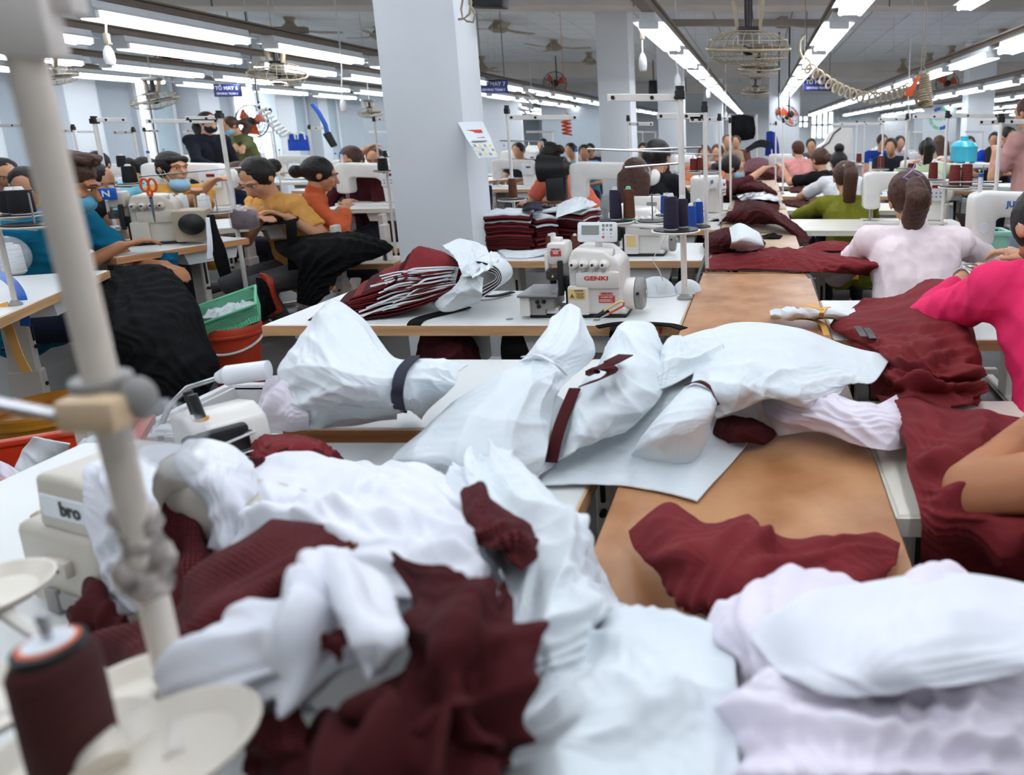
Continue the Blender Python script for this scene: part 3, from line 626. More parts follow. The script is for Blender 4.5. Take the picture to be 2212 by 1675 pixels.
# ---------------------------------------------------------------- thread stands and spools
TRAYS = []
def stand(label, px, Y, top, arms=(), trays=(), bars=(), r=.0085, base=TZ, m='pole', bpx=None):
    """arms: (end px, py, thick); trays: (px, py, Y, radius); bars: thin rods ((px,py),(px,py))"""
    a = P(px, top, Y); z1 = a.z
    if base == TZ and not on_table(a.x, Y, .0): base = 0
    t = thing('thread_stand', label, 'thread stand', (a.x, Y, base)); lo = Vector((a.x, Y, base))
    MB().cyl((0, 0, 0), (0, 0, z1 - base), r, n=12).build('pole', m, t)
    MB().lathe([(r * 2.4, 0), (r * 2.4, .006), (r * 1.6, .014), (r * 1.2, .02)], n=14).build('base_ring', 'grey', t)
    MB().box((0, 0, z1 - base), (r * 3, r * 3, .03), bev=.003, seg=1).cyl((0, 0, z1 - base), (0, 0, z1 - base + .03), r * 1.4, n=10).build('top_clamp', 'dark', t)
    for (ex, ey, Ye) in arms:
        e = P(ex, ey, Ye or Y) - lo; s_ = Vector((0, 0, e.z)); d = e - s_; ang = math.atan2(d.y, d.x)
        arm = MB().box(tuple((e + s_) / 2), (d.length + .02, .006, .026), (0, 0, ang), bev=.002, seg=1).build('arm', m, t)
        h = MB()
        for q in (.06, .4, .62, .96):
            c = s_ + d * q
            if q in (.4, .96, .06): h.cyl(c + Vector((0, -.006, 0)), c + Vector((0, .004, 0)), .007, n=10)
        h.build('eyelet', 'darkm', arm)
    for ((ax, ay), (bx, by)) in bars:
        q0, q1 = P(ax, ay, Y) - lo, P(bx, by, Y) - lo; MB().cyl(q0, q1, .004, n=8).build('rod', 'steel', t)
    for (tx, ty, Yt, rad) in trays:
        c = P(tx, ty, Yt) - lo; TRAYS.append((c + lo, rad))
        MB().lathe([(rad * .5, -.01), (rad, -.003), (rad * 1.02, .001), (rad, .003), (.01, .001)], tuple(c), 28).build('tray', m, t)
        MB().lathe([(rad * .93, .003), (rad * .93, .007), (.01, .008)], tuple(c), 28).build('pad', 'dark', t)
        MB().cyl(c + Vector((0, 0, -.012)), Vector((0, 0, c.z - .012)), .007, n=8).build('tray_arm', m, t); MB().cyl(c, c + Vector((0, 0, .11)), .003, n=6).build('pin', 'steel', t)
    return t
def spool(label, loc, m, h=.11, r=.023, core='whitep', lab2=None, group=None):
    loc = Vector(loc)
    for c, rad in TRAYS:
        d = Vector((loc.x - c.x, loc.y - c.y, 0))
        if d.length < rad + .15 and abs(loc.z - c.z) < .12:
            if d.length > rad - r * .8: d = d.normalized() * max(0, rad - r * .8)
            loc = Vector((c.x + d.x, c.y + d.y, c.z + .0075)); break
    else:
        if on_table(loc.x, loc.y): loc.z = TZ
    t = thing('thread_spool', label, 'thread spool', loc, random.uniform(0, 360), group)
    MB().lathe([(r * .8, .004), (r, .007), (r * 1.01, .02), (r * .9, h - .01), (r * .83, h - .004), (r * .3, h - .002)], n=20).build('thread', m, t)
    MB().lathe([(r * .86, 0), (r * .86, .006), (r * .7, .006)], n=16).build('cone_base', core, t); MB().cyl((0, 0, h - .006), (0, 0, h + .008), r * .5, r * .34, 14).build('cone_tip', core, t)
    return t
stand('white thread stand of the orange-lettered overlock, flat top arm with eyelets', 1469, 2.52, 205, arms=((1318, 211, None),), trays=((1331, 479, 2.62, .068), (1410, 480, 2.66, .062), (1460, 499, 2.42, .085)), bars=(((1346, 325), (1515, 318)), ((1268, 322), (1480, 330)), ((1350, 362), (1480, 352))), r=.0115)
def spx(x, y, Y, m, hp, lab, r=.023, core='whitep', group=None):
    p = P(x, y, Y); spool(lab, (p.x, p.y, p.z + .008), m, hp * Y / F, r, core, group=group)
spx(1331, 481, 2.62, 'th_navy', 66, 'dark navy spool on the disc nearest the maroon stacks'); spx(1410, 481, 2.66, 'th_brown', 66, 'brown spool with green core between the navy spools', .022, 'green')
spx(1450, 500, 2.40, 'th_navy', 74, 'tall purple-navy spool on the front disc of the overlock stand', .027); spx(1474, 496, 2.46, 'th_navy', 64, 'purple-navy spool tucked behind the tall one on the front disc')
spx(1493, 497, 2.9, 'th_blue', 50, 'bright blue spool nearer of the pair beside the white pole'); spx(1509, 488, 3.0, 'th_blue', 50, 'bright blue spool farther of the pair beside the white pole'); spx(1438, 467, 3.2, 'th_blue', 42, 'blue spool half hidden behind the purple-navy spools')
stand('white stand carrying the two blue spools', 1522, 3.05, 235, arms=((1424, 251, None), (1495, 258, None)), trays=((1502, 492, 2.95, .07), (1442, 467, 3.2, .06)), r=.009)
stand('thin white stand behind the blue spools', 1554, 4.6, 256, arms=((1502, 258, None),), bars=(((1480, 332), (1560, 334)),), trays=((1498, 372, 4.6, .06), (1535, 371, 4.6, .06)))
spx(1498, 371, 4.6, 'th_maroon', 27, 'maroon spool left of the thin white stand pole'); spx(1535, 370, 4.6, 'th_maroon', 29, 'maroon spool against the thin white stand pole')
stand('thin white stand in front of the masked reaching woman', 1577, 5.7, 262, arms=((1548, 256, None),))
stand('grey stand with long arm right of the calendar column', 1095, 3.9, 240, arms=((1248, 254, None),), bars=(((1080, 304), (1172, 306)), ((1172, 306), (1174, 318))), trays=((1106, 432, 3.8, .075),), r=.009)
spx(1109, 430, 3.8, 'th_brown', 44, 'dark brown spool on the tray right of the white column'); spx(1183, 444, 3.6, 'th_brown', 34, 'brown spool standing behind the left maroon stack'); spx(1238, 444, 3.6, 'th_brown', 34, 'brown spool standing behind the right maroon stack')
stand('white stand before the second white column', 1357, 5.2, 258, arms=((1408, 268, None),))
# right side stands
stand('white stand nearest the standing woman in jeans', 2162, 3.6, 258, arms=((2118, 264, None), (2220, 263, None)), bars=(((2014, 394), (2164, 392)),), trays=((2062, 405, 3.7, .085), (2122, 403, 3.7, .085)), r=.011)
stand('white stand with the long eyelet bar among maroon spools', 2047, 4.5, 250, arms=((1975, 252, None), (2156, 250, None)), trays=((2015, 390, 4.5, .07),), r=.01)
for (x, Y, tp, e, lab) in ((1960, 5.6, 254, (1900, 258, None), 'white stand by the light green shirt worker'), (1908, 6.95, 261, (1815, 268, None), 'white stand left of the light green shirt worker'), (1851, 8.2, 266, (1790, 269, None), 'white stand behind the bun-haired worker'), (1868, 9.5, 268, (1850, 267, None), 'slim white stand under the dark rolled shutter'), (1692, 6.95, 262, (1700, 262, None), 'white stand at the joined hands of two workers'), (1676, 8.2, 268, (1664, 268, None), 'white stand beside the far blue cloth')):
    stand(lab, x, Y, tp, arms=(e,), trays=((x - 6, 366 if Y < 7 else 353, Y - .1, .08),) if x > 1800 else ())
for (x, y, Y, hp, lab) in ((1859, 354, 8.1, 20, 'small maroon spool leftmost by the bun-haired worker'), (1888, 353, 8.0, 20, 'small maroon spool second from the bun-haired worker'), (1902, 368, 6.9, 27, 'maroon spool in front of the red-orange cloth'), (1937, 366, 6.0, 26, 'maroon spool directly behind the pale pink worker\'s hair'), (1970, 366, 5.5, 12, 'short maroon spool low behind the pale pink worker\'s hair'), (2015, 389, 4.5, 37, 'maroon spool beside the hair tie of the pale pink worker'), (2061, 404, 3.7, 46, 'large maroon spool over the teal basket'), (2121, 403, 3.7, 48, 'large maroon spool nearest the standing woman in jeans')):
    spx(x, y, Y, 'th_maroon', hp, lab, .04 * (.8 if hp < 30 else .75))
# left side stands
stand('grey-white stand with short arm behind the teal shirt man', 204, 4.3, 262, arms=((270, 259, None),), trays=((283, 399, 4.25, .07),), r=.012)
stand('grey-white stand with double arms before the woman with lowered mask', 474, 4.3, 250, arms=((318, 262, None), (404, 256, None)), bars=(((300, 382), (520, 362)),), trays=((380, 461, 4.0, .07), (425, 464, 4.0, .08), (470, 459, 4.0, .07)), r=.012)
spx(283, 398, 4.25, 'th_black', 38, 'large black spool beside the blue surgical mask', .036); spx(379, 460, 4.0, 'th_black', 38, 'black spool beside the two white spools', .03); spx(421, 462, 4.0, 'th_white', 38, 'white spool nearer the black spool', .03); spx(440, 461, 4.0, 'th_white', 38, 'white spool middle of the three white spools', .03); spx(471, 457, 4.0, 'th_white', 40, 'white spool nearest the stand pole', .033)
for (x, Y, tp, e, lab) in ((288, 6.2, 282, (248, 286, None), 'thin stand before the blue-shirted bun woman'), (443, 7.4, 279, (405, 283, None), 'thin stand before the two standing workers'), (808, 6.4, 259, (840, 258, None), 'white stand touching the white column edge'), (312, 7.6, 281, (342, 283, None), 'slim stand before the grey wall'), (158, 5.6, 277, (118, 283, None), 'thin stand half behind the blurred pole'), (52, 5.6, 270, (-10, 271, None), 'thin stand at the left edge by the window'), (668, 7.2, 276, (706, 277, None), 'thin stand before the blue hanging shirts'), (584, 8, 240, (560, 238, None), 'white stand under the coiled hose near the orange fan')):
    stand(lab, x, Y, tp, arms=(e,), m='metal_w')
p = P(265, 362, 5.2); spool('small black spool left of the blue-shirted bun woman', (p.x, p.y, p.z), 'th_black', .09, .03); p = P(828, 369, 4.9); spool('black spool on a tray against the white column', (p.x, p.y, p.z), 'th_black', .09, .034)
stand('low stand holding the black spool at the white column', 832, 5.0, 335, trays=((828, 370, 4.9, .07),), m='metal_w')
# the two black spools left of the leaning pole, on trays
s1 = stand('thread tray stand with two black spools at the left edge', -25, 2.42, 400, trays=((34, 466, 2.4, .085), (76, 487, 2.35, .09)), m='metal_w', r=.008)
spx(33, 464, 2.4, 'th_black', 52, 'big black spool farther of the two at the left edge', .034); spx(74, 485, 2.35, 'th_black', 55, 'big black spool nearer of the two at the left edge', .034)
# ---------------------------------------------------------------- people
def remesh(name, mb, vox, smooth=4, disp=0, dscale=14, seed=0):
    me = mb.mesh('tmp', 0); o = bpy.data.objects.new('tmp', me); TSC.collection.objects.link(o)
    a = o.modifiers.new('r', 'REMESH'); a.mode = 'VOXEL'; a.voxel_size = vox; a.use_smooth_shade = True
    b = o.modifiers.new('s', 'SMOOTH'); b.factor = .5; b.iterations = smooth
    TVL.update(); r = bpy.data.meshes.new_from_object(o.evaluated_get(TVL.depsgraph))
    bpy.data.objects.remove(o); bpy.data.meshes.remove(me); r.name = name
    if disp:
        n = len(r.vertices); co = np.empty(n * 3, np.float32); no = np.empty(n * 3, np.float32); r.vertices.foreach_get('co', co); r.vertices.foreach_get('normal', no)
        co = co.reshape(-1, 3); no = no.reshape(-1, 3); k = Vector((seed * 3.1, seed * 1.7, 0))
        rg = np.random.default_rng(int(abs(seed) * 97) + 5); d = np.zeros(n, np.float32)
        for _ in range(7):
            w_ = rg.standard_normal(3) * dscale * 2.2; w2 = rg.standard_normal(3) * dscale * 1.4; ph = rg.uniform(0, 6.3, 2)
            d += 1 - np.abs(np.sin(co @ w_ + ph[0] + 1.6 * np.sin(co @ w2 + ph[1])))
        d /= 3.5
        co += no * ((d - d.mean()) * disp)[:, None]; r.vertices.foreach_set('co', co.ravel()); r.update()
    r.shade_smooth(); return r
def ik(a, b, l1, l2, pole):
    d = b - a; L = min(d.length, (l1 + l2) * .995); dr = d.normalized(); x = (l1 * l1 - l2 * l2 + L * L) / (2 * L); h = math.sqrt(max(l1 * l1 - x * x, 0))
    pl = pole - dr * pole.dot(dr); pl.normalize(); return a + dr * x + pl * h, a + dr * L
def fingers(mb, wrist, d, up, side, s=1.0, curl=.5):
    """palm, four bent fingers and a thumb leaving the side of the palm"""
    d = d.normalized(); ac = d.cross(up).normalized(); up = ac.cross(d).normalized()
    k = wrist + d * .045 * s
    for j, (o, ln, r) in enumerate(((-.028, .068, .0085), (-.009, .076, .009), (.01, .072, .0088), (.028, .058, .0078))):
        b = wrist + d * .085 * s + ac * o * s; mb.cap(wrist + d * .015 * s + ac * o * .55 * s, b, .0135 * s, .011 * s, 8)
        p1 = b + (d * math.cos(curl * .6) - up * math.sin(curl * .6)) * ln * .5 * s; p2 = p1 + (d * math.cos(curl * 1.6) - up * math.sin(curl * 1.6)) * ln * .5 * s
        mb.cap(b, p1, r * 1.1 * s, r * s, 8); mb.cap(p1, p2, r * s, r * .8 * s, 8)
    t0 = wrist + d * .025 * s + ac * side * .025 * s; t1 = t0 + (d * .6 + ac * side * .75 - up * .15) * .035 * s; t2 = t1 + (d * .95 + ac * side * .1 - up * .3).normalized() * .032 * s
    mb.cap(t0, t1, .014 * s, .011 * s, 8); mb.cap(t1, t2, .0105 * s, .009 * s, 8)
def person(label, at, face=0, seat=.47, lean=14, stoop=12, hy=0, hp=15, shirt=('t', (220, 170, 90)), sleeve=.55, pants=(40, 42, 52), hair='bun', hairc='hair', hands=(None, None), mask=None, det=1, stand_=False, s=1.0, skin='skin', hem=True, poles=(None, None), collar=False, hroll=0, group=None, fing=True, gap=None, hb=1.0, wide=1.0):
    """face: degrees turned from +Y (away from the camera); at: (x, y); hands: world points"""
    t = thing('person', label, 'person', (at[0], at[1], 0), face, group); inv = (Matrix.Translation((at[0], at[1], 0)) @ Matrix.Rotation(R(face), 4, 'Z')).inverted(); t.scale = (1, 1, 1)
    vox = {0: .020, 1: .0115, 2: .007}[det]; la = R(lean); lb = R(lean + stoop)
    H = Vector((0, 0, (.86 if stand_ else seat + .1) * 1)); V = lambda x, y, z: Vector((x, y, z))
    mid = H + V(0, math.sin(la), math.cos(la)) * .26 * s; Nk = mid + V(0, math.sin(lb), math.cos(lb)) * .24 * s
    fwd = V(0, math.cos(lb), -math.sin(lb)); upv = V(0, math.sin(lb), math.cos(lb)); X = V(1, 0, 0)
    sh = [Nk - upv * .045 * s + X * q * .165 * s * wide for q in (-1, 1)]
    # head frame
    Rm = Matrix.Rotation(R(hy), 3, 'Z') @ Matrix.Rotation(R(-hp), 3, 'X') @ Matrix.Rotation(R(hroll), 3, 'Y')
    nt = Nk + (upv * .6 + V(0, .25, .8)).normalized() * .075 * s; hd = nt + Rm @ V(0, .015, .085 * s)
    h = lambda x, y, z: hd + Rm @ (V(x, y, z) * s * hb)
    B = MB()
    tor = [(H + X * .075 * s, mid + X * .06 * s, .105, .095), (H - X * .075 * s, mid - X * .06 * s, .105, .095), (mid + X * .06 * s, Nk - upv * .13 * s + X * .075 * s * wide, .095, .095), (mid - X * .06 * s, Nk - upv * .13 * s - X * .075 * s * wide, .095, .095), (sh[0], sh[1], .06, .06), (Nk - upv * .05 * s, Nk + upv * .005, .085, .06)]
    for a, b, r1, r2 in tor[:5]: B.cap(a, b, (r1 - .014) * s, (r2 - .014) * s)
    B.cap(tor[5][0], tor[5][1], .07 * s, .058 * s)
    B.cap(Nk - upv * .02, nt + Rm @ V(0, -.005, .02), .052 * s, .048 * s)
    B.ball(h(0, -.008, .02), (.074 * s, .092 * s, .085 * s), Rm, 20, 14); B.ball(h(0, .025, -.035), (.058 * s, .062 * s, .07 * s), Rm); B.ball(h(0, .05, -.085), (.03 * s, .026 * s, .024 * s), Rm)
    B.cap(h(0, .082, .0), h(0, .102, -.035), .009 * s, .0145 * s, 8)
    for q in (-1, 1):
        B.ball(h(q * .076, -.012, -.012), (.009 * s, .02 * s, .03 * s), Rm, 10, 8); B.cap(h(q * .012, .084, .018), h(q * .045, .07, .018), .011 * s, .01 * s, 8)
        B.ball(h(q * .034, .058, -.03), (.022 * s, .02 * s, .02 * s), Rm, 10, 8)
    B.ball(h(0, .078, -.06), (.022 * s, .014 * s, .013 * s), Rm, 10, 8)
    # arms
    arms = []
    for i, q in enumerate((-1, 1)):
        tg = hands[i]
        wl = inv @ Vector(tg) if tg is not None else sh[i] + V(q * .04, .12, -.46) if stand_ else sh[i] + V(-q * .05, .36, -.24)
        pole = inv.to_3x3() @ Vector(poles[i]) if poles[i] else V(q * .8, -.5, -.75)
        el, wr = ik(sh[i], wl, .285 * s, .25 * s, pole); arms.append((sh[i], el, wr))
        B.cap(sh[i], el, .05 * s, .04 * s); B.cap(el, wr, .041 * s, .027 * s)
        dr = (wr - el).normalized()
        if det and fing: fingers(B, wr, dr + V(0, 0, -.25), V(0, 0, 1) if abs(dr.z) < .8 else V(0, 1, 0), -q, s * .98, .6)
        else: B.ball(wr + dr * .06 * s, (.035 * s, .035 * s, .03 * s)); B.cap(wr + dr * .06, wr + dr * .13 * s, .03 * s, .018 * s, 8)
    # legs
    legs = []
    for q in (-1, 1):
        hp_ = H + X * q * .09 * s
        if stand_: kn, an = H + V(q * .095, .02, -.4 * s), V(q * .1, -.01, .08)
        else: kn, an = H + V(q * .13, .40 * s, -.02), V(q * .12, .30, .09)
        legs.append((hp_, kn, an)); B.cap(hp_, kn, .085 * s, .058 * s); B.cap(kn, an, .055 * s, .036 * s); B.cap(an + V(0, -.02, -.045), an + V(0, .14, -.05), .036, .028)
    body = link('body', remesh('body', B, vox, 3), skin, t)
    # clothes
    kind, col = shirt[0], shirt[1]; cm = cl(f'shirt_cloth_{col[0]}_{col[1]}_{col[2]}', col) if not isinstance(col, str) else M[col]
    S = MB(); g = .014
    for a, b, r1, r2 in tor[:5]: S.cap(a, b, (r1 + g) * s, (r2 + g) * s)
    S.cap(Nk - upv * .06 * s, Nk - upv * .015 * s, .088 * s, .07 * s)
    if collar: S.cap(Nk - upv * .02 * s, Nk + (nt - Nk) * .45, .068 * s, .062 * s)
    if hem: S.cap(H + X * .08 * s + V(0, 0, -.05), H + X * .08 * s, (.118) * s, .118 * s); S.cap(H - X * .08 * s + V(0, 0, -.05), H - X * .08 * s, .118 * s, .118 * s)
    for (a, e, w_) in arms:
        if sleeve <= 0: continue
        if sleeve < 1: S.cyl(a, a + (e - a) * sleeve, .062 * s, .064 * s, 14); S.ball(a, .064 * s)
        else: S.cap(a, e, .062 * s, .05 * s); S.cyl(e, e + (w_ - e) * (sleeve - 1), .05 * s, .038 * s, 14)
    link('shirt', remesh('shirt', S, vox * 1.1, 5, disp=.009 * s, dscale=10, seed=at[0]), cm, t)
    if pants:
        Q = MB()
        for (a, k_, n_) in legs: Q.cap(a, k_, .095 * s, .07 * s); Q.cap(k_, k_ + (n_ - k_) * .93, .068 * s, .05 * s)
        Q.cap(H - X * .08, H + X * .08, .112 * s)
        link('trousers', remesh('trousers', Q, max(vox * 1.3, .012), 4, disp=.006, dscale=8), M[pants] if isinstance(pants, str) else cl(f'trouser_cloth_{pants[0]}_{pants[1]}_{pants[2]}', pants), t)
    # hair
    K = MB(); hs = s * hb
    K.ball(h(0, -.022, .022), (.085 * hs, .094 * hs, .09 * hs), Rm, 22, 16)
    if hair == 'quiff':
        K = MB(); K.ball(h(0, -.022, .04), (.081 * hs, .094 * hs, .078 * hs), Rm, 22, 16); K.ball(h(0, -.045, -.01), (.078 * hs, .066 * hs, .075 * hs), Rm)
        for i in range(9): x = (i - 4) * .014; K.cap(h(x, -.05, .095), h(x * 1.1, .058 - abs(x) * .3, .112 + .010 * math.sin(i * 2.3)), .024 * hs, .016 * hs, 8)
    elif hair == 'short': K.ball(h(0, -.05, -.01), (.078 * hs, .06 * hs, .07 * hs), Rm)
    elif hair == 'bun': K.ball(h(0, -.135, -.015), (.042 * hs, .04 * hs, .042 * hs), Rm); K.ball(h(0, -.1, -.01), (.04 * hs, .035 * hs, .035 * hs), Rm)
    elif hair == 'topbun': K.ball(h(0, -.07, .13), (.05 * hs, .05 * hs, .043 * hs), Rm)
    elif hair in ('pony', 'lowpony', 'long'):
        b0 = h(0, -.115, .05 if hair == 'pony' else -.02)
        if hair == 'long':
            for q in (-.06, -.025, .025, .06): K.cap(h(q, -.07, -.02), Nk + X * q * 1.2 - fwd * (.115 * s) - V(0, 0, .16 * s), .048 * hs, .03 * hs, 10)
        else:
            ln = .36 if hair == 'pony' else .24; bk = -fwd * .1 if hair == 'pony' else -fwd * .07
            pth = [b0, b0 + Rm @ V(0, -.045, -.01), b0 + Rm @ V(0, -.04, -.08) + bk * .3, b0 + bk * .45 - V(0, 0, ln * .6), b0 + bk * .35 - V(0, 0, ln)]
            for a, b, r1, r2 in zip(pth, pth[1:], (.03, .04, .048, .046), (.04, .048, .046, .016)): K.cap(a, b, r1 * hs, r2 * hs, 10)
            if hair == 'pony':
                for q in (-.03, .03): K.cap(pth[2] + X * q * .6, pth[4] + X * q + V(0, 0, .03), .03 * hs, .014 * hs, 8)
    if hair in ('fringe',): K.cap(h(-.045, .052, .056), h(.045, .052, .056), .024 * hs, .024 * hs, 8); K.ball(h(0, -.06, -.02), (.07 * hs, .05 * hs, .07 * hs), Rm); K.ball(h(0, -.125, -.03), (.035 * hs,) * 3, Rm)
    link('hair', remesh('hair', K, max(vox * .9, .0065), 3, disp=.004, dscale=26), hairc, t)
    # face
    if det:
        for q in (-1, 1):
            e = MB().ball(h(q * .031, .0755, -.002), (.0125 * hs, .006 * hs, .0038 * hs), Rm, 12, 8).build('eye', 'eyew', t); MB().ball(h(q * .031, .0805, -.002), (.0052 * hs, .0035 * hs, .004 * hs), Rm, 10, 8).build('iris', 'iris', e)
            MB().tube([h(q * .014, .092, .019), h(q * .03, .0895, .025), h(q * .048, .077, .02)], [.002, .003, .0015], 6).build('eyebrow', 'hair', t)
        if not mask:
            MB().tube([h(-.022, .0835, -.062), h(-.008, .093, -.058), h(.008, .093, -.058), h(.022, .0835, -.062)], [.002, .0042, .0042, .002], 8).tube([h(-.019, .083, -.066), h(0, .0925, -.069), h(.019, .083, -.066)], [.002, .005, .002], 8).build('lips', 'lip', t)
    if mask:
        mc, dz = mask; mm = M[mc]
        Q = MB(); Q.ball(h(0, .034, -.052 + dz), (.06 * hs, .068 * hs, .052 * hs), Rm, 22, 14)
        cut = h(0, .022, 0); nrm = Rm @ V(0, 1, 0)
        bmesh.ops.bisect_plane(Q.b, geom=Q.b.verts[:] + Q.b.edges[:] + Q.b.faces[:], plane_co=cut, plane_no=nrm, clear_inner=True)
        bmesh.ops.solidify(Q.b, geom=Q.b.faces[:], thickness=.003)
        mo = Q.build('face_mask', mm, t)
        for q in (-1, 1): MB().tube([h(q * .05, .045, -.03 + dz), h(q * .078, -.005, .015), h(q * .084, -.03, -.01), h(q * .05, .04, -.075 + dz)], .0016, 6).build('ear_loop', 'lampw', mo)
    return t, dict(head=h, arms=arms, Rm=Rm, N=Nk)
def fl(x, y, Y):
    p = P(x, y, Y); return (p.x, p.y)
HD = lambda x, y, Y: P(x, y, Y)
def pat(label, hx, hyp, Y, **k):
    """a person whose head shows at pixel hx, hyp at depth Y: solve the floor position from the pose"""
    face = k.get('face', 0); la = R(k.get('lean', 14)); lb = R(k.get('lean', 14) + k.get('stoop', 12)); s = k.get('s', 1)
    off = (math.sin(la) * .26 + math.sin(lb) * .24) * s + .06; zz = (math.cos(la) * .26 + math.cos(lb) * .24) * s + .19 * s
    f = R(face); dirv = Vector((-math.sin(f), math.cos(f))); g = P(hx, hyp, Y)
    if 'seat' not in k and not k.get('stand_'): k['seat'] = max(.3, min(.75, g.z - zz - .1))
    return person(label, (g.x - dirv.x * off, g.y - dirv.y * off), **k)
if True:
    yellow, orange = (226, 166, 82), (206, 96, 56)
    # --- left group
    a = T(300, 512, .84)
    man, mi = pat('man in teal shirt with brown quiff and blue surgical mask cutting cloth', 134, 372, 3.3, face=-78, lean=16, stoop=8, hy=12, hp=22, shirt=('t', (14, 106, 138)), sleeve=.62, hair='quiff', hairc='hair_b', hands=(None, P(262, 532, 3.45)), poles=(None, (-.6, -.2, -1)), mask=('mask_t', -.012), det=2, s=1.06, skin='skin_t', pants=(34, 40, 60), hb=1.12)
    pat('person in black sleeveless top with bare arm, beyond the teal shirt man', 192, 372, 4.2, face=-70, lean=20, hy=5, hp=25, shirt=('t', (22, 22, 26)), sleeve=.2, hair='short', det=1, hands=(None, T(250, 455, .8)))
    pat('person in white shirt with dark short hair against the window pier', 208, 345, 6.2, face=200, lean=8, shirt=('t', (222, 224, 230)), sleeve=1.8, hair='short', det=1)
    pat('dark haired person in yellow top half behind the blurred pole', 58, 378, 4.6, face=-150, lean=22, hp=35, shirt=('t', yellow), hair='short', det=1)
    pat('person in grey sleeve with black hair at the left edge', 5, 358, 5.6, face=-120, lean=20, hp=30, shirt=('t', (120, 118, 120)), sleeve=1.5, hair='short', det=1)
    pat('woman in light blue shirt bending away, hair in a bun', 300, 352, 5.6, face=-20, lean=38, stoop=20, hp=40, shirt=('t', (116, 188, 210)), sleeve=.7, hair='bun', hairc='hair', det=1)
    pat('woman in plain yellow shirt, mask lowered to her chin, looking aside', 362, 352, 5.2, face=190, lean=6, hy=62, hp=2, shirt=('t', (216, 160, 76)), hair='fringe', hairc='hair', det=2, mask=('mask', -.066), hands=(P(430, 420, 4.95), P(458, 393, 5.2)), poles=((0, 0, -1), (.5, 0, -.6)), hb=1.08)
    pat('standing woman in black jacket with dark mask and ponytail', 457, 302, 7.3, face=-110, stand_=True, lean=4, stoop=4, shirt=('t', (26, 28, 36)), sleeve=1.9, hair='lowpony', mask=('navy_cloth', 0), det=1, s=.95, hands=(None, P(470, 362, 7)))
    pat('standing woman in olive vest over white sleeves with blue mask', 505, 306, 8.5, face=150, stand_=True, lean=6, hp=30, shirt=('t', (98, 100, 62)), sleeve=1.9, hair='lowpony', hairc='hair_b', mask=('mask', 0), det=1, s=.95, hands=(P(500, 362, 7), P(520, 360, 7)))
    pat('woman in navy jacket with long brown hair behind the printed yellow shirt', 512, 366, 6.0, face=-30, lean=16, hp=25, shirt=('t', (28, 34, 58)), sleeve=1.9, hair='long', hairc='hair_b', det=1)
    yw, yi = pat('woman in printed yellow shirt with hair tied back, sewing black cloth', 560, 364, 4.75, face=158, lean=14, stoop=10, hy=12, hp=34, shirt=('t', (230, 170, 92)), sleeve=.62, hair='bun', hairc='hair', det=2, hands=(P(622, 470, 4.62), P(560, 478, 4.55)), poles=((.7, .3, -.8), (-.8, .3, -.8)), pants=(86, 86, 88), hb=1.06, s=1.12)
    ow, oi = pat('woman in orange long-sleeved shirt, dark hair in a low bun', 694, 374, 5.15, face=-62, lean=5, stoop=6, hy=8, hp=14, shirt=('t', (206, 98, 58)), sleeve=1.75, hair='bun', hairc='hair', det=2, hands=(P(735, 452, 5.3), P(748, 444, 5.1)), poles=((0, -.6, -1), (.3, -1, -.7)), collar=True, hb=1.08, s=1.05, pants=(30, 34, 46))
    pat('woman in maroon sweater with navy mask', 758, 335, 6.1, face=176, lean=10, hp=20, shirt=('t', (72, 26, 32)), sleeve=1.9, hair='short', hairc='hair_b', det=1, mask=('navy_cloth', 0), hb=1.08)
    pat('woman in peach shirt resting her head on her hand', 810, 335, 6.9, face=190, lean=12, hp=15, shirt=('t', (222, 160, 104)), sleeve=.7, hair='short', hairc='hair_b', det=1, hands=(P(825, 362, 6.6), P(795, 320, 6.7)), poles=(None, (-1, -.3, -.5)))
    # --- middle group
    pat('woman in coral shirt bending over her machine, black hair', 1192, 322, 6.0, face=62, lean=34, stoop=10, hp=30, shirt=('t', (222, 108, 88)), sleeve=.75, hair='bun', det=1, mask=('mask', 0))
    pat('woman with long brown hair and grey cap sleeves seen from behind', 1375, 366, 4.7, face=-4, lean=16, stoop=6, hp=8, shirt=('t', (150, 152, 152)), sleeve=.5, hair='long', hairc='hair_b', det=1, hb=1.05)
    pat('person in black and white striped top and black hair seen from behind', 1424, 326, 5.5, face=-25, lean=10, hp=10, shirt=('t', (26, 27, 32)), sleeve=.8, hair='bun', det=1, hb=1.12, s=1.05)
    stp = [o for o in COL.objects if o.get('label', '').startswith('person in black and white')][0]
    pat('woman with reddish hair and orange collar far behind the stands', 1522, 325, 8.2, face=185, lean=10, hp=25, shirt=('t', (214, 120, 78)), hair='short', hairc='hair_b', det=1)
    pat('worker with pale face bending beside the one with orange collar', 1551, 322, 8.9, face=170, lean=14, hp=30, shirt=('t', (224, 220, 214)), hair='bun', hairc='hair_b', det=1)
    mw, mwi = pat('masked woman in maroon lace top reaching across the boards', 1583, 352, 6.4, face=-78, lean=30, stoop=8, hy=-8, hp=12, shirt=('t', (84, 34, 38)), sleeve=1.2, hair='lowpony', hairc='hair', det=1, mask=('mask', 0), hands=(None, P(1672, 352, 6.7)), poles=(None, (0, -.5, -1)), hb=1.05)
    pat('far worker in beige with hands at the face', 1572, 300, 10.5, face=180, lean=12, shirt=('t', (168, 140, 118)), hair='short', hairc='hair_b', det=0)
    pat('far worker with dark hair by the hanging black cloth', 1590, 302, 11.7, face=175, lean=12, shirt=('t', (110, 70, 62)), hair='short', det=0)
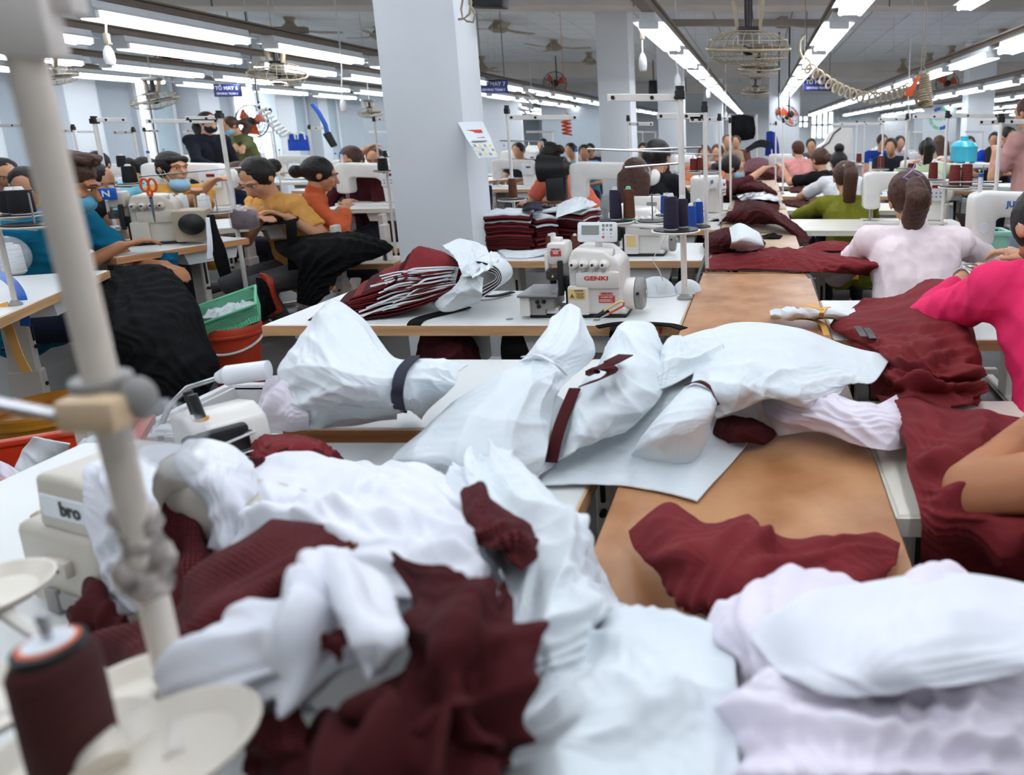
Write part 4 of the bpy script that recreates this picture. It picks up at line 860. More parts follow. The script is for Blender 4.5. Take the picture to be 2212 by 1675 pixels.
    # --- right row, seen from behind
    pat('worker in salmon pink top beyond the black T-shirt, reddish hair', 1722, 316, 9.2, face=20, lean=10, hp=8, shirt=('t', (222, 150, 146)), sleeve=.7, hair='short', hairc='hair_b', det=1, mask=('mask', 0))
    pat('worker in black T-shirt stretching out one arm', 1772, 336, 7.7, face=35, lean=26, hp=16, shirt=('t', (22, 22, 24)), sleeve=.8, hair='bun', hairc='hair_b', det=1, hands=(P(1690, 362, 7.9), None), hb=1.1, s=1.05, poles=((-.4, -.4, -1), None))
    pat('worker in white T-shirt with black top bun', 1812, 343, 6.6, face=12, lean=22, hp=20, shirt=('t', (222, 222, 224)), sleeve=.75, hair='topbun', det=1, hands=(P(1740, 414, 6.85), None), hb=1.0, poles=((-1, -.4, -.6), None))
    ov, ovi = pat('worker in olive green blouse with long brown ponytail', 1826, 372, 5.3, face=6, lean=20, stoop=10, hp=14, shirt=('t', (126, 126, 38)), sleeve=1.6, hair='pony', hairc='hair_b', det=2, hands=(P(1765, 440, 5.6), None), poles=((-1, -.5, -.5), None), hb=1.08, s=1.05)
    pk, pki = pat('worker in pale pink shirt, brown ponytail with lilac tie', 1974, 404, 3.2, face=-6, lean=22, stoop=14, hp=34, shirt=('t', (250, 232, 234)), sleeve=1.6, hair='lowpony', hairc='hair_b', det=2, hands=(P(1905, 545, 3.4), P(2060, 545, 3.4)), poles=((-1.4, -.5, -.6), (1.5, -.6, -.5)), collar=True, hb=1.1, wide=1.1, s=1.08, hroll=-8)
    hp_, hpi = person('worker in hot pink top, head beyond the right edge, silver bracelets', (.77, 1.42), face=2, seat=.48, lean=22, stoop=16, hp=70, hy=0, shirt=('t', (238, 50, 106)), sleeve=1.72, hair='lowpony', hairc='hair', det=2, hands=(P(2098, 592, 2.05), P(2235, 560, 2.1)), poles=((-1.6, .1, -1.2), (1, -.2, -.8)), mask=('mask', 0), s=1.06, wide=1.06)
    ca, cai = person('worker in coral T-shirt at the right edge, bare elbow on maroon cloth', (.755, .58), face=-4, seat=.46, lean=32, stoop=18, hp=20, shirt=('t', (236, 92, 66)), sleeve=.55, hair='lowpony', hairc='hair', det=2, hands=((.50, 1.17, .86), None), poles=((-1, .3, -.3), None), skin='skin_t', s=1.06)
    # --- right distance
    gw, _ = pat('worker in pale green T-shirt with black ponytail', 2003, 316, 6.9, face=-8, lean=22, hp=24, shirt=('t', (182, 196, 160)), sleeve=.7, hair='pony', hairc='hair', det=1, hands=(P(1970, 352, 7.1), P(2050, 350, 7.1)), poles=((-1, -.3, -.7), (1, -.3, -.7)))
    pat('standing woman in dusty pink top and pale jeans at the right edge', 2214, 275, 4.9, face=35, stand_=True, lean=4, stoop=4, hp=10, shirt=('t', (208, 158, 152)), sleeve=.75, hair='long', hairc='hair_b', det=1, pants='jeans', hands=(P(2150, 330, 5.0), None), poles=((-.4, -.8, -1), None), hem=False)
    for (x, y, Y, c, hr, fc, lab) in ((1906, 300, 10, (34, 62, 150), 'bun', 190, 'far worker in royal blue left of the pale green T-shirt'), (1925, 309, 9.0, (40, 42, 48), 'short', 160, 'far dark-haired worker low beside the one in royal blue'), (1944, 302, 11, (200, 200, 200), 'short', 180, 'far worker under the pinned notices'), (2030, 303, 9.5, (176, 140, 120), 'long', 10, 'far brown-haired worker behind the pale green T-shirt'), (2094, 304, 9.8, (30, 30, 34), 'bun', 170, 'far dark-haired worker before the white board'),
            (2150, 296, 9.0, (30, 60, 170), 'short', 150, 'far worker in bright blue by the right column'), (2178, 285, 8.2, (40, 36, 36), 'short', 200, 'far worker in dark mesh top by the right column'), (1120, 318, 9.5, (40, 40, 50), 'short', 170, 'far worker under the orange hanging spool'), (1233, 318, 10.5, (214, 190, 150), 'bun', 165, 'far worker in cream with dark bun near the second column'), (1262, 322, 10, (120, 170, 200), 'short', 190, 'far worker in light blue near the second column'),
            (1275, 318, 12, (60, 60, 70), 'bun', 180, 'far worker in charcoal left of the second column'), (1390, 318, 10, (90, 170, 190), 'short', 180, 'far worker in turquoise right of the second column'), (1408, 322, 9.6, (60, 52, 60), 'short', 180, 'far worker with dark hair right of the second column'), (1752, 308, 11, (90, 92, 96), 'short', 180, 'far worker in grey behind the monitor-like panel'), (1172, 308, 11, (150, 40, 40), 'short', 175, 'far worker in dark red behind the coral shirt')):
        pat(lab, x, y, Y, face=fc, lean=14, hp=25, shirt=('t', c), hair=hr, hairc='hair_b' if hr == 'long' else 'hair', det=0)
    # clothing details
    h = pki['head']; MB().tube([h(-.03, -.13, .03), h(.0, -.15, .045), h(.035, -.13, .03), h(.0, -.11, .02)], .006, 8, True).build('hair_tie', mat('lilac_elastic', (168, 140, 196), .7), pk)
    MB().tube([h(.0, -.15, .045), h(.02, -.16, .075), h(.035, -.15, .06)], .003, 6).build('tie_end', mat('lilac_elastic', (168, 140, 196), .7), pk)
    h = ovi['head']; MB().tube([h(-.035, -.115, .06), h(.0, -.14, .075), h(.035, -.115, .06), h(0, -.1, .05)], .006, 8, True).build('hair_clip', 'label_y', ov)
    for i in range(5):
        a, e, w_ = hpi['arms'][0]; d = (w_ - e).normalized(); c = e + (w_ - e) * (.86 + i * .035); u = d.orthogonal().normalized(); v = d.cross(u)
        MB().tube([c + (u * math.cos(q) + v * math.sin(q)) * .037 + d * .008 * math.sin(q * 2 + i) for q in [k * math.pi / 8 for k in range(16)]], .0032, 6, True).build('bracelet', 'steel', hp_)
    h = yi['head']; MB().tube([yi['N'] + Vector((x, .085 - abs(x) * .5 - x * x * 5, -.0 - .05 * (1 - (x / .07) ** 2))) for x in (-.07, -.045, -.02, 0, .02, .045, .07)], .0022, 6).build('necklace', 'steel', yw)
    pr = MB()
    for (x, z, r_) in ((-.05, -.17, .03), (0, -.16, .04), (.05, -.17, .03), (-.02, -.2, .035), (.025, -.2, .035), (0, -.12, .02)): pr.ball(yi['N'] + Vector((x, .115 + z * .16 - abs(x) * .25, z)), (r_, .012, r_ * .7), None, 10, 6)
    pr.build('shirt_print', cl('brown_print', (96, 58, 32)), yw)['kind'] = 'stuff'
    N_ = yi['N']; mxp = Matrix.Translation((.0, .0, 0))
    # stripes on the black top
    for i in range(3):
        zz = stp.location.z; MB().tube([Vector((.168 * math.sin(q), -.128 * math.cos(q) + .11, .875 - i * .03)) for q in [R(x) for x in range(-75, 80, 15)]], .006, 6).build('stripe', 'textw', stp)
# ---------------------------------------------------------------- heaped cloth and paper
def C(label, cat, name, rows, m, group=None, dy=0, dh=0, **k): return tag(cloth(name, pts(rows, 0, dy, dh), m, **k), label, cat, group)
def part(parent, name, rows, m, **k):
    o = cloth(name, pts(rows), m, parent=parent, **k); o.matrix_parent_inverse = Matrix.Translation(parent.location).inverted(); return o
def ppt(rows): return [[P(*q) for q in r] for r in rows]
def CP(label, cat, name, rows, m, group=None, **k): return tag(cloth(name, ppt(rows), m, **k), label, cat, group)
def ribbon(path, wd, m, name, parent=None, th=.002, wdir=None, n=24):
    """cloth band along points; wdir is the width direction"""
    a = cr(np.array([list(p) for p in path], float), np.linspace(0, len(path) - 1, n)); L, Rr = [], []
    for i, p in enumerate(a):
        t = Vector(a[min(i + 1, n - 1)] - a[max(i - 1, 0)]).normalized(); wv = Vector(wdir) if wdir else t.cross(Vector((0, 0, 1)))
        wv = (wv - t * wv.dot(t)).normalized() * wd / 2; p = Vector(p.tolist()); L.append(p - wv); Rr.append(p + wv)
    o = MB().strip(L, Rr, th).build(name, m, parent, 60)
    if parent: o.matrix_parent_inverse = Matrix.Translation(parent.location).inverted()
    return o

# --- nearest heap, bottom right
C('broad lilac-white garment pile blurred along the bottom edge at the right', 'cloth', 'garment_pile', [
  [(1540, 1380, .79), (1640, 1300, .80), (1700, 1270, .80), (1850, 1250, .80), (2060, 1225, .80), (2300, 1260, .80)],
  [(1560, 1362, .88), (1600, 1290, .93), (1690, 1222, .95), (1850, 1216, .95), (2060, 1184, .97), (2290, 1228, .95)],
  [(1570, 1440, .93), (1640, 1390, .97), (1730, 1340, .99), (1880, 1320, .99), (2070, 1300, 1.0), (2300, 1330, .98)],
  [(1580, 1560, .94), (1650, 1500, .97), (1760, 1470, .985), (1920, 1460, .985), (2090, 1440, .99), (2300, 1440, .97)],
  [(1560, 1700, .94), (1660, 1660, .96), (1790, 1640, .97), (1950, 1620, .97), (2110, 1600, .97), (2300, 1590, .96)],
  [(1540, 1880, .92), (1680, 1860, .93), (1820, 1850, .93), (1980, 1850, .93), (2130, 1850, .93), (2300, 1850, .93)],
  [(1520, 2250, .82), (1680, 2300, .80), (1820, 2300, .79), (1980, 2300, .79), (2130, 2300, .79), (2300, 2250, .80)]], 'lilac_cloth', n=80, k=90, amp=1.7, wl=.08, dy=62, dh=-.01, e=(.10, .12), seed=5, bend=.16, it=150)
C('smooth white top layer folded over the blurred lilac pile', 'cloth', 'garment', [
  [(1600, 1300, .945), (1700, 1225, .962), (1850, 1218, .962), (2060, 1186, .98), (2290, 1226, .965)],
  [(1640, 1360, .985), (1740, 1310, 1.0), (1880, 1290, 1.005), (2060, 1260, 1.01), (2290, 1280, 1.0)],
  [(1700, 1420, .995), (1790, 1400, 1.01), (1920, 1390, 1.015), (2080, 1360, 1.02), (2290, 1340, 1.01)],
  [(1790, 1450, .995), (1860, 1460, 1.0), (1960, 1450, 1.01), (2100, 1430, 1.01), (2290, 1390, 1.0)]], 'white_cloth', n=50, k=70, amp=1.5, wl=.10, dy=45, e=(.04, .03), seed=8, bend=.22)
C('white paper sheet curling in the bottom centre beside the dark maroon cloth', 'paper', 'pattern_paper', [
  [(1080, 1590, .84), (1180, 1510, .86), (1290, 1430, .86), (1370, 1392, .86), (1580, 1362, .86)],
  [(1060, 1600, .90), (1200, 1500, .93), (1300, 1425, .93), (1370, 1384, .92), (1580, 1356, .90)],
  [(1030, 1650, .95), (1220, 1570, .985), (1340, 1510, .985), (1450, 1480, .975), (1590, 1450, .95)],
  [(1000, 1700, .96), (1200, 1650, .99), (1360, 1620, .99), (1480, 1600, .985), (1600, 1590, .96)],
  [(980, 1880, .95), (1180, 1880, .97), (1360, 1860, .97), (1480, 1850, .96), (1600, 1850, .95)],
  [(960, 2300, .82), (1180, 2350, .80), (1360, 2350, .80), (1480, 2300, .80), (1600, 2250, .81)]], 'paper', n=60, k=60, amp=2.0, wl=.09, e=(.05, .06), seed=11, bend=.1)
C('white paper flap hanging beside the long maroon garment, lower middle', 'paper', 'pattern_paper', [
  [(1068, 1560, .93), (1130, 1520, .955), (1200, 1490, .96), (1290, 1470, .94)],
  [(1062, 1610, .91), (1120, 1560, .95), (1190, 1550, .95), (1260, 1530, .93)],
  [(1060, 1680, .88), (1100, 1640, .91), (1160, 1620, .91), (1220, 1600, .9)]], 'paper', n=30, k=30, amp=1.9, e=(.03, .03), seed=12)
# --- foreground heap, left of the hardboard
C('wide white cloth spread over the middle of the foreground heap', 'cloth', 'white_cloth', [
  [(540, 1030, .80), (680, 1020, .80), (800, 1030, .81), (880, 1030, .82), (970, 1060, .82), (1050, 1070, .82)],
  [(535, 1005, .86), (680, 995, .88), (800, 1015, .90), (880, 1005, .93), (970, 1040, .93), (1045, 1060, .93)],
  [(500, 1080, .90), (640, 1080, .95), (760, 1080, .98), (880, 1060, 1.0), (980, 1090, 1.0), (1060, 1120, .97)],
  [(480, 1160, .90), (640, 1140, .98), (760, 1145, 1.02), (880, 1130, 1.03), (990, 1160, 1.02), (1080, 1200, .98)],
  [(490, 1250, .88), (640, 1230, .98), (770, 1230, 1.02), (900, 1230, 1.03), (1010, 1250, 1.01), (1090, 1270, .97)],
  [(500, 1320, .85), (640, 1320, .95), (780, 1340, 1.0), (920, 1330, 1.0), (1040, 1340, .98), (1100, 1350, .95)]], 'white_cloth', n=80, k=90, amp=1.1, wl=.085, e=(.045, .06), seed=21, bend=.14)
C('crumpled white paper running down the edge of the hardboard', 'paper', 'pattern_paper', [
  [(960, 1060, .84), (1010, 1030, .84), (1070, 1010, .84), (1125, 1000, .84)],
  [(955, 1035, .93), (1010, 1000, .96), (1060, 985, .96), (1110, 964, .95)],
  [(1010, 1130, .975), (1080, 1090, .985), (1150, 1075, .965), (1205, 1090, .89)],
  [(1090, 1230, .985), (1170, 1190, .98), (1240, 1180, .945), (1292, 1195, .86)],
  [(1110, 1340, .975), (1190, 1310, .97), (1270, 1290, .935), (1348, 1322, .83)],
  [(1140, 1440, .95), (1200, 1440, .95), (1260, 1420, .92), (1348, 1392, .82)],
  [(1150, 1540, .92), (1210, 1510, .93), (1270, 1480, .90), (1320, 1440, .82)]], 'paper', n=100, k=60, amp=1.9, e=(.05, .075), seed=23, bend=.06)
C('long dark maroon garment falling over the front of the heap', 'cloth', 'maroon_garment', [
  [(800, 1160, 1.035), (880, 1205, 1.05), (960, 1230, 1.05), (1050, 1290, 1.02), (1100, 1235, 1.01)],
  [(868, 1260, 1.05), (930, 1270, 1.06), (1000, 1290, 1.06), (1060, 1330, 1.04), (1125, 1300, 1.0)],
  [(866, 1340, 1.05), (940, 1370, 1.07), (1010, 1390, 1.06), (1070, 1410, 1.03), (1130, 1420, .98)],
  [(860, 1430, 1.04), (930, 1480, 1.06), (1000, 1510, 1.05), (1070, 1520, 1.02), (1135, 1500, .97)],
  [(700, 1560, 1.0), (850, 1580, 1.04), (970, 1610, 1.04), (1040, 1620, 1.01), (1085, 1600, .96)],
  [(520, 1690, .98), (760, 1720, 1.02), (900, 1760, 1.02), (1000, 1760, 1.0), (1050, 1720, .95)],
  [(500, 2100, .84), (720, 2250, .82), (880, 2300, .82), (980, 2250, .82), (1060, 2100, .82)]], 'maroon_d', n=90, k=60, amp=1.5, wl=.085, e=(.06, .12), seed=31, bend=.24, it=140)
C('maroon mesh-knit sleeve lying across the heap toward the leaning pole', 'cloth', 'maroon_garment', [
  [(600, 1130, 1.0), (690, 1133, 1.02), (770, 1142, 1.03), (745, 1185, 1.035)],
  [(530, 1170, .99), (600, 1190, 1.02), (660, 1205, 1.03), (690, 1240, 1.02)],
  [(410, 1240, .96), (480, 1270, 1.0), (550, 1290, 1.01), (610, 1300, 1.0)],
  [(380, 1310, .94), (430, 1360, .98), (500, 1375, .99), (580, 1370, .98)],
  [(180, 1370, .88), (300, 1420, .93), (410, 1440, .96), (480, 1420, .96)],
  [(170, 1450, .85), (260, 1490, .9), (350, 1500, .93), (430, 1480, .94)]], 'maroon_m', n=80, k=50, amp=1.2, wl=.12, e=(.05, .05), seed=33, bend=.22)
C('white knit garment in soft folds at the lower left of the heap', 'cloth', 'white_garment', [
  [(640, 1250, 1.03), (720, 1200, 1.05), (800, 1240, 1.05), (860, 1300, 1.05)],
  [(560, 1340, 1.03), (640, 1330, 1.05), (720, 1340, 1.06), (800, 1380, 1.05)],
  [(440, 1390, 1.0), (520, 1420, 1.03), (620, 1440, 1.05), (720, 1470, 1.04)],
  [(355, 1450, .955), (430, 1490, .98), (530, 1520, 1.0), (650, 1540, 1.01)],
  [(390, 1545, .925), (460, 1570, .945), (540, 1575, .965), (660, 1570, .99)]], 'white_cloth', n=60, k=70, amp=1.5, wl=.07, e=(.05, .16), seed=35, bend=.2, it=140)
C('white flap folded down over the maroon sleeve, lower tip pointed', 'cloth', 'white_cloth', [
  [(700, 1185, 1.06), (760, 1205, 1.075), (835, 1260, 1.075)],
  [(690, 1270, 1.07), (765, 1290, 1.09), (868, 1330, 1.08)],
  [(730, 1350, 1.07), (795, 1370, 1.09), (872, 1395, 1.08)],
  [(765, 1430, 1.06), (795, 1470, 1.065), (840, 1440, 1.06)]], 'white_cloth', n=36, k=36, amp=1.1, wl=.08, e=(.03, .04), seed=36, bend=.2)
C('small maroon piece on top of the crumpled white paper', 'cloth', 'maroon_piece', [
  [(992, 1060, 1.0), (1030, 1040, 1.01), (1052, 1062, 1.0)],
  [(1000, 1120, 1.025), (1050, 1115, 1.03), (1110, 1110, 1.0)],
  [(1010, 1170, 1.02), (1080, 1160, 1.03), (1150, 1145, .99)],
  [(1070, 1178, 1.02), (1110, 1184, 1.03), (1165, 1165, .995)],
  [(1108, 1215, 1.01), (1132, 1232, 1.01), (1162, 1200, .99)]], 'maroon_m', n=44, k=40, amp=1.2, wl=.08, e=(.08, .06), seed=37, bend=.18)
C('dark mesh hem with serged edge under the white knit folds at the bottom', 'cloth', 'mesh_hem', [
  [(505, 1555, 1.0), (570, 1545, 1.01), (650, 1530, 1.02)], [(520, 1610, .99), (590, 1600, 1.01), (660, 1580, 1.02)], [(540, 1680, .98), (600, 1670, 1.0), (680, 1640, 1.01)]], 'maroon_m', n=24, k=24, amp=1.9, e=(.03, .03), seed=38)
C('maroon folded cuff between white knit layers in the heap', 'cloth', 'maroon_cuff', [[(645, 1385, 1.062), (700, 1360, 1.068), (760, 1350, 1.068)], [(655, 1400, 1.064), (700, 1390, 1.07), (750, 1400, 1.07)], [(690, 1405, 1.064), (720, 1405, 1.066), (745, 1405, 1.066)]], 'maroon_m', n=20, k=20, amp=1.9, e=(.03, .03), seed=39)
C('white cloth thrown over the beige machine, hanging in front of its base', 'cloth', 'draped_cloth', [
  [(250, 985, .965), (330, 962, .985), (420, 955, .985)], [(162, 1018, .955), (240, 1030, .985), (330, 1020, .99)], [(180, 1120, .92), (250, 1130, .95), (340, 1110, .96)], [(210, 1230, .87), (270, 1220, .89), (345, 1210, .9)], [(240, 1335, .83), (290, 1325, .84), (335, 1290, .86)]], 'white_cloth', n=60, k=40, amp=1.9, e=(.02, .06), seed=41, bend=.2)
C('white cloth end arching off the machine beside the wide foreground cloth', 'cloth', 'draped_cloth', [
  [(400, 958, .985), (470, 952, .985), (530, 985, .97), (565, 1040, .92)], [(380, 1005, .988), (450, 1015, .985), (510, 1035, .97), (566, 1080, .92)], [(445, 1100, .93), (480, 1110, .94), (520, 1120, .93), (566, 1140, .89)], [(448, 1185, .89), (480, 1195, .9), (520, 1190, .89), (566, 1200, .87)]], 'white_cloth', n=50, k=40, amp=1.9, e=(.02, .05), seed=42, bend=.2)
C('dark maroon knit bunched in the shade under the machine arm', 'cloth', 'maroon_garment', [[(345, 1085, .91), (400, 1070, .91), (450, 1060, .9)], [(350, 1180, .89), (400, 1170, .9), (455, 1160, .89)], [(340, 1290, .86), (400, 1280, .88), (470, 1260, .88)], [(260, 1390, .8), (330, 1390, .82), (420, 1380, .84)]], 'maroon_m', n=40, k=36, amp=1.3, wl=.09, e=(.08, .1), seed=43, bend=.2)
C('maroon sleeve end lying at the foot of the beige machine', 'cloth', 'maroon_piece', [[(150, 1290, .79), (200, 1270, .81), (260, 1270, .80)], [(140, 1340, .81), (210, 1330, .84), (280, 1330, .83)], [(150, 1400, .80), (220, 1400, .82), (300, 1400, .82)]], 'maroon_d', n=28, k=28, amp=1.9, e=(.05, .05), seed=44)
C('stacked maroon pieces with white serged hems behind the white foreground cloth', 'cloth', 'maroon_stack', [[(545, 940, .83), (610, 935, .86), (690, 945, .86), (740, 985, .80)], [(535, 980, .84), (600, 965, .88), (685, 975, .88), (745, 995, .81)], [(540, 1010, .82), (610, 1010, .85), (680, 1010, .84), (730, 1005, .80)]], 'maroon', n=30, k=40, amp=1.9, e=(.02, .06), seed=45)
for i, (x, y) in enumerate(((560, 1005), (625, 985), (672, 985))):
    C(('serged maroon tab nearest the cream machine', 'serged maroon tab in the middle of the stack', 'serged maroon tab nearest the steel table leg')[i], 'cloth', 'serged_tab', [[(x - 26, y - 14, .885), (x + 4, y - 18, .89), (x + 28, y - 10, .88)], [(x - 22, y + 18, .868), (x + 4, y + 14, .872), (x + 26, y + 18, .862)]], 'maroon_m', n=12, k=14, amp=1.9, e=(.03, .06), seed=50 + i)
# --- bundles behind the heap
bd = C('tied white paper bundle with raised peak and black band, beside the white bin', 'bundle', 'paper_bundle', [
  [(690, 665, .93), (722, 644, .95), (790, 690, .93), (850, 768, .92), (930, 772, .93), (1012, 786, .90)],
  [(640, 735, .93), (700, 740, .955), (790, 790, .95), (870, 800, .95), (940, 792, .945), (992, 802, .92)],
  [(598, 800, .90), (680, 810, .93), (770, 830, .95), (858, 838, .94), (920, 835, .92), (980, 838, .90)],
  [(620, 862, .86), (670, 882, .86), (740, 868, .88), (852, 880, .86), (890, 878, .85), (925, 888, .83)],
  [(650, 925, .80), (690, 928, .80), (745, 905, .80), (855, 892, .80), (885, 890, .79), (908, 908, .785)]], 'paper', n=70, k=80, e=(.02, .035), seed=61, bend=.1)
for i in range(4):
    part(bd, 'paper_ply', [[(640 + i * 8, 872 + i * 3, .86 - i * .015), (740, 874 + i * 4, .87 - i * .015), (850, 884 + i * 2, .855 - i * .015)], [(655 + i * 14, 915 + i * 4, .80 - i * .004), (745 + i * 2, 902 + i * 6, .80 - i * .005), (858, 892 + i * 4, .80 - i * .004)]], 'lilac_cloth', n=16, k=40, e=(.01, .03), seed=62 + i)
ribbon([T(895, 768, .945), T(868, 800, .965), T(857, 850, .945), T(862, 884, .86), T(868, 892, .80)], .02, 'navy_cloth', 'tie_band', bd, .003, wdir=(1, -.2, 0))
C('lilac-white plies sagging from the bundle over the white bin', 'cloth', 'fabric_plies', [[(575, 812, .86), (615, 812, .88), (645, 855, .87)], [(553, 870, .83), (605, 865, .86), (662, 900, .85)], [(543, 905, .79), (595, 930, .79), (668, 935, .785)]], 'lilac_cloth', n=50, k=40, e=(.16, .06), seed=66, bend=.1)
b2 = C('large white paper bundle gathered at its neck, in the centre of the tables', 'bundle', 'paper_bundle', [
  [(1193, 690, .97), (1222, 658, .985), (1252, 664, .985), (1263, 695, .96)],
  [(1142, 760, .93), (1182, 748, .955), (1232, 752, .95), (1287, 765, .90)],
  [(1078, 808, .90), (1140, 785, .925), (1200, 795, .925), (1232, 818, .90)],
  [(990, 858, .87), (1080, 835, .925), (1160, 835, .92), (1205, 850, .89)],
  [(920, 920, .85), (1010, 905, .895), (1110, 905, .895), (1192, 905, .86)],
  [(845, 988, .82), (950, 985, .855), (1080, 990, .85), (1180, 985, .83)],
  [(885, 1010, .80), (960, 1030, .80), (1070, 1035, .80), (1160, 1040, .79)]], 'paper', n=90, k=70, e=(.03, .05), seed=71, bend=.08)
for i in range(5):
    part(b2, 'paper_ply', [[(1195 + i * 4, 850 + i * 2, .875 - i * .012), (1215 + i * 4, 862 + i * 4, .865 - i * .012)], [(1180 + i * 6, 930 + i * 2, .85 - i * .012), (1208 + i * 4, 930 + i * 4, .84 - i * .012)], [(1150 + i * 5, 1035 - i * 3, .80 - i * .003), (1176 + i * 5, 1020 - i * 3, .795 - i * .003)]], 'lilac_cloth' if i % 2 else 'paper', n=30, k=10, e=(.01, .02), seed=72 + i)
ribbon([T(1128, 772, .935), T(1160, 768, .952), T(1195, 785, .95), T(1225, 812, .91)], .006, 'white_cloth', 'tie_string', b2, .002)
b3 = C('narrow white bundle with maroon bow between the centre bundle and the hardboard', 'bundle', 'paper_bundle', [
  [(1312, 735, .92), (1350, 694, .95), (1410, 700, .95), (1427, 745, .91)],
  [(1288, 790, .90), (1340, 762, .925), (1390, 762, .925), (1445, 772, .89)],
  [(1248, 835, .88), (1300, 820, .91), (1360, 830, .91), (1440, 822, .88)],
  [(1222, 900, .85), (1280, 890, .885), (1340, 890, .88), (1420, 870, .86)],
  [(1188, 1000, .80), (1240, 975, .83), (1290, 955, .83), (1350, 935, .83)]], 'paper', n=60, k=46, e=(.05, .07), seed=81, bend=.07)
ribbon([T(1352, 768, .945), T(1318, 785, .955), T(1285, 798, .945), T(1282, 805, .94), T(1300, 795, .95), T(1318, 800, .955), T(1300, 818, .94), T(1262, 832, .92)], .03, 'maroon_d', 'maroon_bow', b3, .002, n=40)
ribbon([T(1242, 842, .89), T(1222, 890, .87), T(1205, 940, .85), T(1192, 1000, .81)], .022, 'maroon_d', 'maroon_edge', b3, .004)
C('loose gathered white knot between the narrow bundle and the big paper', 'cloth', 'white_knot', [[(1420, 790, .87), (1440, 735, .9), (1480, 725, .9), (1540, 712, .9)], [(1400, 815, .89), (1450, 775, .92), (1500, 760, .92), (1560, 740, .92)], [(1390, 850, .86), (1450, 830, .89), (1510, 800, .9), (1570, 790, .9)]], 'paper', n=44, k=50, e=(.1, .12), seed=84, bend=.06)
# --- big paper on the hardboard
C('big flat white paper sheet sliding off the hardboard toward the foreground', 'paper', 'pattern_paper', [
  [(1400, 765, .85), (1480, 725, .875), (1560, 706, .88), (1640, 722, .88)],
  [(1325, 852, .82), (1430, 830, .86), (1540, 830, .88), (1640, 830, .865)],
  [(1240, 950, .79), (1370, 955, .80), (1500, 950, .81), (1627, 937, .792)],
  [(1160, 1046, .782), (1300, 1045, .782), (1410, 1057, .785), (1506, 1081, .785)]], 'paper', n=70, k=60, e=(.008, .01), seed=91, bend=.2)
C('white paper sheet arched over the lilac garment, corner reaching the maroon heap', 'paper', 'pattern_paper', [
  [(1480, 732, .89), (1590, 696, .905), (1720, 706, .895), (1830, 745, .865), (1926, 768, .855)],
  [(1500, 790, .90), (1600, 768, .925), (1705, 770, .925), (1805, 790, .895), (1890, 822, .865)],
  [(1490, 850, .885), (1580, 838, .915), (1655, 828, .915), (1740, 850, .895), (1835, 832, .87)],
  [(1548, 902, .855), (1605, 885, .87), (1665, 862, .885), (1755, 884, .86), (1815, 850, .865)]], 'paper', n=60, k=70, e=(.02, .025), seed=92, bend=.12)
C('lilac-white knit garment with open hem lying under the arched paper', 'cloth', 'knit_garment', [
  [(1650, 800, .86), (1720, 828, .87), (1800, 850, .86), (1885, 872, .84), (1938, 850, .83)],
  [(1645, 880, .83), (1740, 888, .855), (1830, 900, .855), (1922, 908, .845), (1978, 922, .81)],
  [(1680, 942, .785), (1765, 936, .80), (1850, 962, .81), (1922, 972, .81), (1966, 966, .785)]], 'lilac_cloth', n=50, k=80, e=(.12, .05), seed=93, bend=.16)
rl = C('small rolled white paper with maroon tie on the big flat sheet', 'bundle', 'paper_roll', [
  [(1478, 838, .895), (1515, 825, .91), (1552, 858, .885), (1548, 890, .85)], [(1420, 900, .88), (1465, 880, .905), (1525, 890, .89), (1538, 915, .845)], [(1378, 960, .83), (1430, 940, .87), (1490, 935, .87), (1530, 950, .83)], [(1362, 985, .795), (1420, 998, .80), (1480, 1004, .795), (1500, 1000, .79)]], 'paper', n=46, k=44, e=(.05, .05), seed=94, bend=.09)
ribbon([T(1482, 832, .905), T(1512, 826, .92), T(1540, 845, .905), T(1552, 875, .88)], .012, 'maroon_d', 'maroon_tie', rl, .002)
C('maroon cloth band spilling from the rolled white paper onto the hardboard', 'cloth', 'maroon_band', [[(1535, 895, .83), (1570, 890, .83), (1610, 897, .82), (1650, 912, .81)], [(1530, 930, .81), (1570, 925, .83), (1620, 930, .825), (1678, 938, .795)], [(1550, 960, .79), (1585, 958, .80), (1620, 958, .80), (1650, 962, .782)]], 'maroon_d', n=36, k=44, e=(.1, .05), seed=95, bend=.14)
C('maroon garment lying crosswise on the brown hardboard', 'cloth', 'maroon_garment', [
  [(1352, 1142, .80), (1440, 1078, .865), (1530, 1122, .865), (1614, 1104, .86), (1640, 1146, .835), (1800, 1158, .80), (1945, 1172, .79)],
  [(1365, 1185, .83), (1450, 1150, .885), (1530, 1160, .895), (1610, 1160, .895), (1680, 1180, .875), (1800, 1190, .845), (1942, 1187, .81)],
  [(1400, 1232, .83), (1470, 1220, .885), (1550, 1220, .905), (1620, 1220, .905), (1700, 1230, .89), (1800, 1230, .86), (1935, 1217, .82)],
  [(1440, 1282, .81), (1490, 1290, .845), (1560, 1300, .865), (1640, 1300, .87), (1720, 1290, .86), (1800, 1280, .84), (1910, 1252, .80)],
  [(1478, 1325, .785), (1530, 1336, .785), (1590, 1342, .785), (1650, 1342, .785), (1720, 1332, .785), (1800, 1312, .785), (1895, 1282, .785)]], 'maroon', n=60, k=90, wl=.09, amp=1.5, e=(.08, .05), seed=96, bend=.22)
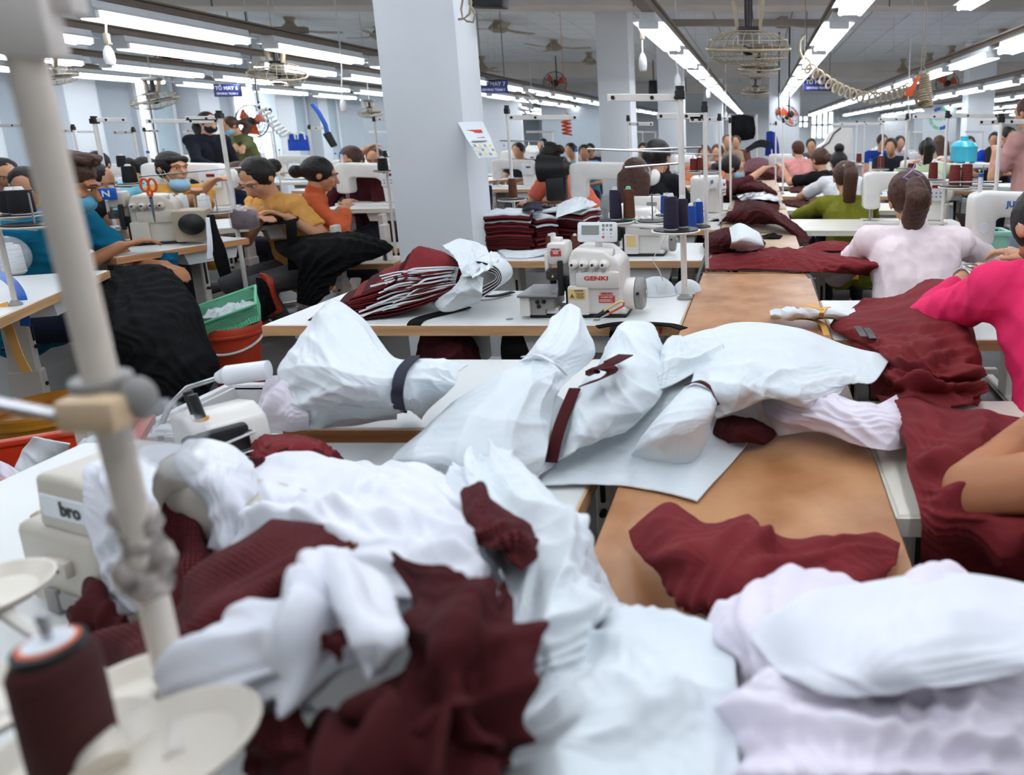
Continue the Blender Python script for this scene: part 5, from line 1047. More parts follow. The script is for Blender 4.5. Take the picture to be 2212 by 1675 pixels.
# --- maroon garments of the right row
C('maroon garments heaped beside the hot pink sleeve', 'cloth', 'maroon_heap', [
  [(1870, 645, .82), (1945, 632, .87), (2005, 598, .92), (2090, 605, .90)],
  [(1792, 695, .79), (1890, 680, .86), (1990, 675, .905), (2100, 680, .88)],
  [(1835, 742, .79), (1920, 758, .86), (2010, 775, .885), (2120, 775, .84)],
  [(1872, 800, .795), (1950, 828, .845), (2040, 838, .84), (2120, 838, .80)],
  [(1878, 850, .785), (1960, 872, .81), (2050, 876, .80), (2120, 872, .78)]], 'maroon', n=80, k=70, wl=.11, amp=1.5, e=(.06, .08), seed=101, bend=.2)
C('maroon knit garment draped over the cream table under the bare elbow', 'cloth', 'maroon_garment', [
  [(1890, 850, .80), (1990, 862, .83), (2100, 885, .82), (2240, 905, .81)],
  [(1950, 945, .83), (2030, 945, .865), (2120, 955, .86), (2240, 965, .85)],
  [(1955, 1005, .82), (2040, 1045, .845), (2120, 1075, .835), (2240, 1095, .83)],
  [(1985, 1110, .80), (2060, 1130, .81), (2140, 1140, .81), (2240, 1150, .81)],
  [(1990, 1185, .74), (2065, 1205, .72), (2145, 1212, .72), (2240, 1220, .72)],
  [(1988, 1270, .64), (2070, 1290, .60), (2150, 1300, .60), (2240, 1310, .60)]], 'maroon', n=90, k=70, wl=.1, amp=1.6, e=(.05, .1), seed=102, bend=.2)
for i, x in enumerate((1852, 1872)):
    ribbon([T(x, 706 + i * 4, .862), T(x + 14, 728 + i * 4, .868)], .018, 'greyc', 'grey_stripe_patch', None, .002, n=6); tag(recenter(COL.objects[-1]), ('grey reflective patch, smaller, on the maroon sleeve', 'grey reflective patch, larger, on the maroon sleeve')[i], 'patch')
C('maroon cloth spread across the table in front of the pale pink shirt worker', 'cloth', 'maroon_cloth', [
  [(1545, 545, .785), (1640, 535, .80), (1740, 540, .80), (1850, 555, .80), (1960, 560, .79)], [(1530, 562, .79), (1640, 552, .82), (1740, 555, .825), (1850, 568, .82), (1960, 575, .80)], [(1522, 582, .785), (1630, 580, .79), (1735, 585, .79), (1800, 590, .78), (1900, 600, .72)]], 'maroon', n=40, k=80, e=(.06, .05), seed=103, bend=.2)
C('maroon scrap with black tape on the ruled table left of the pale pink shirt', 'cloth', 'maroon_scrap', [[(1725, 535, .785), (1780, 520, .80), (1845, 525, .785)], [(1730, 545, .785), (1790, 540, .80), (1850, 545, .785)]], 'maroon', n=20, k=24, e=(.08, .08), seed=104)
C('maroon and white roll tied up on the pale hardboard', 'bundle', 'fabric_roll', [[(1530, 505, .80), (1570, 490, .86), (1620, 495, .86), (1655, 525, .79)], [(1518, 530, .80), (1570, 515, .88), (1620, 520, .87), (1652, 538, .79)], [(1535, 548, .785), (1580, 550, .79), (1620, 550, .79), (1650, 545, .785)]], 'maroon_d', n=30, k=40, e=(.08, .08), seed=105)
C('white wrap of the maroon roll on the pale hardboard', 'paper', 'paper_wrap', [[(1575, 500, .875), (1600, 490, .89), (1640, 510, .86)], [(1580, 530, .87), (1610, 520, .885), (1650, 535, .82)], [(1575, 549, .79), (1610, 552, .80), (1652, 545, .79)]], 'paper', n=24, k=24, dh=.022, dy=-8, e=(.012, .012), seed=106)
C('thick maroon fabric roll with trailing end on the pale hardboards', 'bundle', 'fabric_roll', [[(1555, 485, .785), (1600, 440, .84), (1640, 435, .88), (1680, 455, .86), (1740, 500, .78)], [(1560, 480, .79), (1610, 455, .88), (1650, 455, .91), (1680, 475, .87), (1750, 520, .74)], [(1600, 482, .785), (1620, 485, .80), (1650, 485, .80), (1690, 490, .79), (1730, 525, .76)]], 'maroon_d', n=36, k=50, e=(.1, .06), seed=107)
C('maroon pieces stacked under the striped black and white scraps', 'cloth', 'fabric_stack', [[(1588, 432, .80), (1640, 428, .83), (1680, 432, .80)], [(1585, 445, .82), (1640, 440, .84), (1685, 445, .80)], [(1585, 458, .785), (1640, 456, .79), (1680, 455, .785)]], 'maroon_d', n=20, k=26, e=(.05, .05), seed=108)
C('black and white scraps on the stacked maroon pieces', 'cloth', 'scraps', [[(1590, 420, .84), (1640, 415, .86), (1680, 425, .83)], [(1600, 432, .85), (1640, 430, .87), (1690, 436, .83)]], cl('striped_scrap', (210, 212, 214), var=.95), n=24, k=30, e=(.14, .14), seed=109)
C('maroon garments piled in front of the masked reaching woman', 'cloth', 'maroon_pile', [[(1568, 400, .80), (1600, 388, .90), (1640, 392, .88), (1670, 412, .80)], [(1565, 415, .80), (1610, 402, .92), (1645, 405, .90), (1680, 420, .80)], [(1570, 424, .785), (1610, 422, .80), (1650, 422, .80), (1676, 424, .785)]], 'maroon_d', n=30, k=36, e=(.1, .1), seed=110)
C('dotted maroon pile beyond the reaching woman\'s arm', 'cloth', 'maroon_pile', [[(1600, 352, .90), (1640, 340, .95), (1680, 352, .88)], [(1605, 368, .88), (1645, 360, .94), (1690, 372, .84)], [(1610, 382, .80), (1650, 385, .80), (1688, 386, .79)]], mat('dotted_maroon', (92, 30, 40), .85, scale=70, rgb2=(226, 220, 222), ramp=(.28, .34)), n=24, k=30, e=(.1, .1), seed=111)
C('maroon strip on the table at the olive blouse elbow', 'cloth', 'maroon_strip', [[(1680, 432, .785), (1720, 434, .79), (1760, 440, .785)], [(1700, 442, .785), (1730, 446, .79), (1762, 450, .785)]], 'maroon_d', n=12, k=20, e=(.06, .06), seed=112)
C('maroon leaf of cloth on the far table by the black T-shirt', 'cloth', 'maroon_scrap', [[(1705, 405, .785), (1730, 402, .80), (1750, 406, .785)], [(1706, 414, .785), (1730, 414, .79), (1748, 414, .785)]], 'maroon_d', n=12, k=14, e=(.05, .05), seed=113)
C('black ribbon scrap on the pale hardboard behind the maroon roll', 'cloth', 'ribbon_scrap', [[(1645, 508, .783), (1665, 505, .79), (1690, 510, .783)], [(1648, 515, .783), (1668, 513, .79), (1685, 515, .783)]], 'black_cloth', n=12, k=16, e=(.1, .1), seed=114)
# cloth roll tied with yellow tape
tr = C('short grey-white paper roll tied with yellow tape at the hardboard edge', 'bundle', 'paper_roll', [[(1662, 672, .795), (1720, 666, .82), (1775, 668, .81), (1845, 664, .83)], [(1664, 680, .81), (1720, 678, .835), (1775, 678, .825), (1852, 684, .83)], [(1664, 690, .785), (1720, 692, .79), (1775, 690, .79), (1845, 697, .79)]], 'paper', n=24, k=50, e=(.06, .03), seed=115)
ribbon([T(1772, 690, .785), T(1775, 678, .84), T(1780, 668, .835), T(1790, 664, .80)], .016, 'tape', 'yellow_tie', tr, .002); ribbon([T(1700, 690, .79), T(1745, 690, .795), T(1775, 700, .79), T(1786, 725, .776)], .02, 'tape', 'tape_tail', tr, .0015); ribbon([T(1708, 668, .825), T(1745, 660, .85), T(1775, 670, .845)], .02, 'tape', 'tape_bow', tr, .0015)
# --- striped maroon bundle on the overlock table
bn = thing('fabric_bundle', 'bundle of maroon plies with white strip ends, tied with white cloth', 'bundle', T(900, 685, TZ))
inv0 = Matrix.Translation(bn.location).inverted(); rg = random.Random(4)
NP = 15
for k in range(NP):
    f = k / (NP - 1); h0 = TZ + .006 + f * .155; bulge = math.sin(math.pi * min(1, f * 1.02)) * .02
    yy = 676 - f * 0
    def pt_(x, q, hh): return T(x, 0, 0) if False else None
    # left edge slides right as the stack rises; all plies pinch at the tie near (1000, 590)
    tie = P(1003, 592 + (1 - f) * 16, 2.36); base = T(900, 690, TZ)
    xl = -1.50 + f * .19 + rg.uniform(-.012, .012); fy = 2.20 + f * .05 + rg.uniform(-.008, .008); by = 2.52 - f * .03
    hL = TZ + .012 + f * .125; hm = TZ + .012 + f * .205 + bulge
    rows = []
    for q, (yv, hs) in enumerate(((by, .9), ((by + fy) / 2, 1.0), (fy, .72))):
        hA = TZ + (hL - TZ) * hs; hB = TZ + (hm - TZ) * hs
        xr = tie.x - (.0 if q == 1 else .06 - .04 * f) + (.04 if q == 2 and f < .35 else 0)
        rows.append([Vector((xl + (.03 if q == 2 else 0), yv, hA)), Vector((xl + .14, yv, (hA * .4 + hB * .6) + .006)), Vector((xl * .55 + tie.x * .45, yv * .9 + tie.y * .1, hB)), Vector((xl * .28 + tie.x * .72, yv * .65 + tie.y * .35, hB * .75 + tie.z * .25)), Vector((xr, tie.y + (yv - tie.y) * .22, tie.z + (f - .5) * .05))])
    o = cloth('fabric_ply', rows, 'maroon' if k % 3 else 'maroon_d', n=16, k=34, e=(.012, .02), seed=120 + k, parent=bn, th=.003, bend=.2, it=50); o.matrix_parent_inverse = inv0
    # white strip along the front right half of the ply
    for q in range(2 if k % 2 else 1):
        u = .42 + .2 * q + rg.uniform(-.06, .06); a = Vector(rows[2][2]).lerp(Vector(rows[2][3]), q * .7 + rg.uniform(-.2, .2)); b_ = Vector(rows[2][4]).lerp(Vector(rows[1][4]), .5)
        st = a + Vector((rg.uniform(-.06, .02), -.012, -.004)); m1 = a.lerp(b_, .4) + Vector((0, -.012, .008)); m2 = a.lerp(b_, .75) + Vector((0, -.008, .006))
        ribbon([st, st.lerp(m1, .5) + Vector((0, -.004, .006)), m1, m2, b_ + Vector((0, -.004, 0))], .004 + rg.uniform(0, .003), 'paper', 'white_strip', bn, .0015, wdir=(0, .5, 1), n=14)
# gathered end right of the tie
for k in range(7):
    f = k / 6; c = P(1010, 590, 2.36); r_ = .028 + f * .035
    pth = [c + Vector((.012, 0, 0)), c + Vector((.05, -.02, r_ * .9)), c + Vector((.105 + r_ * .4, -.02, r_ * .55)), c + Vector((.11 + r_ * .5, -.02, -r_ * .3)), c + Vector((.07, -.015, -r_ * 1.0 - .01))]
    ribbon(pth, .10, 'maroon_d' if k % 2 else 'paper', 'rolled_ply', bn, .003, wdir=(0, 1, 0), n=22)
wrap = lambda rows, sd, **k: part(bn, 'white_wrap', rows, 'paper', n=30, k=30, e=(.06, .06), seed=sd, bend=.08)
wrap([[(955, 530, .97), (995, 514, .975), (1050, 530, .95)], [(985, 560, .965), (1020, 560, .955), (1060, 560, .94)], [(1000, 600, .92), (1025, 595, .93), (1045, 590, .92)]], 150)
wrap([[(1000, 590, .925), (1020, 585, .935), (1045, 600, .91)], [(975, 625, .87), (1005, 625, .88), (1040, 640, .86)], [(930, 655, .80), (965, 675, .79), (1038, 655, .79)]], 151)
wrap([[(1010, 570, .94), (1050, 545, .945), (1092, 560, .93)], [(1020, 600, .93), (1055, 580, .94), (1080, 575, .93)]], 152)
tg = ribbon([T(1020, 626, .80), T(1045, 640, .785), T(1075, 640, .778), T(1108, 632, .778)], .025, 'navy_cloth', 'dark_strap_end', bn, .004)
ribbon([T(1010, 662, .778), T(920, 684, .776), T(896, 697, .775), T(895, 712, .755), T(895, 725, .735)], .045, 'black_cloth', 'black_strap', None, .003, wdir=(1, 0, 0)); tag(recenter(COL.objects[-1]), 'black cloth strap hanging over the edge of the overlock table', 'strap')
ribbon([T(1290, 708, .775), T(1345, 700, .776), T(1440, 703, .776), T(1478, 712, .776)], .03, 'black_cloth', 'black_strap', None, .004); tag(recenter(COL.objects[-1]), 'black strip lying on the table by the overlock handwheel', 'strap')
ribbon([T(1330, 700, .778), T(1328, 715, .776), T(1326, 730, .745)], .03, 'black_cloth', 'black_strap', None, .004, wdir=(1, 0, 0)); tag(recenter(COL.objects[-1]), 'short dark strap over the table edge below the snips', 'strap')
ribbon([T(1528, 545, .785), T(1515, 575, .785), T(1505, 610, .77), T(1500, 650, .73)], .012, 'dark', 'black_trim', None, .004, wdir=(1, 0, 0)); tag(recenter(COL.objects[-1]), 'black edge trim on the left corner of the hardboard', 'trim')
ribbon([T(1738, 575, .785), T(1752, 605, .775), T(1762, 640, .74), T(1772, 670, .70)], .02, 'dark', 'black_trim', None, .004, wdir=(1, 0, 0)); tag(recenter(COL.objects[-1]), 'black edge trim hanging from the right corner of the hardboard', 'trim')
# --- folded maroon stacks on the table behind
def stack(label, x, y, w, d, n, rz, h0=TZ, hh=.011, sd=1):
    p = T(x, y, h0); t = thing('folded_stack', label, 'cloth', (p.x, p.y, h0), rz); rgg = random.Random(sd)
    for k in range(n):
        z = .002 + k * hh; dx, dy = rgg.uniform(-.012, .012), rgg.uniform(-.012, .012); white = k in (n - 1, n - 4)
        a = w / 2; b = d / 2; lift = .012 * math.sin(k)
        rows = [[Vector((-a + dx, -b + dy, z)), Vector((0 + dx, -b + dy - .01, z + .008)), Vector((a + dx, -b + dy, z - .002))], [Vector((-a + dx, dy, z + .006)), Vector((dx, dy, z + .014)), Vector((a + dx, dy, z + .006))], [Vector((-a + dx, b + dy, z)), Vector((dx, b + dy, z + .008)), Vector((a + dx, b + dy, z))]]
        cloth('folded_piece', rows, 'paper' if white else ('maroon', 'maroon_d')[k % 2], n=12, k=16, e=(.015, .03), seed=sd * 20 + k, th=hh * .8, parent=t, it=40)
    return t
stack('taller maroon folded stack with white paper on top, nearest the white column', 1105, 535, .24, .2, 16, 12, hh=.0125, sd=2)
stack('maroon folded stack leaning beside the taller one', 1165, 530, .12, .22, 14, 40, hh=.012, sd=3)
stack('maroon folded stack behind the overlock screen panel', 1236, 520, .26, .22, 15, -14, hh=.0125, sd=4)
C('white paper sheets under the maroon folded stacks', 'paper', 'pattern_paper', [[(1045, 520, .775), (1100, 540, .78), (1180, 535, .785), (1200, 510, .86)], [(1080, 545, .775), (1120, 550, .78), (1170, 548, .785), (1200, 530, .82)], [(1092, 556, .773), (1130, 557, .775), (1170, 552, .776), (1195, 545, .775)]], 'paper', n=30, k=40, e=(.05, .05), seed=160, bend=.08)
C('navy folded cloth on top of the taller maroon stack', 'cloth', 'navy_piece', [[(1130, 440, .99), (1150, 436, 1.0), (1170, 440, .99)], [(1128, 455, .98), (1150, 450, .995), (1172, 455, .98)]], 'navy_cloth', n=10, k=12, e=(.05, .05), seed=161)
C('white loose paper on the maroon stack behind the screen panel', 'paper', 'paper_scrap', [[(1205, 440, .98), (1250, 425, 1.0), (1290, 440, .97)], [(1200, 470, .965), (1245, 455, .98), (1275, 450, .96)]], 'paper', n=20, k=24, e=(.06, .06), seed=162)
# under the overlock table
CP('maroon cloth hanging in a loop below the overlock table', 'cloth', 'hanging_cloth', [[(905, 725, 2.3), (950, 722, 2.25), (1010, 722, 2.28), (1025, 735, 2.35)], [(900, 755, 2.3), (960, 750, 2.2), (1010, 750, 2.22), (1038, 770, 2.3)], [(896, 785, 2.28), (960, 780, 2.18), (1015, 785, 2.2), (1042, 800, 2.28)], [(900, 810, 2.25), (960, 805, 2.2), (1010, 810, 2.2), (1042, 822, 2.28)]], 'maroon_d', n=40, k=40, e=(.05, .1), seed=165, up=False)
# --- black cloth on the left
CP('big black garment draped from the teal shirt man\'s table to the floor', 'cloth', 'black_garment', [[(205, 595, 3.1), (280, 575, 3.2), (350, 572, 3.2), (385, 600, 3.1)], [(200, 650, 2.9), (290, 630, 2.95), (380, 625, 2.95), (425, 650, 2.9)], [(205, 720, 2.75), (290, 710, 2.7), (390, 700, 2.75), (450, 730, 2.75)], [(230, 790, 2.7), (300, 790, 2.62), (390, 780, 2.62), (475, 790, 2.7)], [(270, 850, 2.66), (330, 855, 2.6), (400, 870, 2.6), (450, 850, 2.66)], [(340, 900, 2.66), (370, 905, 2.6), (400, 905, 2.6), (430, 895, 2.66)]], 'black_cloth', n=70, k=60, e=(.06, .1), seed=170, up=False, bend=.2)
CP('black trousers piled on the lap of the orange shirt woman', 'cloth', 'black_garment', [[(590, 520, 4.7), (690, 505, 4.7), (770, 502, 4.75), (830, 520, 4.75)], [(600, 545, 4.5), (690, 520, 4.45), (780, 520, 4.5), (850, 535, 4.6)], [(640, 575, 4.4), (700, 560, 4.35), (760, 560, 4.4), (810, 560, 4.5)], [(640, 620, 4.4), (680, 615, 4.35), (720, 610, 4.35), (700, 590, 4.4)], [(640, 655, 4.4), (670, 662, 4.35), (690, 655, 4.35), (700, 640, 4.4)]], 'black_cloth', n=60, k=50, e=(.08, .1), seed=171, up=False, bend=.2)
CP('black cloth being sewn on the printed yellow shirt woman\'s table', 'cloth', 'black_cloth_piece', [[(552, 470, 4.72), (600, 458, 4.75), (645, 464, 4.72)], [(550, 480, 4.62), (600, 470, 4.64), (645, 474, 4.62)], [(560, 488, 4.55), (600, 484, 4.56), (635, 480, 4.58)]], 'black_cloth', n=20, k=30, e=(.06, .08), seed=172)
CP('black strip hanging over the edge of the yellow shirt woman\'s table', 'cloth', 'black_strip', [[(615, 470, 4.66), (636, 468, 4.66)], [(617, 485, 4.56), (640, 482, 4.56)], [(620, 530, 4.52), (642, 528, 4.52)], [(622, 585, 4.52), (645, 582, 4.52)]], 'black_cloth', n=30, k=8, e=(.01, .02), seed=173, up=False)
CP('long black strip with white backing hanging at the beige overlock table end', 'cloth', 'black_strip', [[(446, 465, 3.78), (462, 463, 3.8)], [(452, 510, 3.7), (474, 505, 3.72)], [(462, 560, 3.66), (488, 540, 3.7)], [(475, 600, 3.7), (500, 590, 3.72)]], 'black_cloth', n=30, k=8, e=(.01, .03), seed=174, up=False)
CP('white strip hanging beside the long black strip', 'cloth', 'white_strip', [[(444, 470, 3.74), (452, 470, 3.74)], [(447, 520, 3.68), (458, 518, 3.68)], [(447, 562, 3.66), (460, 560, 3.66)]], 'white_cloth', n=20, k=6, e=(.01, .02), seed=175, up=False)
CP('teal cloth hanging below the beige overlock table', 'cloth', 'teal_cloth', [[(332, 548, 3.6), (360, 546, 3.6), (384, 545, 3.6)], [(330, 565, 3.6), (358, 568, 3.58), (384, 568, 3.6)], [(335, 575, 3.6), (360, 585, 3.58), (386, 582, 3.6)]], cl('teal_cloth', (16, 92, 124)), n=14, k=16, e=(.04, .06), seed=176, up=False)
CP('orange and black apron hanging by the slotted table leg', 'cloth', 'hanging_apron', [[(560, 590, 4.5), (575, 592, 4.45), (590, 600, 4.5)], [(565, 630, 4.5), (585, 630, 4.42), (600, 640, 4.5)], [(570, 680, 4.5), (590, 682, 4.44), (612, 672, 4.5)]], 'red', n=20, k=16, e=(.03, .06), seed=177, up=False)
CP('black bag cloth hanging beside the orange apron', 'cloth', 'hanging_bag', [[(552, 600, 4.42), (566, 602, 4.4), (576, 612, 4.42)], [(556, 640, 4.42), (576, 640, 4.36), (590, 650, 4.42)], [(554, 682, 4.42), (575, 684, 4.38), (598, 670, 4.42)]], 'black_cloth', n=20, k=16, e=(.03, .06), seed=178, up=False)
# ---------------------------------------------------------------- fans
def cage_fan(label, loc, rad=.24, tilt=(0, 0), blades='fangrey', top=None, n=26, guard='fan_cream', hub='fangrey', wall=False):
    """ceiling orbit fan: yoke, motor, tilted wire cage with three blades"""
    t = thing('cage_fan', label, 'fan', loc); Rm = Matrix.Rotation(R(tilt[0]), 3, 'X') @ Matrix.Rotation(R(tilt[1]), 3, 'Y'); c0 = Vector((0, 0, 0))
    g = lambda x, y, z: Rm @ Vector((x, y, z))
    if not wall:
        hz = top if top else rad * 1.15
        MB().box((0, 0, hz - .02), (rad * .9, rad * .32, .035), bev=.006).build('mount_plate', 'fangrey', t)
        MB().prism([(-rad * .42, hz - .03), (-rad * .3, rad * .42), (-rad * .22, rad * .42), (-rad * .3, hz - .03)], -.02, .02, bev=.003).build('yoke', 'fan_cream', t)
        MB().prism([(rad * .42, hz - .03), (rad * .3, rad * .42), (rad * .22, rad * .42), (rad * .3, hz - .03)], -.02, .02, bev=.003).build('yoke', 'fan_cream', t)
        MB().cyl((0, 0, hz - .03), (0, 0, rad * .5), rad * .1, n=12).box((0, 0, rad * .45), (rad * .55, rad * .16, rad * .12), bev=.006).build('swivel', 'darkm', t)
    m = MB().lathe([(rad * .1, rad * .42), (rad * .26, rad * .36), (rad * .27, rad * .12), (rad * .13, .04)], n=18); m.b.transform(Rm.to_4x4()); m.build('motor', hub, t)
    b = MB()
    for k in range(3):
        q = k * 2.094 + .4; d = Vector((math.cos(q), math.sin(q), 0)); s = Vector((-math.sin(q), math.cos(q), 0))
        rows = [[d * r + s * w_ + Vector((0, 0, z)) for (w_, z) in ((-.34 * r - .02, .02), (0, 0), (.34 * r + .02, -.02))] for r in (rad * .14, rad * .5, rad * .82)]
        L = [Rm @ r_[0] for r_ in rows]; Q = [Rm @ r_[2] for r_ in rows]; MB().strip(L, Q, .003).build('blade', blades, t)
    h = MB().lathe([(rad * .14, .01), (rad * .15, -.02), (rad * .08, -.035)], n=16); h.b.transform(Rm.to_4x4()); h.build('hub', 'darkm', t)
    w_ = MB(); cir = lambda r, z, k=36: [g(r * math.cos(i * 2 * math.pi / k), r * math.sin(i * 2 * math.pi / k), z) for i in range(k)]
    w_.tube(cir(rad, .0), .008 * rad / .24, 6, True); w_.build('guard_ring', guard, t); w_ = MB()
    for f, z in ((.92, -.045), (.66, -.075), (.4, -.088), (.2, -.092), (.92, .05), (.66, .085), (.4, .1)): w_.tube(cir(rad * f, z * rad / .24, 28), .0028 * rad / .24, 4, True)
    for i in range(n):
        q = i * 2 * math.pi / n; c, s = math.cos(q), math.sin(q)
        w_.tube([g(rad * f * c, rad * f * s, z * rad / .24) for f, z in ((1, 0), (.92, -.045), (.66, -.075), (.2, -.092))], .0024 * rad / .24, 4)
        w_.tube([g(rad * f * c, rad * f * s, z * rad / .24) for f, z in ((1, 0), (.92, .05), (.66, .085), (.3, .1))], .0024 * rad / .24, 4)
    w_.build('wire_guard', guard, t)['kind'] = 'stuff'
    if not wall and top is None: MB().cyl((0, 0, hz - .01), (0, 0, CZ - loc[2]), .006, n=8).build('drop_rod', 'beam', t)
    p = MB().lathe([(rad * .2, -.094 * rad / .24), (rad * .2, -.1 * rad / .24), (.002, -.102 * rad / .24)], n=20); p.b.transform(Rm.to_4x4()); p.build('badge', 'darkm', t)
    return t
p = P(1617, 106, 4.35); cage_fan('large cage fan hanging from the cross bar between the two centre lamp rows', p, .25, (8, 0), 'fan_cream', top=2.19 - p.z)
for (x, y, Y, r, tl, lab) in ((1640, 148, 6.0, .17, (10, 0), 'white-rimmed cage fan just below the large one'), (600, 160, 6.3, .22, (14, 10), 'cage fan hanging above the orange wall fan'), (335, 218, 8.0, .22, (12, -8), 'cage fan before the bright window strip'), (112, 165, 7.0, .2, (12, 0), 'dark cage fan behind the leaning pole top'), (800, 244, 10.0, .16, (12, 0), 'cage fan next to the white column edge'), (1632, 200, 9.5, .18, (10, 0), 'far cage fan under the large one')):
    cage_fan(lab, P(x, y, Y), r, tl, 'fangrey', n=18)
for (x, y, Y, r, rx_, rz_, lab) in ((545, 262, 9.0, .2, 92, 0, 'orange-bladed wall fan above the woman in maroon'), (365, 127, 9.0, .17, 70, 0, 'orange and black fan tilted under the lamp row'), (1199, 180, 17.0, .27, 85, 0, 'orange fan on the beam right of the sewing team 7 sign'), (2046, 181, 17.5, .28, 85, 0, 'orange fan on the beam right of the tan coil'), (1985, 212, 19, .2, 88, 0, 'small orange fan on the far beam'), (1705, 250, 12, .2, 60, 40, 'tilted orange-rimmed fan by the far white column'), (1683, 246, 13, .12, 80, 60, 'small dark fan beside the tilted orange one'), (1962, 214, 20, .18, 88, 0, 'orange fan partly behind the orange pistol')):
    t = cage_fan(lab, P(x, y, Y), r, (rx_, 0), 'orange', guard='darkm', hub='dark', wall=True, n=14); t.rotation_euler.z = R(rz_)
    MB().tube([Matrix.Rotation(R(-rz_), 3, 'Z') @ Vector(v) for v in ((0, .05, 0), (0, .16, .0), (0, .16, CZ - P(x, y, Y).z))], .014, 8).build('hanging_bracket', 'darkm', t)
def ceiling_fan(label, x, y, Y, rot, z0=CZ):
    p = P(x, y, Y); t = thing('ceiling_fan', label, 'fan', (p.x, p.y, p.z)); h = z0 - p.z
    MB().cyl((0, 0, h), (0, 0, .1), .014, n=8).build('down_rod', 'fan_cream', t); MB().lathe([(.02, h - .16), (.085, h - .01), (.085, h)], n=14).build('canopy', 'fan_cream', t)
    MB().lathe([(.03, .2), (.07, .1), (.15, .02), (.16, -.02), (.08, -.06)], n=18).build('motor', 'fan_cream', t)
    for k in range(3):
        q = R(rot + 120 * k); d = Vector((math.cos(q), math.sin(q), 0)); s = Vector((-math.sin(q), math.cos(q), 0))
        MB().strip([d * .14 - s * .045 + Vector((0, 0, .01)), d * .4 - s * .07, d * .72 - s * .06 + Vector((0, 0, .01))], [d * .14 + s * .045, d * .4 + s * .07 - Vector((0, 0, .012)), d * .72 + s * .06], .008).build('blade', 'fan_cream', t)
for (x, y, Y, rot, lab) in ((628, 66, 11.5, 20, 'cream ceiling fan left of the white column'), (1077, 62, 11.8, 60, 'cream ceiling fan just right of the white column'), (1197, 103, 14.2, 0, 'cream ceiling fan left of the second column'), (1273, 134, 16.4, 45, 'cream ceiling fan touching the second column'), (1042, 150, 17.2, 75, 'cream ceiling fan above the sewing team 7 sign'), (820, 78, 12.5, 40, 'cream ceiling fan half hidden by the white column'), (2165, 84, 12.8, 15, 'cream ceiling fan above the right lamp row'), (2056, 124, 15.2, 70, 'cream ceiling fan behind the right lamp row'), (2008, 137, 16.6, 30, 'farther cream ceiling fan behind the right lamp row'), (1690, 52, 11.6, 30, 'cream ceiling fan behind the large cage fan'), (1950, 153, 17.8, 50, 'farthest cream ceiling fan over the coiled hose')):
    ceiling_fan(lab, x, y, Y, rot)
# ---------------------------------------------------------------- signs, speakers, cords
def sign(label, xa, xb, ya, yb, Y, l1, l2):
    a, b = P(xa, ya, Y), P(xb, yb, Y); w_, h_ = b.x - a.x, a.z - b.z; t = MB().box((0, 0, 0), (w_, .03, h_), bev=.004).build('hanging_sign', 'navy_sign', None, loc=((a.x + b.x) / 2, Y, (a.z + b.z) / 2)); tag(t, label, 'sign')
    text(l1, h_ * .42, 'textw', t, Matrix.Translation((0, -.017, h_ * .17)) @ FRONT, bold=h_ * .008); text(l2, h_ * .24, 'textw', t, Matrix.Translation((0, -.017, -h_ * .27)) @ FRONT, bold=h_ * .005)
    for s in (-1, 1): MB().cyl((s * w_ * .4, 0, h_ / 2), (s * w_ * .4, 0, CZ - t.location.z), .006, n=6).build('hanger', 'fangrey', t)
sign('blue hanging sign of sewing team 6 above the orange wall fan', 461, 523, 182, 209, 9.5, 'TỔ MAY 6', 'SEWING TEAM 6'); sign('blue hanging sign of sewing team 7 right of the white column', 1035, 1098, 172, 201, 10.5, 'TỔ MAY 7', 'SEWING TEAM 7'); sign('blue hanging sign of sewing team 8 behind the coiled hose', 1735, 1798, 168, 197, 10.5, 'TỔ MAY 8', 'SEWING TEAM 8')
def speaker(label, x, y, Y, s, rz=0):
    p = P(x, y, Y); t = thing('loudspeaker', label, 'speaker', p, rz); MB().prism([(-s * .5, -s * .75), (s * .5, -s * .75), (s * .42, s * .75), (-s * .42, s * .75)], 0, s * .7, bev=s * .05).build('cabinet', 'dark', t); MB().box((0, -.01, 0), (s * .75, .02, s * 1.2), bev=.008).build('grille', 'darkm', t)
    MB().cyl((0, s * .4, s * .7), (0, s * .4, CZ - p.z), .015, n=8).build('bracket', 'darkm', t)
speaker('black loudspeaker hung under the left lamp rails', 257, 52, 9.2, .2, 20); speaker('black loudspeaker on the beam right of the second column', 1409, 188, 18, .22, -15); speaker('black loudspeaker on the beam near the pull switch', 1473, 183, 18, .22, 10)
def tagged(o, label, cat, group=None): return tag(recenter(o), label, cat, group)
def pull(label, pts_, Y, conn=None, cm='whitep'):
    """cord with inline connector and a pear switch at the end"""
    q = [P(x, y, Y) for x, y in pts_]; t = thing('pull_switch', label, 'switch', q[-1]); lo = q[-1]
    MB().tube([Vector((q[0].x, Y, CZ)) - lo] + [p - lo for p in q], .006, 6).build('cord', 'whitep', t)
    if conn: c = P(*conn, Y) - lo; MB().box(c, (.03, .025, .07), bev=.006).build('connector', cm, t)
    MB().lathe([(.012, .03), (.026, 0), (.03, -.05), (.024, -.085), (.01, -.09)], n=14).build('switch_body', 'whitep', t)
pull('pear switch on a cord before the left lamp rails', [(228, 25), (229, 70), (232, 95), (234, 110)], 4.6, (231, 84), 'tan'); pull('pear switch hanging beside the first centre lamp', [(1388, 25), (1389, 60), (1387, 90), (1388, 125)], 5.0, (1387, 74), 'fan_cream'); pull('pear switch on a cord below the second centre lamp', [(1461, 108), (1459, 130), (1464, 150), (1464, 168)], 6.3)
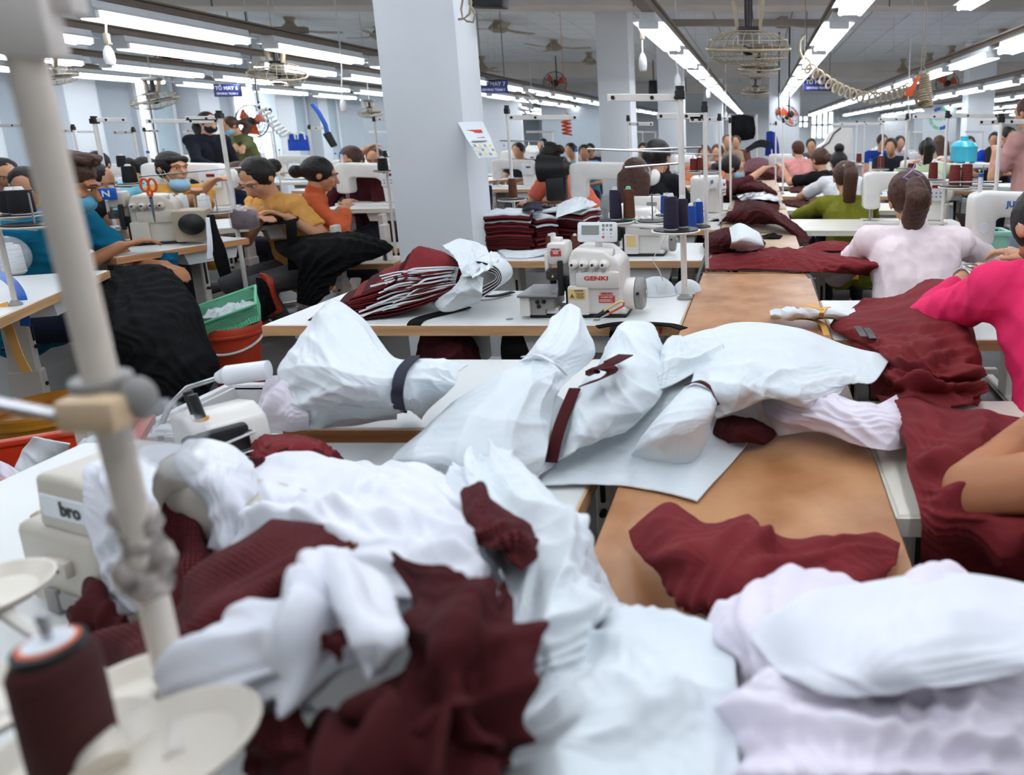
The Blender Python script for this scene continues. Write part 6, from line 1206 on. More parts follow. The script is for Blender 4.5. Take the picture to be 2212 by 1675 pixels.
pull('pear switch on a long cord left of the white column', [(737, 123), (739, 160), (738, 190), (741, 220)], 6.6); pull('pear switch over the far part of the centre lamp row', [(1530, 182), (1530, 190), (1530, 196)], 9); pull('pear switch near the far hanging blue cloth', [(1568, 225), (1567, 236), (1568, 246)], 11); pull('pear switch hanging by the orange pistol', [(1962, 210), (1963, 230), (1962, 244)], 8)
# looped brown cable on the white column
o = MB().tube([P(x, y, 3.36) for x, y in ((1003, -20), (996, 20), (1000, 42), (1014, 30), (1018, 5), (1012, -20))], .005, 6).build('cable_loop', 'fan_cream'); tagged(o, 'outer brown cable loop on the side of the white column', 'cable')
o = MB().tube([P(x, y, 3.37) for x, y in ((1008, -20), (1018, 15), (1027, 30), (1022, 48), (1008, 46), (1002, 40), (990, 42))], .005, 6).build('cable_loop', 'fan_cream'); tagged(o, 'inner brown cable loop hooked on the white column', 'cable')
o = MB().prism([(-.09, -.03), (.09, -.035), (.1, .03), (-.07, .03)], 0, .1, bev=.006).build('black_bracket', 'dark', None, loc=P(1042, -3, 3.6)); tag(o, 'black device corner at the top edge beside the column cables', 'device')
def coil(a, b, sag, turns, r, w_, m, name, label, cat='hose', horiz=True):
    a, b = Vector(a), Vector(b); n = turns * 12; d = (b - a).normalized(); u = Vector((0, 0, 1)) if horiz else Vector((1, 0, 0)); u = (u - d * u.dot(d)).normalized(); v = d.cross(u); P_ = []
    for i in range(n + 1):
        f = i / n; c = a.lerp(b, f) - Vector((0, 0, sag * 4 * f * (1 - f))); q = f * turns * 2 * math.pi; P_.append(c + (u * math.cos(q) + v * math.sin(q)) * r)
    P_ = [Vector((a.x, a.y, CZ)), Vector((a.x, a.y, a.z + r))] + P_; o = MB().tube(P_, [.003, .003] + [w_] * (len(P_) - 2), 6).build(name, m); return tagged(o, label, cat)
coil(P(1738, 138, 5.6), P(1962, 190, 6.6), .16, 17, .045, .009, 'fan_cream', 'coiled_hose', 'cream coiled air hose sagging between two lamp rows')
coil(P(1995, 158, 6.6), P(2003, 232, 6.6), 0, 16, .05, .009, 'fan_cream', 'coiled_hose', 'tan coiled hose hanging straight down by the orange pistol', horiz=False); coil(P(1988, 200, 6.6), P(1994, 226, 6.55), 0, 5, .06, .009, 'fan_cream', 'coiled_hose', 'loose tan hose loops beside the straight hanging coil', horiz=False)
pg = thing('air_pistol', 'orange air pistol hung on the coiled hose', 'tool', P(1970, 195, 6.5)); MB().prism([(-.06, -.05), (.0, -.06), (.03, .03), (.07, .12), (.045, .13), (-.01, .04), (-.06, .0)], -.02, .02, bev=.006).build('grip', 'orange', pg); MB().cyl((.05, 0, .12), (.07, 0, .17), .008, n=8).build('nozzle', 'steel', pg)
coil(P(560, 228, 7.9), P(618, 292, 7.9), .02, 8, .05, .009, 'whitep', 'coiled_hose', 'white coiled hose slanting down by the orange wall fan'); coil(P(1148, 198, 9), P(1128, 245, 9), 0, 4, .07, .014, 'whitep', 'coiled_hose', 'white coiled hose over the grey stand arm', horiz=False); coil(P(1222, 252, 9), P(1225, 292, 9), 0, 5, .055, .012, 'orange', 'coiled_hose', 'orange coiled hose hanging left of the second column', horiz=False)
o = MB().tube([P(x, y, 5.6) for x, y in ((1738, 75), (1728, 88), (1727, 110), (1734, 128))], .012, 8).build('hose_end', 'fan_cream'); tagged(o, 'brown hose bend at the start of the cream coil', 'hose')
o = MB().tube([P(x, y, 6.6) for x, y in ((675, 225), (690, 245), (703, 270), (708, 292))], .02, 8).build('tool_hose', 'blue'); tagged(o, 'blue hose curving down before the white pier', 'hose'); o = MB().cyl(P(706, 288, 6.6), P(722, 316, 6.6), .035, .03, 12).build('air_tool', 'dark'); tagged(o, 'black hanging air tool at the end of the blue hose', 'tool')
# wall shirts on hangers, calendar
for i, x in enumerate((634, 655)):
    p = P(x, 308, 11.5); t = thing('hanging_shirt', ('royal blue shirt hanging, nearer the white pier', 'royal blue shirt hanging, nearer the orange fan')[1 - i], 'shirt', p); MB().prism([(-.09, -.13), (.09, -.13), (.08, .1), (.03, .14), (-.03, .14), (-.08, .1)], -.02, .02, bev=.008).build('cloth', 'blue_cloth', t); MB().tube([(-.06, -.03, .05), (-.05, -.03, .14), (0, -.03, .17), (.05, -.03, .14), (.06, -.03, .05)], .012, 6).build('collar', 'whitep', t)
ca_ = thing('wall_calendar', 'paper calendar with lifted sheet tied on the white column', 'calendar', P(1010, 310, 3.45)); lo = ca_.location
q = lambda x, y, Y=3.43: P(x, y, Y) - lo
MB().strip([q(989, 264), q(991, 310), q(993, 350)], [q(1030, 268, 3.6), q(1031, 312, 3.6), q(1033, 346, 3.6)], .004).build('backing', 'paper', ca_); MB().strip([q(989, 264, 3.4), q(1008, 300, 3.3), q(1036, 342, 3.22)], [q(1042, 262, 3.5), q(1060, 298, 3.42), q(1075, 339, 3.36)], .002).build('lifted_sheet', 'paper', ca_)
for i, (y0, y1, m_) in enumerate(((281, 287, 'textr'), (296, 298, 'grey'), (304, 305, 'grey'))):
    MB().strip([q(1003 + i * 8, y0, 3.365 - i * .03), q(1006 + i * 8, y1, 3.355 - i * .03)], [q(1040 + i * 5, y0 - 1, 3.42 - i * .02), q(1043 + i * 5, y1 - 1, 3.41 - i * .02)], .001).build('print_line', m_, ca_)
for i in range(4):
    for j in range(3): MB().strip([q(1022 + i * 11 + j * 6, 312 + j * 9, 3.27 + i * .02 - j * .015), q(1025 + i * 11 + j * 6, 317 + j * 9, 3.265 + i * .02 - j * .015)], [q(1027 + i * 11 + j * 6, 312 + j * 9, 3.28 + i * .02 - j * .015), q(1030 + i * 11 + j * 6, 317 + j * 9, 3.275 + i * .02 - j * .015)], .001).build('date_mark', 'label_y' if (i + j) % 2 else 'grey', ca_)
# ---------------------------------------------------------------- buckets, bins, baskets
def bucket(label, loc, r, h, m, rim=True, handle='steel', ang=0, tiltz=0):
    t = thing('bucket', label, 'bucket', loc); MB().lathe([(r * .74, 0), (r * .97, h * .86), (r * 1.04, h * .86), (r * 1.05, h * .97), (r * 1.0, h), (r * .94, h * .98), (r * .7, .02)], n=36).build('body', m, t)
    MB().lathe([(r * 1.04, h * .84), (r * 1.07, h * .85), (r * 1.07, h * .88), (r * 1.04, h * .89)], n=36).build('rim_band', m, t)
    n = 16; MB().tube([Vector((math.cos(R(ang)) * r * 1.06 * math.cos(q) - math.sin(R(ang)) * r * 1.1 * math.sin(q) * .95, math.sin(R(ang)) * r * 1.06 * math.cos(q) + math.cos(R(ang)) * r * 1.1 * math.sin(q) * .95, h * .8 - .3 * r * 2 * math.sin(q) * .8)) for q in [math.pi * i / n for i in range(n + 1)]], .0045 if handle == 'steel' else .007, 6).build('handle', handle, t); return t
g = T(105, 872, .30); bucket('yellow plastic bucket with wire handle behind the beige machine', (g.x, g.y, 0), .175, .30, 'yellow', ang=200)
g = T(500, 700, .36); bk = bucket('orange-red bucket with white handle under the mint basket', (g.x, g.y, 0), .13, .36, 'red', handle='whitep', ang=195)
bs = thing('basket', 'tilted mint green mesh basket resting on the orange-red bucket', 'basket', (g.x + .02, g.y, .37)); bs.rotation_euler = (R(18), R(-18), R(28))
for (ax, n_) in (('x', 20), ('y', 14)):
    for s in (-1, 1):
        m_ = MB(); half = .15 if ax == 'x' else .1
        for i in range(n_ + 1):
            u = -half + 2 * half * i / n_; a = Vector((u * .82, s * .085, .0)) if ax == 'x' else Vector((s * .125, u * .82, 0)); b_ = Vector((u, s * .105, .11)) if ax == 'x' else Vector((s * .152, u, .11)); m_.cyl(a, b_, .0018, n=4)
        for j in range(9):
            f = j / 8; z = .11 * f; sx, sy = .125 + .027 * f, .085 + .02 * f
            m_.cyl((-sx, s * sy, z) if ax == 'x' else (s * sx, -sy, z), (sx, s * sy, z) if ax == 'x' else (s * sx, sy, z), .0018, n=4)
        m_.build('mesh_side', 'green', bs)['kind'] = 'stuff'
MB().box((0, 0, 0), (.25, .17, .006), bev=.002).build('bottom', 'green', bs)
rm = MB()
for s in (-1, 1): rm.box((0, s * .107, .11), (.32, .014, .012), bev=.004).box((s * .154, 0, .11), (.014, .214, .012), bev=.004)
rm.build('rim', 'green', bs)
for s in (-1, 1): MB().box((0, s * .097, .075), (.27, .004, .06), bev=.001, seg=1).build('side_panel', mat('mint_panel', (136, 218, 178), .45, alpha=.65), bs)
o = cloth('paper_scraps', [[Vector((g.x - .13, g.y - .06, .405)), Vector((g.x - .02, g.y - .08, .42)), Vector((g.x + .08, g.y - .05, .43))], [Vector((g.x - .12, g.y, .42)), Vector((g.x, g.y, .45)), Vector((g.x + .1, g.y + .02, .46))], [Vector((g.x - .09, g.y + .07, .43)), Vector((g.x, g.y + .08, .45)), Vector((g.x + .1, g.y + .08, .47))]], 'paper', n=24, k=24, e=(.2, .2), seed=3, wl=.05, amp=1.5); tag(o, 'crumpled white scraps lying in the mint basket', 'scraps')['kind'] = 'stuff'
def tub(label, loc, w_, d, h, m, rz=0, cat='bin', name='storage_bin', lip=.02):
    t = thing(name, label, cat, loc, rz); th = .006
    for s in (-1, 1):
        MB().prism([(-w_ * .44, 0), (w_ * .44, 0), (w_ * .5, h), (-w_ * .5, h)], s * d * .5 - th, s * d * .5 + th).build('wall_panel', m, t); MB().prism([(-d * .5, 0), (d * .5, 0), (d * .5, h), (-d * .5, h)], s * w_ * .47 - th, s * w_ * .47 + th, 'X').build('wall_panel', m, t)
        MB().box((0, s * (d * .5 + lip * .4), h), (w_ + 2 * lip, lip * 1.4, .024), bev=.006).build('lip', m, t); MB().box((s * (w_ * .5 + lip * .2), 0, h), (lip * 1.4, d + 2 * lip, .024), bev=.006).build('lip', m, t)
    MB().box((0, 0, .01), (w_ * .88, d * .96, .012)).build('bottom', m, t); return t
wbn = tub('white storage bin marked with its litres under the left bundle', (-1.56, 2.06, 0), .52, .40, .52, 'whitep')
lbm = Matrix.Translation((-.16, -.219, .43)); MB().box((-.16, -.2145, .43), (.06, .004, .05), bev=.0015, seg=1).build('label_frame', 'yellow', wbn); MB().box((-.16, -.2165, .43), (.05, .003, .04)).build('label', 'paper', wbn, 0); text('140L', .024, 'textk', wbn, lbm @ FRONT, bold=.0005)
tb = P(2098, 436, 3.9); tub('pale teal plastic basket behind the pale pink worker', (tb.x, max(3.3, tb.y - .3), TZ), .18, .14, .1, 'tealp', cat='basket', name='basket'); 
a = T(1775, 625, .38); tub('small white bin hung under the ruled table', (a.x + .05, a.y, .44), .16, .12, .12, 'whitep', name='hanging_bin')
o = MB().box((0, 0, .06), (.12, .1, .12), bev=.008).build('yellow_box', 'yellow', None, loc=(a.x + .18, a.y + .06, .44)); tag(o, 'yellow box next to the small white hanging bin', 'box')
# orange-red tray with papers at the left edge
g = T(95, 990, .66); tub('orange-red crate with papers behind the beige machine', (g.x - .06, g.y + .04, .54), .34, .26, .1, 'red', rz=32, name='crate', cat='crate'); table('side_stand', 'low stand holding the orange-red crate', (g.x - .06, g.y - .16), .5, .4, h=.54, tray=False, cat='stand', rz=0)
C('white paper sheet standing in the orange-red crate', 'paper', 'paper_sheet', [[(70, 945, .73), (105, 950, .73), (150, 960, .72)], [(45, 980, .68), (90, 990, .69), (140, 990, .68)], [(25, 1025, .65), (80, 1025, .655), (130, 1015, .65)]], 'paper', n=16, k=20, e=(.01, .02), seed=180)
C('second paper sheet in the crate nearer the leaning pole', 'paper', 'paper_sheet', [[(190, 935, .72), (215, 945, .71), (240, 960, .70)], [(150, 985, .68), (190, 985, .68), (230, 985, .67)]], 'paper', n=14, k=16, e=(.01, .02), seed=181)
C('lilac plastic sheet at the left edge by the crate', 'film', 'plastic_sheet', [[(-40, 985, .66), (10, 1000, .67), (60, 1030, .65)], [(-40, 1050, .63), (20, 1060, .635), (75, 1070, .62)]], 'lilac_cloth', n=16, k=16, e=(.04, .04), seed=182)
# gooseneck lamp
gl = thing('gooseneck_lamp', 'white tube lamp head on a steel gooseneck beside the white bin', 'lamp', T(352, 985, TZ)); lo = gl.location
Q = lambda x, y, Y: P(x, y, Y) - lo
MB().tube([Q(x, y, Y) for x, y, Y in ((352, 985, 1.28), (345, 930, 1.3), (365, 878, 1.32), (405, 838, 1.34), (478, 815, 1.36))], .0055, 10).build('gooseneck', 'steel', gl); MB().cyl(Q(474, 816, 1.36), Q(490, 811, 1.36), .013, .018, 16).cyl(Q(490, 812, 1.36), Q(580, 799, 1.38), .021, .02, 20).build('lamp_head', 'lampw', gl); MB().cyl((0, 0, 0), (0, 0, .02), .03, n=16).build('base', 'grey', gl)
# small plant-like clutter on the table by the machine
C('white netting scrap beside the gooseneck lamp', 'scrap', 'net_scrap', [[(330, 925, .80), (360, 915, .815), (395, 920, .80)], [(325, 945, .79), (360, 940, .80), (398, 940, .785)]], 'white_cloth', n=16, k=16, e=(.15, .15), seed=185)
# lanyard, tape, spool bag at the left table
for (pth, wd, m_, lab) in ((((-20, 585, 2.62), (20, 605, 2.55), (45, 640, 2.5), (52, 680, 2.5), (54, 705, 2.5)), .03, 'blue', 'blue lanyard hanging over the table edge at the left'), (((5, 655, 2.4), (12, 690, 2.38), (25, 730, 2.4), (40, 770, 2.4), (58, 805, 2.4)), .03, 'tape', 'long orange-yellow tape hanging below the left table'), (((-5, 660, 2.42), (3, 680, 2.4), (4, 700, 2.4)), .03, 'tape', 'short orange-yellow tape loop at the left edge')):
    o = ribbon([P(*q) for q in pth], wd, m_, 'hanging_tape', None, .003, wdir=(1, .2, 0)); tagged(o, lab, 'tape')
p = T(32, 592, TZ); spool('white spool wrapped in clear plastic at the left table', (p.x, p.y, TZ), 'th_white', .13, .04)
o = MB().ball((0, 0, .08), (.09, .07, .09), u=18, v=12).build('plastic_bag', 'film', None, loc=(p.x - .02, p.y, TZ)); tag(o, 'clear plastic bag around the white spool', 'bag')
bg = thing('plastic_pack', 'dark garment pack in shiny plastic beside the printed yellow shirt', 'bag', P(527, 470, 4.3)); MB().box((0, 0, -.01), (.12, .09, .12), bev=.02).build('pack', mat('dark_pack', (52, 40, 48), .2, var=.5, scale=20), bg); MB().box((0, 0, 0), (.14, .11, .15), bev=.03).build('bag', mat('pack_film', (220, 205, 215), .08, alpha=.25, bump=1, bscale=30, spec=1), bg)
# scissors and snips
def scissors(label, loc, rot, m='orange', s=1):
    t = thing('scissors', label, 'scissors', loc); t.rotation_euler = tuple(R(a) for a in rot); t.scale = (s, s, s)
    for q in (-1, 1):
        MB().prism([(-.004 * q, -.01), (.008 * q, 0), (.002 * q, .12), (.0, .12)], -.0015 * q, .0015 * q + .002).build('blade', 'steel', t)
        MB().tube([Vector((q * .016 + .017 * math.cos(a), 0, -.06 + .03 * math.sin(a))) for a in [k * math.pi / 7 for k in range(14)]], .0055, 8, True).tube([(q * .012, 0, -.035), (q * .004, 0, -.005)], .006, 8).build('finger_loop', m, t)
    MB().cyl((0, -.005, 0), (0, .006, 0), .004, n=10).build('screw', 'darkm', t); return t
p = T(330, 522, TZ); scissors('orange-handled scissors under the hand of the teal shirt man', (p.x + .04, p.y, TZ + .012), (90, 0, -95), s=1.3)
p = P(327, 435, 3.7); scissors('orange-handled scissors standing upright behind the beige overlock', (p.x, p.y, p.z + .02), (0, 180, 12), s=1.1)
sn = thing('thread_snips', 'thread snips with yellow and orange handles leaning on the overlock foot', 'snips', P(1315, 672, 2.19)); lo = sn.location
f = lambda x, y, Y=2.19: P(x, y, Y) - lo
MB().tube([f(1347, 652), f(1338, 652), f(1305, 672)], .0035, 8).build('handle', 'label_y', sn); MB().tube([f(1348, 654), f(1346, 661), f(1315, 678)], .0035, 8).build('handle', 'orange', sn); MB().cyl(f(1305, 672), f(1282, 684), .004, .001, 8).build('blade', 'darkm', sn); MB().cyl(f(1315, 678), f(1291, 690), .004, .001, 8).build('blade', 'steel', sn)
# face masks on the overlock table
for (x, y, s, lab) in ((1418, 636, 1.0, 'white cup mask with strap on the overlock table'), (1485, 632, .75, 'smaller white cup mask behind the white pole foot')):
    g = T(x, y, TZ); t = thing('cup_mask', lab, 'mask', (g.x, g.y, TZ)); m_ = MB(); m_.ball((0, 0, 0), (.075 * s, .05 * s, .07 * s), None, 24, 14); bmesh.ops.bisect_plane(m_.b, geom=m_.b.verts[:] + m_.b.edges[:] + m_.b.faces[:], plane_co=(0, 0, 0), plane_no=(0, 0, -1), clear_outer=True); m_.build('shell', 'paper', t)
    MB().lathe([(.076 * s, 0), (.079 * s, .002), (.076 * s, .005)], n=24, sy=.68).build('seam', 'paper', t)
    if s == 1: MB().tube([(.03, -.03, .06), (.02, -.04, .1), (-.005, -.04, .14), (.02, -.03, .19), (.06, 0, .25)], .0022, 6).build('strap', 'whitep', t); MB().tube([(.005, -.045, .05), (.01, -.05, .02), (.035, -.048, .02), (.045, -.04, .05)], .0022, 6).build('strap', 'whitep', t)
g = T(1140, 600, .62); o = MB().lathe([(.06, 0), (.075, .005), (.08, .012), (.07, .05), (.07, .1)], n=24).build('oil_cup', 'whitep', None, loc=(g.x, g.y + .2, .62)); tag(o, 'white round cup under the table behind the overlock', 'cup')
# screw caps in the overlock table
for i, (x, y) in enumerate(((1101, 690), (1289, 692))):
    g = T(x, y, TZ); o = MB().lathe([(.012, 0), (.012, .0015), (.002, .002)], n=16).build('table_plug', 'grey', None, loc=(g.x, g.y, TZ)); tag(o, ('round steel plug in the table top left of the overlock', 'round steel plug in the table top under the overlock front')[i], 'plug')
g = T(1424, 722, .75); o = MB().box((0, 0, 0), (.01, .003, .02)).build('red_mark', 'label_r', None, loc=(g.x, 2.158, .752)); tag(o, 'small red sticker on the wood edge of the overlock table', 'sticker')
# far objects on the right
C('royal blue garments heaped by the pale green T-shirt worker', 'cloth', 'blue_heap', [[(1905, 362, .80), (1950, 340, .92), (1985, 338, .92)], [(1900, 372, .79), (1950, 352, .94), (1990, 348, .93)], [(1905, 380, .775), (1950, 372, .80), (1990, 366, .80)]], 'blue_cloth', n=20, k=24, e=(.1, .1), seed=190)
C('royal blue cloth bunched in front of the pale green T-shirt', 'cloth', 'blue_heap', [[(1995, 395, .80), (2020, 366, .93), (2050, 360, .92)], [(2000, 402, .79), (2030, 380, .93), (2060, 376, .88)], [(2005, 406, .775), (2035, 402, .80), (2060, 395, .80)]], 'blue_cloth', n=20, k=24, e=(.1, .1), seed=191)
C('royal blue garments laid on the slanted rack at the right', 'cloth', 'blue_rack_cloth', [[(2075, 358, .98), (2110, 345, 1.02), (2150, 335, 1.05)], [(2078, 366, .96), (2115, 352, 1.0), (2150, 345, 1.02)]], 'blue_cloth', n=16, k=24, e=(.06, .06), seed=192)
g = P(2100, 372, 6.2); table('slanted_rack', 'white rack table carrying the royal blue garments', (g.x + .1, 6.0), .8, .4, h=.92, tray=False, edge='laminate', cat='rack')
C('red-orange cloth folded among the maroon spools', 'cloth', 'red_cloth', [[(1862, 362, .85), (1885, 356, .88), (1905, 362, .85)], [(1860, 380, .79), (1885, 376, .80), (1904, 380, .79)]], 'orange', n=14, k=16, e=(.1, .1), seed=193)
C('blue cloth hanging from the table beyond the olive blouse', 'cloth', 'blue_cloth', [[(1870, 388, .79), (1900, 390, .79), (1928, 382, .79)], [(1880, 402, .72), (1900, 408, .70), (1920, 402, .72)], [(1888, 414, .66), (1900, 418, .64), (1915, 414, .66)]], 'blue_cloth', n=16, k=16, e=(.04, .08), seed=194)
g = P(2082, 330, 7.0); o = MB().lathe([(.1, 0), (.13, .02), (.13, .16), (.1, .2), (.04, .22), (.04, .26)], n=20).build('water_jug', 'tealp', None, loc=(g.x, g.y, g.z - .1)); o.data.materials[0] = mat('turquoise_jug', (70, 182, 204), .25); tag(o, 'turquoise water jug behind the royal blue garments', 'jug')
g = P(2082, 345, 7.0); table('jug_stand', 'white stand under the turquoise jug', (g.x, 6.8), .5, .4, h=P(2082, 330, 7).z - .1, tray=False, edge='laminate', cat='stand')
CP('dark brown apron cloth stretched behind the pale pink shoulder', 'cloth', 'brown_cloth', [[(2062, 458, 3.5), (2090, 462, 3.5), (2118, 460, 3.5)], [(2075, 485, 3.48), (2095, 488, 3.48), (2114, 488, 3.48)], [(2085, 512, 3.46), (2100, 514, 3.46), (2112, 515, 3.46)]], cl('brown_cloth', (52, 42, 40)), n=16, k=16, e=(.02, .03), seed=195, up=False)
CP('dark blue cloth roll standing at the far white column', 'cloth', 'blue_roll', [[(1655, 285, 10), (1666, 283, 9.9), (1676, 287, 10)], [(1654, 310, 10), (1668, 310, 9.85), (1682, 310, 10)], [(1652, 336, 10), (1668, 338, 9.9), (1684, 334, 10)]], cl('dark_blue_cloth', (22, 48, 128)), n=20, k=16, e=(.02, .1), seed=196, up=False)
CP('black garments hung on the far rack left of the white column', 'cloth', 'hung_garments', [[(1580, 250, 12.5), (1605, 248, 12.4), (1628, 252, 12.5)], [(1578, 280, 12.5), (1605, 280, 12.3), (1632, 284, 12.5)], [(1582, 300, 12.5), (1605, 304, 12.4), (1628, 300, 12.5)]], 'black_cloth', n=20, k=24, e=(.02, .14), seed=197, up=False)
CP('black cloth draped with white backing on the far left table', 'cloth', 'draped_cloth', [[(1610, 320, 9.5), (1640, 302, 9.5), (1665, 306, 9.5)], [(1612, 330, 9.3), (1640, 318, 9.3), (1662, 322, 9.3)]], 'black_cloth', n=14, k=18, e=(.06, .06), seed=198)
CP('dark navy jacket hanging over the stool right of the white column', 'jacket', 'hanging_jacket', [[(1026, 400, 3.9), (1045, 396, 3.85), (1062, 402, 3.9)], [(1028, 430, 3.9), (1048, 430, 3.82), (1064, 432, 3.9)], [(1040, 470, 3.9), (1052, 476, 3.85), (1062, 472, 3.9)]], 'navy_cloth', n=20, k=16, e=(.04, .1), seed=199, up=False)
g = P(1800, 308, 9.8); t = thing('curved_panel', 'white curved machine panel with black hose in the far aisle', 'panel', (g.x, g.y, g.z)); MB().prism([(-.22, -.16), (.26, -.16), (.26, .2), (.02, .2), (-.06, .12), (-.12, .0), (-.22, -.06)], 0, .2, bev=.01).build('panel', 'machine', t); MB().tube([(-.18, -.01, -.08), (-.06, -.01, .0), (.0, -.01, .12), (.1, -.01, .2)], .01, 6).build('hose', 'dark', t); MB().box((0, .1, -.16 - (g.z - .16) / 2), (.3, .15, g.z - .16)).build('foot', 'machine', t)
for (x, y, Y, w_, h_, m_, lab) in ((1995, 262, 20, .5, .55, 'paper', 'pinned white notice on the far wall'), (2030, 266, 19.5, .9, 1.0, 'paper', 'white poster with a round coloured emblem'), (2122, 290, 16, .8, .7, 'lampw', 'white board on a stand before the right column'), (1930, 275, 20, .7, .7, 'lampw', 'blank white panel on the far wall')):
    p = P(x, y, Y); t = MB().box((0, 0, 0), (w_, .03, h_), bev=.006).build('notice_board', m_, None, loc=p); tag(t, lab, 'board')
    for s in (-1, 1): MB().cyl((s * w_ * .4, .05, -h_ / 2), (s * w_ * .4, .05, -p.z), .02, n=6).build('post', 'metal_w', t)
    if 'emblem' in lab:
        for k in range(8):
            q0 = k * math.pi / 4; MB().prism([((.22 + .09 * e) * math.cos(q0 + a), .12 + (.22 + .09 * e) * math.sin(q0 + a)) for e, a in ((0, 0), (0, .35), (0, .7), (1, .7), (1, .35), (1, 0))], -.022, -.017).build('emblem_segment', ('tealp', 'green', 'blue', 'lilac_cloth')[k % 4], t)
        text('GEN', .16, 'green', t, Matrix.Translation((0, -.02, .12)) @ FRONT, bold=.004)
for (x, y, Y, lab, m_) in ((1210, 352, 6.4, 'blue toolbox by the second white column', 'blue'), (1172, 440, 4.6, 'blue bag under the table right of the calendar column', 'blue')):
    p = P(x, y, Y); p.z = TZ + .046 if p.z > .6 else .046; t = thing('toolbox', lab, 'box', (p.x, p.y, p.z)); MB().box((0, 0, 0), (.2, .12, .09), bev=.01).build('body', m_, t); MB().tube([(-.05, 0, .045), (-.05, 0, .075), (.05, 0, .075), (.05, 0, .045)], .008, 6).build('handle', 'dark', t)
# ---------------------------------------------------------------- nearest thread stand at the left
A = P(50, 105, .385); Bp = T(388, 1535, .985)
ns = thing('thread_stand', 'blurred cream thread stand with taped pole, nearest the camera', 'thread stand', (Bp.x, Bp.y, TZ)); lo = ns.location; A = A - lo; Bq = Bp - lo
at = lambda f: Bq.lerp(A, f)
MB().cyl(at(-Bq.z / (A.z - Bq.z)), at(1.0), .0084, n=24).build('pole', mat('aged_cream_pole', (226, 216, 202), .45, var=.08, scale=18), ns)
ax = (A - Bq).normalized(); rot4 = ax.to_track_quat('Z', 'Y').to_matrix().to_4x4()
tp = MB().box(at(1.0) + Vector((-.006, 0, .012)), (.04, .03, .034), rot4, bev=.004).box(at(1.045) + Vector((-.03, 0, .01)), (.1, .028, .02), rot4, bev=.003); tp.build('top_bracket', 'metal_w', ns)
MB().box(at(.985) + Vector((-.006, -.0155, .015)), (.008, .003, .022), rot4, bev=.001).build('slot', 'darkm', ns); MB().cyl(at(1.06) + Vector((-.02, -.014, .0)), at(1.06) + Vector((-.02, -.019, .0)), .009, n=14).build('bolt', 'dark', ns)
MB().cyl(at(.535), at(.572), .0145, n=24).build('collar', 'grey', ns); MB().box(at(.538) + Vector((.008, -.016, -.002)), (.034, .016, .02), bev=.003).build('clamp_block', mat('beige_clamp', (226, 198, 160), .4), ns); MB().ball(at(.545) + Vector((.024, -.004, .0)), (.009, .009, .013)).build('clamp_knob', 'grey', ns)
MB().cyl(at(.545) + Vector((0, -.012, -.012)), P(-60, 862, .36) - lo, .0035, n=10).build('side_rod', 'steel', ns)
def wad(c, r, seed, m_, name):
    rg = random.Random(seed); q = MB()
    for i in range(14): d = Vector((rg.uniform(-.5, .5) * r[0], rg.uniform(-.5, .5) * r[1], rg.uniform(-1, 1) * r[2])); q.ball(c + d, (rg.uniform(.6, 1) * r[0], rg.uniform(.6, 1) * r[1], rg.uniform(.3, .6) * r[2]), None, 10, 8)
    return link(name, remesh(name, q, .0025, 2, disp=.0012, dscale=90), m_, ns)
wad(at(.30), (.0115, .0115, .027), 5, mat('shiny_tape', (186, 174, 166), .1, var=.6, scale=90, spec=1, alpha=.85), 'tape_wad'); wad(at(.50) + Vector((.03, 0, -.012)), (.018, .01, .02), 6, 'film', 'plastic_wrap'); wad(at(.0) + Vector((.022, .0, .0)), (.026, .016, .026), 7, 'film', 'plastic_wrap')
def dish(x, y, h, r):
    c = T(x, y, h) - lo; MB().lathe([(r * .3, -.006), (r * .75, -.004), (r, .005), (r * 1.02, .008), (r * .97, .008), (r * .72, -.001), (.002, -.002)], tuple(c), 40).build('tray', mat('cream_tray', (222, 214, 200), .3, var=.03), ns); MB().cyl(c + Vector((0, 0, -.004)), Vector((Bq.x, Bq.y, c.z - .012)), .006, n=8).build('tray_arm', 'metal_w', ns)
dish(375, 1628, 1.03, .042); dish(290, 1525, 1.0, .044); dish(-40, 1540, 1.0, .040); dish(150, 1650, 1.02, .042); dish(-30, 1290, .98, .045)
MB().cyl(T(225, 1660, 1.035) - lo, T(208, 1600, 1.035) - lo + Vector((0, 0, .012)), .012, .008, 16).build('pin_base', mat('cream_tray', (222, 214, 200), .3), ns); g = T(208, 1605, 1.035) - lo; MB().cyl(g, g + Vector((0, 0, .062)), .0042, n=12).ball(g + Vector((0, 0, .062)), .0048, u=10, v=8).build('pin', 'steel', ns)
MB().cyl(at(-Bq.z / (A.z - Bq.z)), at(-Bq.z / (A.z - Bq.z)) + Vector((0, 0, .02)), .03, n=20).build('base_ring', 'metal_w', ns)
g = T(168, 1652, 1.028); cs = thing('thread_spool', 'large blurred maroon spool with orange top ring, nearest the camera', 'thread spool', (g.x, g.y, 1.028)); cs.scale = (.54, .54, .74)
MB().lathe([(.031, .002), (.0355, .008), (.0355, .09), (.029, .1), (.026, .102)], n=40).build('thread', 'th_dark', cs); MB().lathe([(.029, .1), (.029, .106), (.024, .108), (.024, .1)], n=32).build('rim', 'dark', cs); MB().lathe([(.024, .104), (.024, .108), (.012, .109), (.012, .104)], n=32).build('ring', 'orange', cs); MB().lathe([(.02, .105), (.02, .1095), (.006, .11)], n=24).build('cap', 'paper', cs); MB().cyl((0, 0, .1), (0, 0, .125), .0045, n=12).ball((0, 0, .127), .006, u=12, v=8).build('spindle', 'steel', cs)

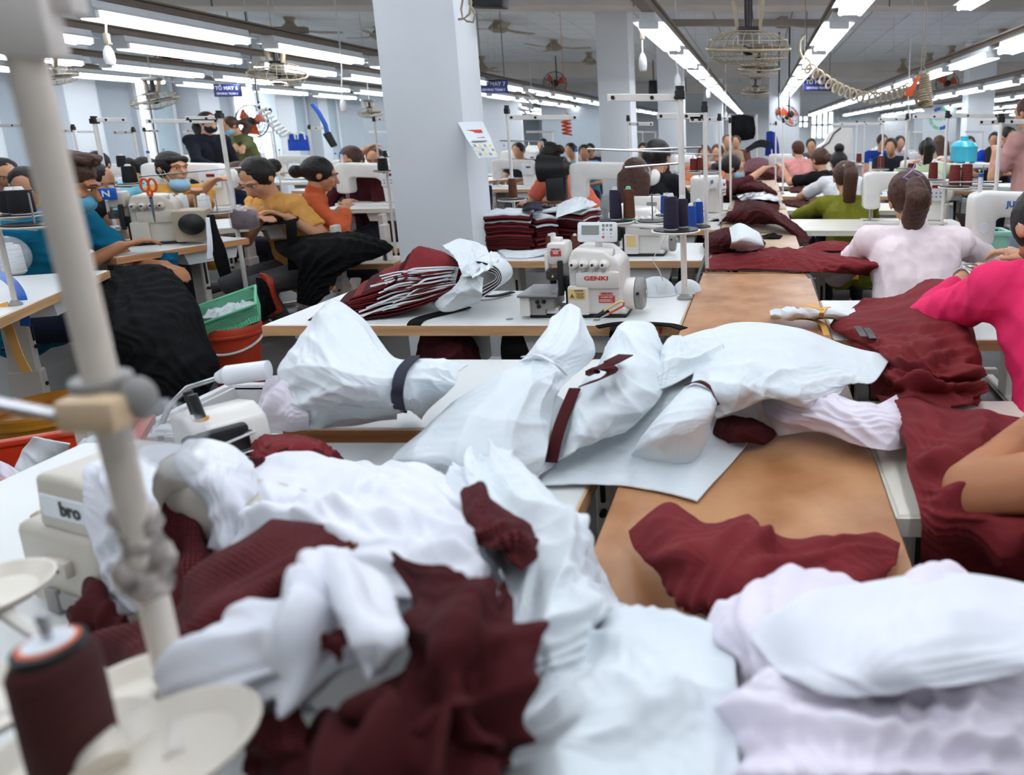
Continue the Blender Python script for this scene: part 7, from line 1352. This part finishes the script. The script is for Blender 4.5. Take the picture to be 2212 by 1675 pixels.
a, b = P(1576, 248, 12.5), P(1634, 250, 12.5); t = thing('garment_rack', 'steel rack carrying the black far garments', 'rack', ((a.x + b.x) / 2, 12.5, 0)); hw_ = (b.x - a.x) / 2
for s in (-1, 1): MB().cyl((s * hw_, 0, 0), (s * hw_, 0, a.z), .02, n=8).build('post', 'metal_w', t)
MB().cyl((-hw_, 0, a.z), (hw_, 0, a.z), .015, n=8).build('bar', 'steel', t)
# ---------------------------------------------------------------- rows of far workplaces
TABLES.append((2.35, 5.9, 1, .6, 0, TZ)); protoM = lockstitch('white sewing machine at the head of the third row right of the hardboard', (2.35, 6.2, TZ), 0, lod=1)
def far_stand(loc, lab):
    t = thing('thread_stand', lab, 'thread stand', loc); MB().cyl((0, 0, 0), (0, 0, .62), .009, n=8).build('pole', 'pole', t); MB().box((-.12, 0, .61), (.3, .008, .024)).build('arm', 'pole', t)
    MB().lathe([(.05, .2), (.075, .206), (.075, .21), (.01, .21)], (-.08, 0, 0), 16).build('tray', 'pole', t); MB().box((-.02, 0, .4), (.2, .006, .006)).build('rod', 'steel', t); return t
TABLES.pop(); protoS = far_stand((2.7, 6.5, TZ), 'thread stand at the head of the third row right of the hardboard')
protoC = None; rgf = random.Random(11); tabs = None
rows_ = [(2.45, 6.0, 7, 'second row right of the hardboard run'), (4.1, 7.0, 6, 'third row right of the hardboard run'), (5.9, 8.0, 5, 'fourth row right of the hardboard run'), (-2.7, 7.6, 6, 'row just behind the white column'), (-4.4, 7.4, 5, 'row behind the orange shirt woman'), (-6.0, 6.6, 5, 'row before the bright windows'), (-7.9, 6.2, 4, 'row along the window wall')]
for ri, (x0, y0, cnt, nm) in enumerate(rows_):
    for k in range(cnt):
        y = y0 + k * 1.45; x = x0 + rgf.uniform(-.08, .08)
        if any(abs(x - c[0]) < 1.0 and abs(y + .28 - c[1] - c[3] / 2) < .75 for c in TABLES): continue
        lab = f'{ORD[k]} one back in the {nm}'
        if tabs is None: tabs = table('sewing_table', 'white table, ' + lab, (x, y), 1.1, .55, motor=True)
        else: dup(tabs, (x, y, 0), 0, 'white table, ' + lab, 'far sewing tables'); TABLES.append((x, y, 1.1, .55, 0, TZ))
        dup(protoM, (x + rgf.uniform(-.05, .15), y + .3, TZ), rgf.choice((0, 0, 180)), 'white sewing machine, ' + lab, 'far sewing machines')
        dup(protoS, (x + .42, y + .4, TZ), rgf.uniform(-20, 20), 'thread stand, ' + lab, 'far thread stands')
        for j in range(2):
            m_ = ('th_maroon', 'th_black', 'th_blue', 'th_white')[(ri + k + j) % 4] if x0 < 0 else ('th_maroon', 'th_blue')[(k + j) % 2]
            s_ = spool(('left' if j else 'right') + ' spool, ' + lab, (x + .25 - j * .12, y + .42, TZ), m_, .13, .035, group='far thread spools'); s_.location = (x + .25 - j * .12, y + .47, TZ)
bpy.data.objects.remove(protoM.children[0]) if False else None
for t in (protoM, protoS):
    for c in list(t.children_recursive): bpy.data.objects.remove(c)
    bpy.data.objects.remove(t)
bpy.data.scenes.remove(TSC)
